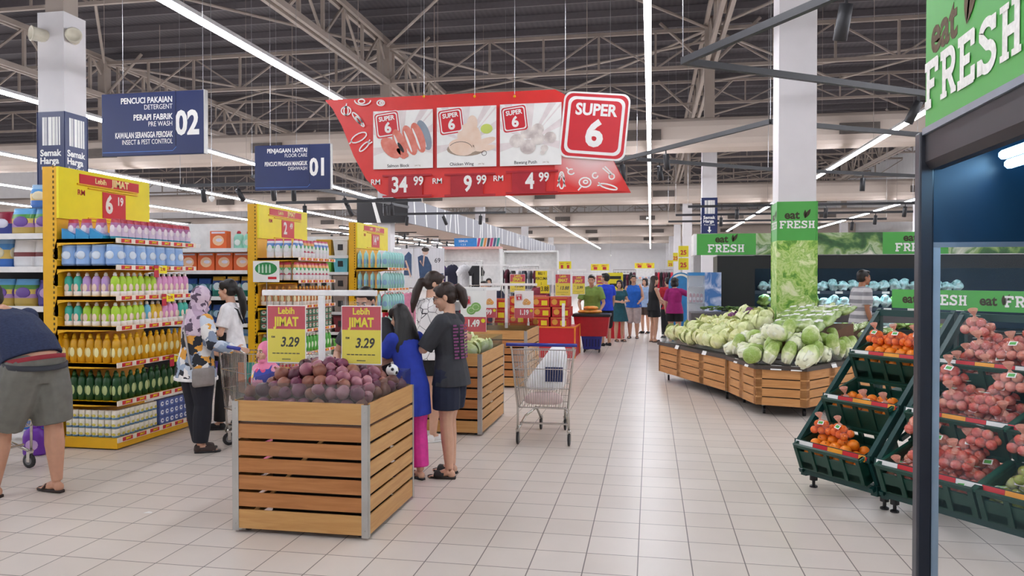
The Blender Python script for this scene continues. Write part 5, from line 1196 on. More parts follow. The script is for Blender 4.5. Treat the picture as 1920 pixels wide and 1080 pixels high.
# double-deck red cart
t=thing('red_cart','red tub cart over a blue basket, pushed by the green polo man','cart',(-1.25,16.46,0)); MR=mat('cart_red','b3202c',.4); MBL=mat('basket_blue','2a3a94',.4)
mb=MB(); mb.loft([[(-.33,-.22,.36),(.33,-.22,.36),(.33,.25,.36),(-.33,.25,.36)],[(-.38,-.26,.8),(.38,-.26,.8),(.38,.3,.8),(-.38,.3,.8)]]); mb.build('tub',MR,t)
mb=MB(); mb.rbox(-.41,.41,-.29,.33,.78,.84,.015); mb.build('rim',BLK,t); 
mb=MB(); mb.loft([[(-.18,-.16,.08),(.18,-.16,.08),(.18,.16,.08),(-.18,.16,.08)],[(-.22,-.2,.36),(.22,-.2,.36),(.22,.2,.36),(-.22,.2,.36)]])
for k in range(6): mb.box(-.18+k*.065,-.155+k*.065,-.2,-.17,.14,.3,1)
mb.build('lower_basket',[MBL,mat('basket_slot','1a2560',.5)],t)
for sx in (-1,1):
    for sy in (-1,1): 
        mb=MB(); mb.X=Matrix.Translation((sx*.16,sy*.13,.04))@Matrix.Rotation(PI/2,4,'Y'); mb.lathe([(.015,-.01),(.04,-.01),(.04,.01),(.015,.01)],12); mb.build('wheel',BLK,t)
for k in range(3):
    blob('snack_pack',[(0,0,0,.14,.1),(0,0,.03,.17,.13),(0,0,.06,.16,.12),(0,0,.08,.1,.06)],mat('pack_orange','e8792c',.35,col2='f0b048'),('lower left','lower right','topmost')[k]+' orange pack heaped on the red cart','pack',(-1.4+k*.2 if k<2 else -1.28,16.5,.842 if k<2 else .925),.3*k,k)
# red gift boxes and their bin
RB=mat('gift_red','b8202a',.4,scale=30,col2='c83a34'); GP=mat('gift_gold','d8a040',.4)
t=thing('red_bin','red display bin with orange edges beyond the trolley','bin',(-1.85,15.6,0))
mb=MB(); mb.box(-.55,.35,-.45,.6,0,.62); mb.build('bin_body',RED,t)
for p,q in (((-.55,-.46,.62),(.35,-.46,.62)),((.355,-.46,.62),(.355,.6,.62)),((.355,-.46,0),(.355,-.46,.62)),((-.555,-.46,0),(-.555,-.46,.62)),((.355,.6,0),(.355,.6,.62))): MB().bar(p,q,.03,.03).build('edge_trim',mat('trim_orange','e88a2c',.4),t)
def gift(w=.36,d=.3,h=.2):
    mb=MB(); mb.rbox(-w/2,w/2,-d/2,d/2,0,h,.008); o=mb.build('gift_box',RB)
    mb=MB(); mb.box(.02,.14,-d/2-.003,-d/2,.03,.13); mb.build('price_label',SYEL,o)
    mb=MB(); mb.poly([(-.09+x_*.06,.1+y_*.06) for x_,y_ in el(0,0,1,1,0,342,12)],(0,-d/2,0),NX,NZ,0,.002); mb.ribbon([(-.17,.18),(.17,.18)],.012,(0,-d/2,0),NX,NZ,0); mb.build('gold_print',GP,o); return Proto(o,'box')
GF=gift()
rr=random.Random(21); n=0
for l in range(4):
    for j in range(2):
        for k in range(2 if l<2 else 2-(j%2)*0):
            if l==3 : continue
            GF.put((-2.2+k*.38+(.03 if l%2 else 0)+ (0 if l<2 else -.0),15.33+j*.38,.622+l*.203),(0,0,rr.uniform(-.08,.08)),'red gift box, %s from left, %s row, %s layer on the red bin'%(od(k),od(j),od(l)),'red gift boxes on the bin')
for c,(x,y) in enumerate(((-2.95,14.6),(-2.9,16.6),(-2.55,17.2))):
    for l in range(6): GF.put((x,y,.001+l*.202),(0,0,.05*(l%3-1)),'red gift box, %s from the floor in the %s stack left of the bin'%(od(l),od(c)),'red gift boxes stacked on the floor')
o=tag(MB().box(-.03,.03,-.01,.01,0,.48).build('white_post',PIPE),'short white post standing before the red gift boxes','post'); o.location=(-1.73,15.165,.622)
# ================================================================ PEOPLE
SKIN=mat('skin','c6957a',.5,var=.05,scale=20,sss=.05); SKINT=mat('skin_tan','a97357',.5,var=.05,scale=20,sss=.05); SKINL=mat('skin_light','d3a58a',.5,var=.05,scale=20,sss=.05)
HAIR=mat('hair_black','17120f',.45,var=.3,scale=12,stretch=(8,8,.6),bump=.3); HAIRB=mat('hair_brown','2c1c14',.45,var=.3,scale=12,stretch=(8,8,.6),bump=.3)
EYEW=mat('eye_white','e8e2dc',.3); EYED=mat('eye_dark','1c1310',.2); LIP=mat('lips','a8605a',.45); BROW=mat('brow_dark','231813',.6)
def cloth(n,c,**k): k.setdefault('var',.12); k.setdefault('scale',14); k.setdefault('bump',.25); return mat('cloth_'+n,c,.8,**k)
def pat(name,base,spots,scale=9,cut=.16,edge=False):
    m,N,L,b=nodes('cloth_'+name,.8); tc=N.new('ShaderNodeTexCoord'); v=N.new('ShaderNodeTexVoronoi'); v.inputs['Scale'].default_value=scale; v.inputs['Randomness'].default_value=1
    nz=N.new('ShaderNodeTexNoise'); nz.inputs['Scale'].default_value=scale*1.1; L.new(tc.outputs['Object'],nz.inputs[0]); ad=N.new('ShaderNodeVectorMath'); ad.operation='MULTIPLY_ADD'; ad.inputs[1].default_value=(.12,.12,.12)
    L.new(nz.outputs[1],ad.inputs[0]); L.new(tc.outputs['Object'],ad.inputs[2]); L.new((tc.outputs['Object'] if edge else ad.outputs[0]),v.inputs['Vector'])
    if edge:
        v.feature='DISTANCE_TO_EDGE'; lt=N.new('ShaderNodeMath'); lt.operation='LESS_THAN'; lt.inputs[1].default_value=cut; L.new(v.outputs['Distance'],lt.inputs[0])
        mx=N.new('ShaderNodeMix'); mx.data_type='RGBA'; L.new(lt.outputs[0],mx.inputs[0]); mx.inputs[6].default_value=rgb(base); mx.inputs[7].default_value=rgb(spots[0]); L.new(mx.outputs[2],b.inputs['Base Color']); return m
    rp=N.new('ShaderNodeValToRGB'); rp.color_ramp.interpolation='CONSTANT'; sp=N.new('ShaderNodeSeparateColor'); L.new(v.outputs['Color'],sp.inputs[0]); L.new(sp.outputs[0],rp.inputs[0])
    cs=[base]+list(spots); e=rp.color_ramp.elements; e[0].position=0; e[0].color=rgb(cs[0]); e[1].position=1/len(cs); e[1].color=rgb(cs[1])
    for i,c in enumerate(cs[2:]): q=e.new((i+2)/len(cs)); q.color=rgb(c)
    L.new(rp.outputs[0],b.inputs['Base Color']); return m
V=Vector
class Body:
    def __init__(s,label,loc,rz,H=1.6,skin=SKIN,fat=1.0,lean=0,head=(0,0),pose={},vox=.007,fem=True,feet=True,hands=(.5,.5),hipw=1.0):
        s.k=k=H/1.70; s.fat=fat; s.vox=vox; s.t=thing('person',label,'person',loc,math.radians(rz)); s.nr=None
        J=dict(pel=(0,0,.94),wai=(0,0,1.08),che=(0,.005,1.26),nb=(0,-.015,1.41),hd=(0,.02,1.585))
        for n,q in (('R',1),('L',-1)):
            J.update({'hip'+n:(q*.085*hipw,0,.90),'kn'+n:(q*.095,.015,.49),'an'+n:(q*.095,-.02,.085),'sh'+n:(q*(.155 if fem else .18),-.01,1.365),'el'+n:(q*.215,-.03,1.10),'wr'+n:(q*.23,.05,.87)})
        s.J={n:V(p) for n,p in J.items()}
        up=['wai','che','nb','hd','shR','shL','elR','elL','wrR','wrL']; a=math.radians(lean); c,sn=math.cos(a),math.sin(a)
        def rot(p,f=1.0):
            ca,sa=math.cos(a*f),math.sin(a*f); y,z=p.y,p.z-.94; return V((p.x,y*ca+z*sa,.94-y*sa+z*ca))
        for n in up: s.J[n]=rot(s.J[n],.6 if n=='wai' else 1)
        for n,p in pose.items(): s.J[n]=V(p)
        s.S=V((1,0,0)); tw=math.radians(pose.get('_tw',0)) if False else 0
        J=s.J; mb=MB(); f=fat
        s.rings=[(J['pel']+V((0,0,-.12)),.115*f*hipw,.1*f),(J['pel']+V((0,-.01,-.03)),(.168 if fem else .16)*f*hipw,.12*f),(J['wai'],(.128 if fem else .15)*f,.098*f),(J['che'],(.142 if fem else .168)*f,.108*f),(J['che'].lerp(J['nb'],.62),(.15 if fem else .18),.085),(J['nb'].lerp(J['che'],.12),.085,.06),(J['nb'],.058,.055)]
        mb.loft(s.torso())
        for n in 'RL':
            s.limb(mb,['hip'+n,'kn'+n,'an'+n],[.088*f,.082*f,.056*f**.5,.056*f,.036])
            s.limb(mb,['sh'+n,'el'+n,'wr'+n],[.05*f**.5,.046*f,.036,.036*f**.5,.025])
            if feet:
                an=J['an'+n]; d=s.fdir(n); q=V((-d.y,d.x,0)); 
                mb.ell(an-d*.02+V((0,0,-.045)),(.034,.034,.038),10,7); mb.tube((an+V((0,0,-.02)),an+d*.06+V((0,0,-.045)),an+d*.13+V((0,0,-.062))),[.036,.036,.026],8); mb.ell(an+d*.12+V((0,0,-.066)),(.042,.042,.018),10,6)
                for i in range(5): mb.tube((an+d*.12+q*(.03-i*.015)+V((0,0,-.068)),an+d*(.185-.006*i*i*.5)+q*(.034-i*.016)+V((0,0,-.072))),[.011,.009],6)
            s.hand(mb,n,hands['RL'.index(n)])
        # head
        hd=J['hd']; s.M=M=(Matrix.Rotation(math.radians(head[0]),3,'Z')@Matrix.Rotation(math.radians(-head[1]-lean*.4),3,'X')); s.hd=hd
        P=s.hp
        mb.tube((J['nb']+V((0,0,-.03)),P((0,-.02,-.07))),[.056,.05],10); mb.tube((J['nb'].lerp(J['shR'],.75),J['nb']+V((0,0,.02)),J['nb'].lerp(J['shL'],.75)),[.035,.05,.035],8)
        E=lambda c,r: mb.ell(P(c),r,14,10,None,M)
        E((0,-.012,.03),(.075,.094,.086)); E((0,.03,-.035),(.06,.064,.078)); E((0,.064,-.092),(.028,.026,.022)); E((0,.076,.028),(.052,.018,.014)); E((0,.1,-.03),(.017,.014,.01)); E((0,.086,-.06),(.026,.014,.014))
        mb.tube((P((0,.086,.015)),P((0,.108,-.022))),[.009,.013],8)
        for q in (-1,1): E((q*.036,.062,-.028),(.026,.026,.026)); E((q*.077,-.008,-.012),(.009,.02,.03))
        s.put('body',mb,skin,3)
        for q in (-1,1):
            e=MB(); e.ell(P((q*.031,.08,.006)),(.013,.01,.008),10,6,0,M); e.ell(P((q*.031,.088,.006)),(.0065,.003,.0065),8,5,1,M); e.build('eye',[EYEW,EYED],s.t,True)
            MB().tube([P((q*x,y,z)) for x,y,z in ((.014,.094,.026),(.032,.091,.031),(.05,.078,.026))],[.0035,.004,.002],6).build('eyebrow',BROW,s.t,True)
        e=MB(); e.ell(P((0,.098,-.056)),(.022,.007,.005),12,6,None,M); e.ell(P((0,.097,-.064)),(.019,.008,.006),12,6,None,M); e.build('lips',LIP,s.t,True)
        s.t.scale=(k,k,k)
    def hp(s,p): return s.hd+s.M@V(p)
    def fdir(s,n):
        d=s.J.get('fd'+n,V((0.12 if n=='R' else -.12,1,0))); return d.normalized()
    def torso(s,off=0,i0=0,i1=7,n=18):
        R=[]; C=[r[0] for r in s.rings]
        for i in range(i0,i1):
            c,a,b=s.rings[i]; t=(C[min(i+1,6)]-C[max(i-1,0)]).normalized(); d=t.cross(s.S).normalized()
            R.append([c+s.S*((a+off)*math.cos(2*PI*k/n))+d*((b+off)*math.sin(2*PI*k/n)) for k in range(n)])
        return R
    def limb(s,mb,J,R,off=0,frac=2.0,flare=0,cut=False):
        a,b,c=[s.J[j] for j in J]; pts=[a,a.lerp(b,.45),b,b.lerp(c,.35),c]; T=[0,.45,1,1.35,2]; P=[];Q=[]
        for i,(p,t) in enumerate(zip(pts,T)):
            if t<=frac: P.append(p); Q.append(R[i]+off+flare*t/max(frac,.01))
            else:
                t0=T[i-1]; f=(frac-t0)/(t-t0); 
                if f>.02: P.append(pts[i-1].lerp(p,f)); Q.append(R[i-1]+(R[i]-R[i-1])*f+off+flare)
                break
        mb.tube(P,Q,12)
        mb.ell(a,Q[0],10,8)
        if frac>=1: mb.ell(b,Q[2],10,8)
        return P[-1]
    def hand(s,mb,n,curl):
        w=s.J['wr'+n]; d=(w-s.J['el'+n]).normalized(); q=1 if n=='R' else -1; nn=V((-q,0,0)); nn=(nn-d*nn.dot(d)); nn=nn.normalized() if nn.length>.1 else V((0,0,-1)); sd=d.cross(nn).normalized()
        if sd.y*1+sd.z*.3<0: sd=-sd
        M=Matrix((sd,nn,d)).transposed(); mb.ell(w+d*.045,(.038,.016,.05),10,8,None,M); mb.tube((w-d*.02,w+d*.03),[.026,.024],8)
        for i,(o,l) in enumerate(((.028,.07),(.01,.08),(-.009,.075),(-.027,.058))):
            p=w+d*.082+sd*o; P=[p-d*.02]; a=curl*(.5+.12*i)
            dd=d.copy()
            for k in range(3): P.append(P[-1]+dd*(l/2.6+(.02 if k==0 else 0))); dd=(dd*math.cos(a)+nn*math.sin(a)).normalized()
            mb.tube(P,[.0095,.0092,.0085,.007],7)
        p=w+d*.02+sd*.026; mb.tube((p,p+(d*.6+sd*.7).normalized()*.04,p+(d*.85+sd*.4+nn*curl*.5).normalized()*.075),[.013,.0105,.008],7)
    def put(s,name,mb,m,sm=3,vox=None,parent=None):
        o=mb.build(name,m,parent or s.t,True); r=o.modifiers.new('remesh','REMESH'); r.mode='VOXEL'; r.voxel_size=vox or s.vox; r.use_smooth_shade=True
        if sm: q=o.modifiers.new('smooth','SMOOTH'); q.factor=.5; q.iterations=sm
        return o
    # ---- clothing
    def top(s,m,sleeve=.6,hem=.0,off=.016,flare=.01,name='shirt',neck=6,armoff=.016):
        mb=MB(); R=s.torso(off,1,neck); c,a,b=s.rings[1]; h=V((0,0,-hem)); n=18
        R=[[c+h+s.S*((a+off+flare)*math.cos(2*PI*k/n))+V((0,1,0))*((b+off+flare)*math.sin(2*PI*k/n)) for k in range(n)]]+R if hem>0 else ([[p.lerp(q,.45) for p,q in zip(R[0],R[1])]]+R[1:] if hem<0 else R)
        mb.loft(R); J=s.J; mb.tube((J['nb'].lerp(J['shR'],.85),J['nb'].lerp(J['shR'],.35)+V((0,0,.0)),J['nb']+V((0,0,-.012)),J['nb'].lerp(J['shL'],.35),J['nb'].lerp(J['shL'],.85)),[.05,.055,.066,.055,.05],10)
        for n in 'RL':
            if sleeve: s.limb(mb,['sh'+n,'el'+n,'wr'+n],[.056,.056,.045,.045,.034],armoff,sleeve,.006)
        return s.put(name,mb,m,5)
    def legs(s,m,frac=1.0,off=.014,flare=.012,name='shorts',top=-.01):
        mb=MB(); f=s.fat; c,a,b=s.rings[1]
        mb.loft([[p+V((0,0,dz)) for p in r] for r,dz in zip(s.torso(off*.4,0,2)+[s.torso(off*.4,1,2)[0]],(0,0,top+.03))])
        for n in 'RL': s.limb(mb,['hip'+n,'kn'+n,'an'+n],[.094*f,.088*f,.062*f**.5,.06*f,.046],off,frac,flare)
        return s.put(name,mb,m,4)
    def skirt(s,m,z,wd,name='dress'):
        mb=MB(); R=s.torso(.016,1,6); c,a,b=s.rings[1]; n=18
        R=[[V((c.x,c.y,z))+V(((a*wd+.03)*math.cos(2*PI*k/n)*(1+.04*math.sin(6*2*PI*k/n)),(b*wd+.03)*math.sin(2*PI*k/n)*(1+.04*math.sin(6*2*PI*k/n)),0)) for k in range(n)]]+R; mb.loft(R)
        for q in 'RL': s.limb(mb,['sh'+q,'el'+q,'wr'+q],[.056,.056,.045,.045,.034],.014,.5,.006)
        return s.put(name,mb,m,4)
    def hair(s,m=HAIR,style='short'):
        mb=MB(); E=lambda c,r: mb.ell(s.hp(c),r,14,10,None,s.M)
        E((0,-.024,.04),(.084,.098,.09)); E((0,-.045,-.005),(.08,.068,.075))
        if style!='short': E((0,.035,.085),(.07,.05,.028)); E((.06,.02,.05),(.022,.05,.05)); E((-.06,.02,.05),(.022,.05,.05))
        else: E((0,.03,.095),(.065,.06,.026))
        if style=='pony': mb.tube([s.hp(p) for p in ((0,-.09,.05),(0,-.13,.05),(0,-.155,.0),(0,-.15,-.08),(0,-.14,-.15))],[.022,.04,.047,.042,.014],10)
        if style=='lowpony': mb.tube([s.hp(p) for p in ((0,-.1,.02),(0,-.14,-.01),(.01,-.16,-.12),(.02,-.16,-.24),(.02,-.15,-.34))],[.026,.042,.046,.038,.012],10)
        if style=='bob': E((0,-.03,-.05),(.095,.085,.085)); E((.068,.005,-.045),(.026,.05,.07)); E((-.068,.005,-.045),(.026,.05,.07))
        if style=='vlong':
            R=[]
            for z,a,b,y in ((.08,.08,.08,-.03),(-.05,.1,.08,-.05),(-.16,.13,.07,-.08),(-.3,.155,.065,-.11),(-.45,.15,.06,-.13),(-.58,.12,.05,-.13),(-.64,.07,.035,-.13)):
                c=s.hp((0,y,max(z,-.06)))+V((0,-.0,min(0,z+.06))); R.append([c+(s.M@V((1,0,0)))*(a*math.cos(2*PI*k/16))+(s.M@V((0,1,0)))*(b*math.sin(2*PI*k/16)) for k in range(16)])
            mb.loft(R)
        if style=='long':
            R=[]
            for z,a,b,y in ((.06,.08,.07,-.04),(-.05,.095,.06,-.055),(-.16,.115,.05,-.085),(-.3,.12,.045,-.1),(-.42,.1,.04,-.1),(-.48,.06,.03,-.1)): 
                q=min(1,max(0,(-z-.05)/.3)); c=s.hp((0,y,max(z,-.06)))+V((0,0,min(0,z+.06))); R.append([c+(s.M@V((1,0,0)))*(a*math.cos(2*PI*k/14))+(s.M@V((0,1,0)))*(b*math.sin(2*PI*k/14)) for k in range(14)])
            mb.loft(R)
        return s.put('hair',mb,m,2)
    def hijab(s,m):
        mb=MB(); E=lambda c,r: mb.ell(s.hp(c),r,16,12,None,s.M); E((0,-.03,.025),(.098,.112,.115)); E((0,-.03,-.07),(.085,.085,.08)); E((0,.04,-.105),(.055,.05,.035))
        nb=s.J['nb']; R=[]
        for z,a,b in ((.12,.085,.085),(.03,.105,.1),(-.05,.18,.125),(-.14,.205,.15),(-.22,.2,.155)): c=nb+V((0,0,z)); R.append([c+V((a*math.cos(2*PI*k/20)*(1+.05*math.sin(5*2*PI*k/20)),b*math.sin(2*PI*k/20)*(1+.06*math.sin(4*2*PI*k/20)),-.03*math.sin(2*PI*k/20))) for k in range(20)])
        mb.loft(R); return s.put('headscarf',mb,m,3)
    def shoes(s,m,kind='flat',sole=BLK):
        for n in 'RL':
            an=s.J['an'+n]; d=s.fdir(n); q=V((-d.y,d.x,0)); z0=V((0,0,-.083)); mb=MB()
            out=[(-.06,.02),(-.055,-.02),(0,-.034),(.08,-.042),(.15,-.046),(.19,-.03),(.2,.005),(.17,.04),(.1,.045),(0,.034)]
            mb.prism(out if True else out,.018,an+z0-V((0,0,.0)),d,q,0)
            if kind=='slipper':
                mb.tube([an+d*.1+q*.048+V((0,0,-.068)),an+d*.09+q*.02+V((0,0,-.035)),an+d*.135+V((0,0,-.05)),an+d*.09-q*.02+V((0,0,-.035)),an+d*.1-q*.048+V((0,0,-.068))],.009,6,1)
            elif kind=='slide':
                mb.loft([[an+d*x+q*(.05*math.cos(a))+V((0,0,-.07+.052*math.sin(a))) for a in [PI*j/8 for j in range(9)]]+[an+d*x+q*(.044*math.cos(a))+V((0,0,-.07+.044*math.sin(a))) for a in [PI*(8-j)/8 for j in range(9)]] for x in (.04,.07,.11,.13)],1)
            else:
                mb.ell(an-d*.02+V((0,0,-.045)),(.042,.044,.04),10,7,1); mb.tube((an+d*.0+V((0,0,-.045)),an+d*.08+V((0,0,-.05)),an+d*.15+V((0,0,-.06))),[.04,.043,.034],10,1)
            o=mb.build('sandal' if kind in('slipper','slide') else 'shoe',[sole,m],s.t,True)
BLKC=cloth('black','17181b'); NVYC=cloth('navy','1c2338'); CHAR=cloth('charcoal','34353a'); 
# 1 bending man, left edge
p=Body('man in navy tee and grey shorts bending over a trolley at the left edge',(-4.5,4.87,0),82,1.78,SKIN,1.2,43,pose=dict(knR=(.12,-.03,.50),anR=(.12,-.06,.085),knL=(-.12,.16,.5),anL=(-.12,.24,.085),elR=(.28,.72,1.12),wrR=(.22,.92,1.0),elL=(-.29,.70,1.12),wrL=(-.24,.92,1.02)),fem=False,vox=.008,hipw=1.02)
NT=mat('cloth_navy_knit','222a44',.9,scale=60,col2='2f3a58',stretch=(1,1,4),bump=.3)
p.top(NT,.75,-1,.03,.02,'tee_shirt'); GS=cloth('grey_shorts','6b6a62'); p.legs(GS,.98,.03,.03,'shorts',.03); p.shoes(mat('sandal_brown','3a2620',.6),'slipper',mat('sandal_sole','2a1d19',.7)); p.hair(HAIR,'short')
c,a,b=p.rings[1]
def band(p,z,h,off,m,name,i=1,tilt=0):
    c,a,b=p.rings[i]; n=28; R=[]
    for zz,o in ((z,off),(z+h,off),(z+h,off-.02),(z,off-.02)): R.append([c+V(((a+o)*math.cos(2*PI*k/n),(b+o)*math.sin(2*PI*k/n),zz-tilt*math.sin(2*PI*k/n))) for k in range(n)])
    return MB().loft(R+[R[0]],cap=False).build(name,m,p.t,True)
band(p,.012,.035,.024,mat('belt_dark','22242c',.6),'belt',1,-.02); band(p,.046,.03,.01,cloth('red_band','8c2630'),'waistband',1,.03)
# 2 headscarf woman
FLOR=pat('floral','e6e4e0',('23262e','9fb0c4','e9e6e2','26292f','c9d2dc','e0a040','8794a8'),11); HIJ=pat('scarf_print','cdb6c8',('d2bccd','d8c4d2','5a4a5c','cdb6c8','b79fb4'),13)
q=fl_=atZ(370,846)
p=Body('woman in lilac headscarf and floral blouse, seen from behind at the trolley',(q.x,q.y,0),-28,1.53,SKINL,1.2,4,(25,5),pose=dict(elR=(.27,.02,1.12),wrR=(.3,.26,1.06),elL=(-.25,.02,1.1),wrL=(-.22,.24,1.02),knL=(-.05,.0,.49),anL=(-.0,.03,.085),fdR=(.6,1,0)),vox=.008)
p.top(FLOR,1.85,.14,.03,.02,'blouse'); p.legs(cloth('dark_denim','1a1c26'),1.95,.014,.012,'jeans'); p.shoes(mat('shoe_brown','3a2c28',.6),'flat'); p.hijab(HIJ)
band(p,-.16,.03,.056,cloth('blouse_trim','e8e6e2'),'blouse_hem')
MB().tube((p.J['shL']+V((.06,-.10,.06)),p.J['che']+V((.02,-.165,-.02)),p.J['pel']+V((.16,-.165,.0)),p.J['pel']+V((.2,-.12,-.1))),.011,6).build('bag_strap',cloth('strap_grey','a8a29e'),p.t,True)
mb=MB(); c=p.J['pel']+V((.235,-.06,-.15)); mb.rbox(c.x-.03,c.x+.03,c.y-.12,c.y+.12,c.z-.09,c.z+.1,.03); mb.build('shoulder_bag',cloth('bag_grey','8f8884'),p.t,True)
# 3 cashier
q=atZ(437,803)
p=Body('young woman in white polo and black apron facing left with a ponytail',(q.x,q.y,0),102,1.60,SKINL,.98,3,(-8,4),pose=dict(elR=(.22,.06,1.1),wrR=(.14,.3,1.08),elL=(-.22,.06,1.1),wrL=(-.14,.3,1.08),anL=(-.08,.12,.085),knL=(-.09,.08,.49),anR=(.095,-.1,.1)),vox=.007)
p.top(cloth('white_polo','e9e7e8'),.75,.02,.022,.01,'polo_shirt'); p.legs(BLKC,1.96,.012,.012,'trousers'); p.shoes(BLKC,'flat'); p.hair(HAIR,'lowpony')
mb=MB(); R=[]
for z,w_,y in ((.62,.15,.16),(.95,.18,.165),(1.1,.15,.15),(1.22,.1,.15),(1.25,.09,.148)): R.append([V((w_*math.cos(a),y*.98*math.sin(a)*.9+.012,z)) for a in [PI*(.02+.96*j/12) for j in range(13)]]+[V((w_*.93*math.cos(a),y*.9*math.sin(a)*.9+.01,z)) for a in [PI*(.02+.96*(12-j)/12) for j in range(13)]])
mb.loft(R); mb.build('apron',BLKC,p.t,True)
for s in (-1,1): MB().tube((V((s*.09,.14,1.24)),V((s*.1,.12,1.33)),V((s*.09,.03,1.41)),V((s*.07,-.08,1.36)),V((s*.04,-.135,1.2))),.011,6).build('apron_strap',BLKC,p.t,True)
for s in (-1,1): MB().tube((V((s*.06,.0,1.43)),V((s*.05,.06,1.42)),V((s*.012,.1,1.365))),[.016,.018,.006],8).build('collar',cloth('white_polo','e9e7e8'),p.t,True)
# 4 shopper behind the right price sign
p=Body('shopper in dark tee reaching over the onions, mostly hidden by the right sign',(-2.27,5.93,0),176,1.55,SKIN,1.1,10,(0,20),pose=dict(elR=(.30,.08,1.1),wrR=(.18,.33,1.02),elL=(-.27,.1,1.08),wrL=(-.1,.34,1.0)),vox=.008)
p.top(CHAR,.72,.1,.02,.01,'tee_shirt'); p.legs(BLKC,1.95,.012,.01,'trousers'); p.shoes(BLKC,'flat'); p.hair(HAIR,'short')
# 5 girl with long hair, blue tunic and pink trousers
q=atZ(783,906)
p=Body('girl with long black hair, blue tunic and pink trousers at the onion crate',(q.x-.07,q.y+.06,0),58,1.42,SKINL,1.02,14,(0,18),pose=dict(elR=(.22,.26,1.06),wrR=(.14,.46,1.02),elL=(-.22,.27,1.06),wrL=(-.14,.48,1.02)),vox=.008)
p.skirt(cloth('royal_blue','2238a0'),.64,1.0,'tunic'); p.legs(cloth('hot_pink','e0409c'),1.9,.008,.03,'trousers',-.05); p.shoes(mat('shoe_maroon','4a1a2c',.6),'slide'); p.hair(HAIR,'vlong')
# 6 black tee ponytail
q=atZ(845,892)
p=Body('ponytail woman with glasses in black printed tee and navy shorts facing left',(q.x,q.y,0),80,1.575,SKINL,1.0,3,(20,16),pose=dict(elL=(-.2,.16,1.13),wrL=(-.15,.4,1.1),elR=(.2,.2,1.12),wrR=(.12,.42,1.14),anL=(-.09,-.03,.085),knL=(-.09,.0,.49),anR=(.09,.03,.085),knR=(.09,.05,.49)),vox=.0065,hands=(.7,.7))
p.top(CHAR,.95,.1,.028,.018,'tee_shirt',6,.022); p.legs(NVYC,.72,.024,.02,'shorts'); p.shoes(mat('sandal_black','1e1c1c',.6),'slide',mat('sandal_sole_dark','2c2522',.7)); p.hair(HAIRB,'pony')
mb=MB()
for s in (-1,1): mb.tube([p.hp((s*.032+.02*math.cos(a),.1,.005+.016*math.sin(a))) for a in [2*PI*k/12 for k in range(13)]],.0022,5); mb.tube((p.hp((s*.052,.1,.01)),p.hp((s*.08,.03,.01)),p.hp((s*.082,-.01,.0))),.0022,5)
mb.build('glasses',BLK,p.t); MB().ell(p.hp((0,-.115,.05)),(.03,.02,.03),10,6).build('hair_tie',cloth('tie_pink','b8707c'),p.t,True)
PRT=mat('print_mauve','7a3f6c',.7)
mb=MB(); c,a,b=p.rings[3]; cw,aw,bw=p.rings[2]
for j in range(11):
    for i in range(4):
        z=1.33-.028*j; f=(c.z-z)/(c.z-cw.z); f=max(0,min(1,f)); A=a+(aw-a)*f+.05; B=b+(bw-b)*f+.052; cy=c.y+(cw.y-c.y)*f
        an=-PI*(.5+.26)+i*PI*.13+.02; an2=an+PI*(.09 if (i+j)%3 else .06)
        mb.ribbon([(0,0),(1,0)],.01,(0,0,0),NX,NZ) if False else mb.loft([[V((A*math.cos(t),cy+B*math.sin(t),z)),V((A*math.cos(t),cy+B*math.sin(t),z+.016)),V((A*.97*math.cos(t),cy+B*.97*math.sin(t),z+.016)),V((A*.97*math.cos(t),cy+B*.97*math.sin(t),z))] for t in (an,(an+an2)/2,an2)])
mb.build('back_print',PRT,p.t)
# 7 white patterned shirt
q=atZ(808,826)
p=Body('tall woman in white line-patterned shirt and black shorts behind the ponytail woman',(q.x-.02,q.y,0),-38,1.68,SKINL,1.0,5,(-35,12),pose=dict(elR=(.22,.1,1.1),wrR=(.16,.32,1.05),elL=(-.22,.1,1.1),wrL=(-.16,.3,1.02)),vox=.008)
p.top(pat('line_print','ece9e6',('2a2a2e',),10,.022,True),.8,.08,.03,.02,'shirt'); p.legs(BLKC,.55,.02,.02,'shorts'); p.shoes(mat('shoe_white','e6e3de',.5),'flat',PRW); p.hair(HAIRB,'lowpony')
# 8-13 further along the aisle
p=Body('man in green polo facing us, leaning on the red cart',(-1.30,17.15,0),178,1.7,SKIN,1.1,14,(0,4),pose=dict(elR=(.28,.16,1.05),wrR=(.22,.36,.9),elL=(-.28,.16,1.05),wrL=(-.22,.36,.9)),vox=.011,fem=False)
p.top(cloth('green_polo','7d9a4a'),.75,.06,.02,.01,'polo_shirt'); p.legs(cloth('khaki','8a8068'),1.95,.014,.012,'trousers'); p.shoes(BLKC,'flat'); p.hair(HAIR,'short')
p=Body('man in bright blue tee standing behind the red cart, facing away left',(-1.05,18.0,0),40,1.72,SKIN,1.05,0,(20,0),vox=.011,fem=False)
p.top(cloth('bright_blue','2040c8'),.7,.08,.02,.01,'tee_shirt'); p.legs(BLKC,1.0,.02,.02,'shorts'); p.shoes(BLKC,'flat'); p.hair(HAIR,'short')
p=Body('woman in dark teal dress with bobbed hair walking in the aisle',(-.78,19.3,0),208,1.56,SKINL,1.02,0,(-45,0),pose=dict(elR=(.22,.02,1.12),wrR=(.08,.24,1.1),elL=(-.22,.04,1.12),wrL=(-.08,.25,1.12)),vox=.011)
p.skirt(cloth('teal','1f5560'),.56,1.45); p.shoes(mat('sandal_brown','3a2620',.6),'slide'); p.hair(HAIR,'bob')
p=Body('man in bright blue vest behind the teal dress woman',(-.45,20.4,0),175,1.68,SKIN,1.15,0,(15,0),pose=dict(elL=(-.26,.05,1.1),wrL=(-.2,.3,1.0),elR=(.24,.1,1.1),wrR=(.14,.3,1.05)),vox=.012,fem=False)
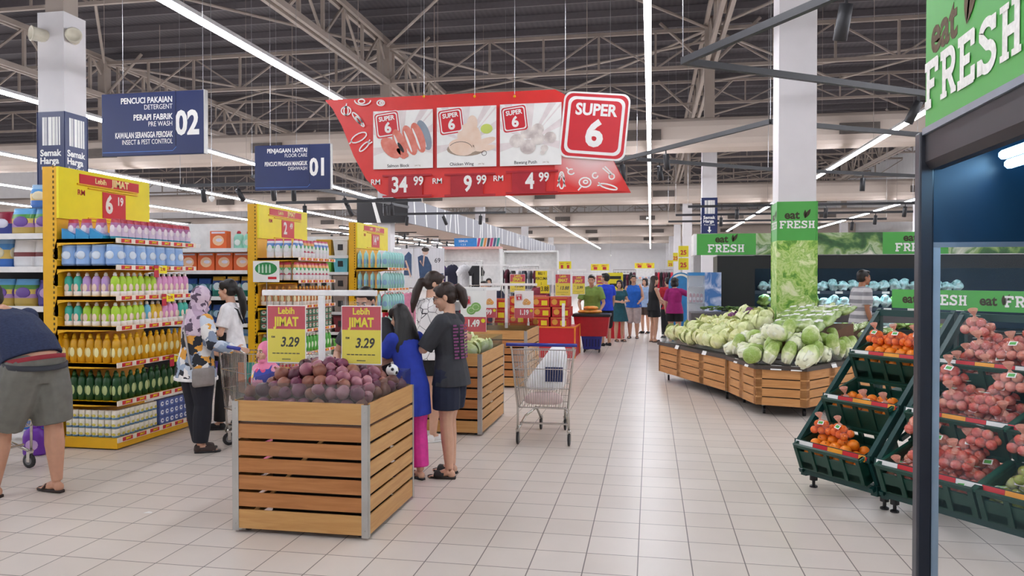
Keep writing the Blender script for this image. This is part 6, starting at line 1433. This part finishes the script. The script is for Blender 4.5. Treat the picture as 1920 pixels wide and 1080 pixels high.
p.top(cloth('vest_blue','1e62c0'),0,.08,.03,.01,'vest'); p.legs(cloth('pale_shorts','b8a8a4'),1.0,.02,.02,'shorts'); p.shoes(BLKC,'slide'); p.hair(HAIR,'short')
p=Body('woman in black sleeveless top and black shorts with long hair',(.08,19.3,0),-65,1.66,SKINL,1.05,0,(0,0),pose=dict(elR=(.2,.08,1.1),wrR=(.12,.32,1.02),elL=(-.2,.06,1.1),wrL=(-.12,.3,1.0)),vox=.011)
p.top(BLKC,0,.1,.025,.02,'top'); p.legs(BLKC,.62,.024,.02,'shorts'); p.shoes(mat('sandal_brown','3a2620',.6),'slide'); p.hair(HAIRB,'long')
p=Body('woman in magenta tee and black shorts reaching to the right',(.56,18.3,0),-12,1.62,SKINL,1.12,0,(-20,0),pose=dict(elR=(.36,.12,1.26),wrR=(.52,.25,1.3),elL=(-.23,-.02,1.1),wrL=(-.24,.1,.88)),vox=.011)
p.top(cloth('magenta','9a1a6a'),.9,.1,.025,.015,'tee_shirt'); p.legs(BLKC,.7,.02,.02,'shorts'); p.shoes(BLKC,'flat'); p.hair(HAIR,'bob')
STRM,N,L,b=nodes('cloth_grey_stripes',.8); tc=N.new('ShaderNodeTexCoord'); wv=N.new('ShaderNodeTexWave'); wv.bands_direction='Z'; wv.inputs['Scale'].default_value=2.6; L.new(tc.outputs['Object'],wv.inputs[0]); rp=N.new('ShaderNodeValToRGB'); rp.color_ramp.interpolation='CONSTANT'; rp.color_ramp.elements[0].color=rgb('8f8d92'); rp.color_ramp.elements[1].position=.5; rp.color_ramp.elements[1].color=rgb('c9c6c8'); L.new(wv.outputs[1],rp.inputs[0]); L.new(rp.outputs[0],b.inputs['Base Color'])
p=Body('man in grey striped tee walking right along the vegetable cooler',(3.38,13.15,0),-75,1.74,SKINT,1.1,2,(0,3),vox=.01,fem=False)
p.top(STRM,.8,.1,.03,.015,'tee_shirt'); p.legs(BLKC,1.0,.02,.02,'shorts'); p.shoes(BLKC,'flat'); p.hair(HAIR,'short')
for lab,x,y,rz,H,top_,leg,hr,fem in (('woman in grey headscarf and black clothes far down the aisle',-1.05,22.5,190,1.58,'17181b','17181b','hijab',True),('woman in pale blue top and brown shorts far down the aisle',-.15,22.2,150,1.6,'9ab4d8','4a3a34','bob',True),
  ('person in red tee behind the woman in black',.45,20.6,20,1.62,'b01a28','17181b','short',False),('person in red tee among the signs beyond the cabbage crate',-3.15,14.2,170,1.55,'b8202c','2a3250','short',True),('shopper in white shirt near the clothing racks',-4.2,19.5,190,1.6,'e4e2e2','2a2a34','bob',True),('shopper in maroon top beyond the red gift boxes',-3.0,20.3,160,1.6,'7a1f30','2a2a34','long',True)):
    p=Body(lab,(x,y,0),rz,H,SKINL,1.03,0,(0,0),vox=.013,fem=fem)
    p.top(cloth('far_'+top_,top_),.8 if hr!='hijab' else 1.9,.1,.025,.015,'shirt'); p.legs(cloth('far_'+leg,leg),.8 if leg=='4a3a34' else 1.95,.02,.015,'trousers' if leg!='4a3a34' else 'shorts'); p.shoes(BLKC,'flat')
    if hr=='hijab': p.hijab(cloth('grey_scarf','6a6468'))
    else: p.hair(HAIR,hr)
# child with pink headscarf behind the left sign
p=Body('small child in pink hood behind the left price sign',(-3.05,5.62,0),160,1.1,SKINL,1.1,0,(0,0),vox=.009)
p.top(pat('child_print','d8507a',('e8a0b8','3a4aa0','e6d8dc','f0c850'),12),1.8,.15,.03,.02,'blouse'); p.legs(cloth('child_pink','d87898'),1.95,.02,.015,'trousers'); p.shoes(mat('shoe_white','e6e3de',.5),'flat'); p.hijab(cloth('pink_hood','ea86a8'))
# ================================================================ CLOTHING DEPARTMENT AND FAR BACKGROUND
def put_sign_row(label,px0,py0,px1,py1,Y,price):
    a=atY(px0,py1,Y); c=atY(px1,py0,Y); return pcard(label,(a.x+c.x)/2,Y,a.z,c.x-a.x,c.z-a.z,price,.08)
put_sign_row('small Lebih JIMAT 13.88 sign above the empty crate',956,514,985,548,16.5,'13.88'); put_sign_row('Lebih JIMAT 13.88 sign over the red gift boxes',1041,514,1070,555,16.5,'13.88'); put_sign_row('Lebih JIMAT sign left of the green polo man',1073,517,1097,552,16.5,'3.99')
put_sign_row('Lebih JIMAT sign right of the blue tee man',1118,516,1132,556,20.5,'9.90')
def ycard(label,px0,py0,px1,py1,Y,lines,grp=None):
    a=atY(px0,py1,Y); c=atY(px1,py0,Y); w_=c.x-a.x; h_=c.z-a.z; t=thing('price_sign',label,'price sign',((a.x+c.x)/2,Y,a.z),group=grp); mb=MB(); mb.rbox(-w_/2,w_/2,-.003,.003,0,h_,.003)
    for k,s in enumerate(lines): mb.text(s,h_/len(lines)*.75,(0,-.003,h_*(1-(k+.5)/len(lines))),NX,NZ,1 if s[0]!='R' else 2,bold=.02,sxx=.7)
    mb.build('card',[SYEL,INKB,SRED],t); return t
ycard('plain yellow notice card between two Lebih JIMAT signs',1004,508,1026,537,16.5,['BELI 1','PERCUMA','1']); ycard('small yellow card under the plain yellow notice',1013,534,1030,550,16.6,['3.88'])
for lab,x0,x1,y,Y,pst in (('white pipe frame over the red gift boxes',955,1099,506,16.5,1036),('white pipe frame far behind the red cart',1070,1180,513,20.5,1150),('white pipe frame in the clothing area',880,1010,497,22.0,900)):
    a=atY(x0,y,Y); c=atY(x1,y,Y); m_=atY(pst,y,Y); t=thing('sign_stand',lab,'sign stand',(m_.x,Y+.03,0))
    MB().box(a.x-m_.x,c.x-m_.x,-.012,.012,a.z-.02,a.z+.02).build('crossbar',PIPE,t); MB().box(-.02,.02,-.012,.012,.02,a.z-.02).build('post',PIPE,t); MB().box(-.2,.2,-.2,.2,0,.02).build('base',PIPE,t)
# yellow stack of cards on a stand right of the blue tee man
t=thing('sign_stack','tall yellow card display on red base right of the blue tee man','sign',(-.93,20.4,0))
mb=MB(); mb.box(-.2,.2,-.05,.05,.7,1.75); 
for k in range(5): mb.box(-.15,.15,-.056,-.05,.78+k*.2,.86+k*.2,1)
mb.build('card_column',[SYEL,INKB],t); MB().box(-.24,.24,-.15,.15,0,.7).build('base',RED,t)
# far yellow headers on low shelving
for i,(x0,y0,x1,y1,Y) in enumerate(((1048,490,1071,505,33),(1108,495,1142,507,42),(1190,493,1227,503,48))):
    a=atY(x0,y1,Y); c=atY(x1,y0,Y); t=thing('far_gondola','far shelf unit with yellow header, %s of three across the aisle end'%od(i),'shelf unit',((a.x+c.x)/2,Y,0)); w_=(c.x-a.x)/2
    mb=MB(); mb.box(-w_,w_,0,.05,a.z,c.z); 
    for s in (-.5,.5): mb.text('JIMAT',w_*.25,(s*w_,0,c.z-.1),NX,NZ,1,bold=.02); mb.box(s*w_-w_*.2,s*w_+w_*.2,-.004,0,a.z+.04,a.z+(c.z-a.z)*.55,1)
    mb.build('header',[SYEL,SRED],t); MB().box(-w_,w_,.02,.06,0,a.z).build('back_panel',SHW,t)
    for z in (.15,.6,1.05,1.5): MB().box(-w_,w_,-.4,.02,z,z+.04).build('shelf',SHW,t)
    for z in (.19,.64,1.09,1.54):
        for k in range(6): tag(dup(OBX.o if k%2 else PB[2].o,(t.location.x-w_+.15+k*(2*w_-.3)/5,Y-.2,z+.001),(0,0,0),'small goods pack, %s from left, shelf %s up, %s far yellow-header unit'%(od(k),od(int((z-.19)/.45+.1)),od(i)),'goods on the far units',.42))
# garments
def garment(col,long=False):
    m=cloth('garment_'+col,col); o=thing('hanging_garment',None,None); mb=MB(); out=[(-.22,0),(.22,0),(.22,.55 if not long else .5),(.36,.42),(.42,.55),(.2,.76),(.08,.8),(0,.77),(-.08,.8),(-.2,.76),(-.42,.55),(-.36,.42),(-.22,.55 if not long else .5)]
    R=[]
    for d,s in ((-.05,.92),(-.03,1),(.03,1),(.05,.92)): R.append([V((x*s,d,.8*0+(z-.4)*s+.4)) for x,z in out])
    mb.loft(R); g=mb.build('cloth',m,o); MB().tube(((-.2,0,.76),(0,0,.83),(.2,0,.76)),.008,6).build('hanger',WIRE,o); MB().tube(((0,0,.83),(0,0,.88),(.02,0,.9),(0,0,.915)),.004,6).build('hook',WIRE,o)
    return Proto(o,'garment')
GC=dict(navy='22243c',white='e2e2e4',black='1c1c20',purple='4a2c6a',maroon='5a1c30',red='c02038',pink='d88aa4',grey='77767c'); GAR={k:garment(c) for k,c in GC.items()}
def rack(label,px0,px1,pyrail,Y,cols,where,depth=.5,base=True):
    a=atY(px0,pyrail,Y); c=atY(px1,pyrail,Y); t=thing('clothes_rack',label,'clothes rack',((a.x+c.x)/2,Y,0)); w_=(c.x-a.x)/2; z=a.z
    MB().tube(((-w_,0,z),(w_,0,z)),.014,8).build('rail',CHROME,t)
    for s in (-1,1): MB().tube(((s*w_,0,0.02),(s*w_,0,z)),.014,8).build('upright',CHROME,t); MB().box(s*w_-.02,s*w_+.02,-.25,.25,0,.02).build('foot',CHROME,t)
    n=len(cols)
    for k,cn in enumerate(cols):
        sc=min(1,(z-.05)/1.0)
        GAR[cn].put((t.location.x-w_+(k+.5)*2*w_/n,Y,z-.915*sc+.005),(0,0,PI/2*.0+(1.15 if n<5 else 1.5)),'%s garment, %s from left on the rack %s'%(cn,od(k),where),'garments on the rack '+where,sc)
rack('high clothes rack under the poster of blue and rainbow stripes',815,905,490,24.5,['purple','navy','white','black'],'under the striped poster')
rack('clothes rack with red tops beside the farthest yellow unit',722,775,540,17.6,['red','red','pink'],'by the farthest yellow unit')
rack('dark clothes rack far down on the right',1150,1192,506,36,['maroon','black','maroon','navy','maroon','black','maroon'],'far down on the right'); rack('dark clothes rack at the far end',1228,1262,506,38,['maroon','red','black','maroon','maroon','black','red'],'at the far end')
rack('long clothes rack behind the white pipe frame',925,1010,500,30,['grey','navy','maroon','black','white','navy','grey','maroon'],'behind the pipe frame')
rack('low clothes rack left of the red gift boxes',880,940,535,19.0,['black','red','white','navy'],'left of the gift boxes')
# white department shelving with pink trim
for i,(x0,x1,ytop,Y) in enumerate(((830,938,463,26.5),(945,1045,470,32))):
    a=atY(x0,ytop,Y); c=atY(x1,ytop,Y); t=thing('clothing_fixture','white clothing fixture with %s trim, %s the grey fascia'%(('pink','wooden')[i],('left under','right under')[i]),'shelf unit',((a.x+c.x)/2,Y,0)); w_=(c.x-a.x)/2
    MB().box(-w_,w_,.4,.45,0,a.z).build('back_panel',SHW,t); MB().box(-w_,w_,-.1,.4,a.z-.08,a.z).build('top_shelf',mat('trim_pink','e0a8a0',.5) if i==0 else SHW,t)
    for z in (.2,.75,1.3): MB().box(-w_,w_,-.1,.4,z,z+.04).build('shelf',SHW,t)
    for s in (-1,1): MB().box(s*w_-.02,s*w_+.02,-.1,.4,0,a.z-.08).build('side_panel',SHW,t)
    for z in (.24,.79):
        for k in range(8): 
            o=tag(MB().rbox(-.1,.1,-.13,.13,.002,.14+.03*(k%3),.03).build('folded_stack',cloth('fold_%d'%(k%4),('c8c4c8','2a2c3c','8c2c44','d8d4c8')[k%4])),'folded clothes, %s from left, shelf %s, %s white fixture'%(od(k),'bottom' if z<.5 else 'second',('left','right')[i]),'clothes','folded clothes on the white fixtures'); o.location=(t.location.x-w_+.2+k*(2*w_-.4)/7,Y+.15,z)
# posters
DEN=mat('print_denim','3d5576',.5,var=.2); SKP=mat('print_skin','d8b8a4',.5); HRP=mat('print_hair','40362f',.5); PBG=mat('print_backdrop','dcdcdf',.5,stretch=(12,1,.2),scale=2,var=.08)
def poster(label,x0,y0,x1,y1,Y,kind):
    a=atY(x0,y1,Y); c=atY(x1,y0,Y); w_=c.x-a.x; h_=c.z-a.z; t=thing('poster_stand',label,'poster',((a.x+c.x)/2,Y,0)); mb=MB(); mb.box(-w_/2,w_/2,-.02,.02,a.z,c.z,0)
    P=lambda pts: [((x-.5)*w_,a.z+y*h_) for x,y in pts]
    if kind==0:
        O=(0,-.02,0)
        mb.poly(P([(.2,.12),(.62,.18),(.98,.2),(.95,.05),(.85,.05),(.8,.12),(.4,.02),(.18,.04)]),O,NX,NZ,1,.001); mb.poly(P([(.18,.1),(.14,.5),(.12,.72),(.25,.78),(.45,.72),(.58,.45),(.6,.16)]),O,NX,NZ,1,.002)
        mb.poly(P(el(.38,.88,.1,.1,0,342,14)),O,NX,NZ,2,.003); mb.poly(P(el(.38,.95,.13,.07,0,342,14)),O,NX,NZ,3,.004); mb.ribbon(P([(.2,.6),(.3,.42),(.34,.78)]),.05*w_,O,NX,NZ,2,.004); mb.ribbon(P([(.6,.25),(.72,.2)]),.05*w_,O,NX,NZ,2,.004)
        mb.text('69',.2*h_,((.78-.5)*w_,-.02,a.z+.6*h_),NX,NZ,4,bold=.01)
    elif kind==1:
        O=(0,-.02,0); mb.poly(P([(.55,.1),(.95,.1),(.95,.8),(.8,.9),(.6,.75)]),O,NX,NZ,1,.001); mb.ribbon(P([(.65,.6),(.8,.3),(.9,.05)]),.08*w_,O,NX,NZ,2,.003)
    else:
        O=(0,-.02,0); mb.poly(P([(0,0),(.5,0),(.5,1),(0,1)]),O,NX,NZ,5,.001); mb.text('SEMUA',.35*h_,((.2-.5)*w_,-.02,a.z+.65*h_),NX,NZ,0,bold=.02,th=.003); mb.text('1 2 3',.3*h_,((.2-.5)*w_,-.02,a.z+.25*h_),NX,NZ,0,bold=.02,th=.003)
        for k in range(7): mb.poly(P([(.5+k*.07,0),(.55+k*.07,0),(.53+k*.07+.06,1),(.5+k*.07+.03,1)]),O,NX,NZ,(6,7,8,9,6,1,7)[k],.001)
    mb.build('panel',[PBG,DEN,SKP,HRP,CHARC,mat('print_blue','2f7cc0',.5),mat('print_magenta','a83a6a',.5),mat('print_teal','3a8a84',.5),mat('print_orange2','d08a4a',.5),mat('print_slate','3a3a4a',.5)],t)
    for s in (-.4,.4): MB().box(s*w_-.02,s*w_+.02,-.015,.015,.02,a.z).build('leg',SHW,t); MB().box(s*w_-.04,s*w_+.04,-.2,.2,0,.02).build('foot',SHW,t)
poster('poster of a seated person in denim with 69 price',777,465,833,524,21,0); poster('narrow poster left of the seated denim figure',737,466,774,522,20.5,1); poster('blue and rainbow striped poster under the fascia',852,446,937,463,27.2,2)
t=thing('sale_stand','stepped yellow sale signs on a pole left of the green header','sign',(1.0,19.0,0)); MB().box(-.03,.03,-.03,.03,0,2.45).build('post',PIPE,t); MB().box(-.25,.25,-.25,.25,0,.03).build('base',PIPE,t)
for k,(x0,y0,x1,y1) in enumerate(((1272,461,1291,482),(1272,484,1291,506),(1262,474,1271,490),(1252,488,1262,500))):
    a=atY(x0,y1,18.95); c=atY(x1,y0,18.95); mb=MB(); mb.box(a.x-1.0,c.x-1.0,-.06,-.04,a.z,c.z); mb.text('25',(c.z-a.z)*.55,((a.x+c.x)/2-1.0,-.061,(a.z+c.z)/2-.03),NX,NZ,1,bold=.03); mb.build('yellow_card',[SYEL,SRED],t)
# blue display freezer
m,N,L,b=nodes('snow_print',.25); tc=N.new('ShaderNodeTexCoord'); nz=N.new('ShaderNodeTexNoise'); nz.inputs['Scale'].default_value=4; nz.inputs['Detail'].default_value=6; nz.inputs['Distortion'].default_value=1; L.new(tc.outputs['Object'],nz.inputs[0]); rp=N.new('ShaderNodeValToRGB'); L.new(nz.outputs[0],rp.inputs[0]); rp.color_ramp.elements[0].position=.38; rp.color_ramp.elements[0].color=rgb('4a7ab8'); rp.color_ramp.elements[1].position=.66; rp.color_ramp.elements[1].color=rgb('e8eef6'); q=rp.color_ramp.elements.new(.5); q.color=rgb('a8b8d8'); L.new(rp.outputs[0],b.inputs['Base Color']); SNOW=m
t=thing('display_freezer','glass fridge with blue snowy print beside the black cooler end','refrigerator',(1.0,14.6,0)); 
MB().box(-.3,.3,0,.55,.0,.12).build('base',SHW,t); MB().box(.0,.3,0,.55,.12,1.72).build('printed_side',SNOW,t); MB().box(-.3,.0,.0,.02,.12,1.66).build('glass_door',mat('door_glass','d8e4ee',.05,alpha=.25,var=0),t); MB().box(-.3,0,.5,.55,.12,1.66).build('back_panel',SHW,t); MB().box(-.3,.0,0,.55,1.66,1.72).build('top',mat('fridge_blue','3a8ac8',.4),t)
for k,z in enumerate((.45,.8,1.15,1.45)): MB().box(-.29,-.01,.04,.5,z-.015,z).build('shelf',WIRE,t)
BTL=Proto(bottle('drink_bottle',.2,.03,.03,'b86a78','e4e4e8','e8d8dc'),'bottle')
for j,z in enumerate((.12,.45,.8,1.15)):
    for k in range(4): BTL.put((.745+k*.068,14.75,z+.001),(0,0,0),'drink bottle, %s from left, %s shelf of the snowy fridge'%(od(k),od(j)),'bottles in the snowy fridge')
t=thing('round_sign','blue round-topped sign behind the magenta woman, left of the snowy fridge','sign',(.74,19.3,0)); mb=MB(); mb.prism([(x_*.3,1.45+z_*.3) for x_,z_ in arc(0,0,1,1,0,180,12)]+[(-.3,.3),(.3,.3)],.02,(0,0,0),NX,NZ); mb.ribbon([(x_*.24,1.45+z_*.24) for x_,z_ in arc(0,0,1,1,10,170,12)],.05,(0,-.021,0),NX,NZ,1); mb.build('board',[mat('fridge_blue','3a8ac8',.4),PRW],t); MB().box(-.25,.25,-.1,.15,0,.3).build('base',mat('fridge_blue','3a8ac8',.4),t)
# hanging sensor, small sprinkler drops
for i,(px,py,Y) in enumerate(((397,375,16),(1145,480,60),(1213,410,45))):
    p=atY(px,py,Y); t=thing('smoke_sensor','small white ceiling sensor on a thin rod, %s from the front'%od(i),'sensor',tuple(p)); MB().lathe([(.01,.1),(.06,.08),(.07,.03),(.05,0),(.02,-.04)],12).build('head',PRW,t,True); MB().tube(((0,0,.1),(0,0,10.96-p.z)),.008,5).build('rod',WIRE,t)
# litter scraps on the floor
tag(MB().prism([(0,0),(.06,.01),(.05,.03),(.02,.035)],.002,tuple(atZ(268,962)),(1,0,0),(0,1,0)).build('paper_scrap',PRW),'tiny white paper scrap on the tiles left of the onion crate','scrap')
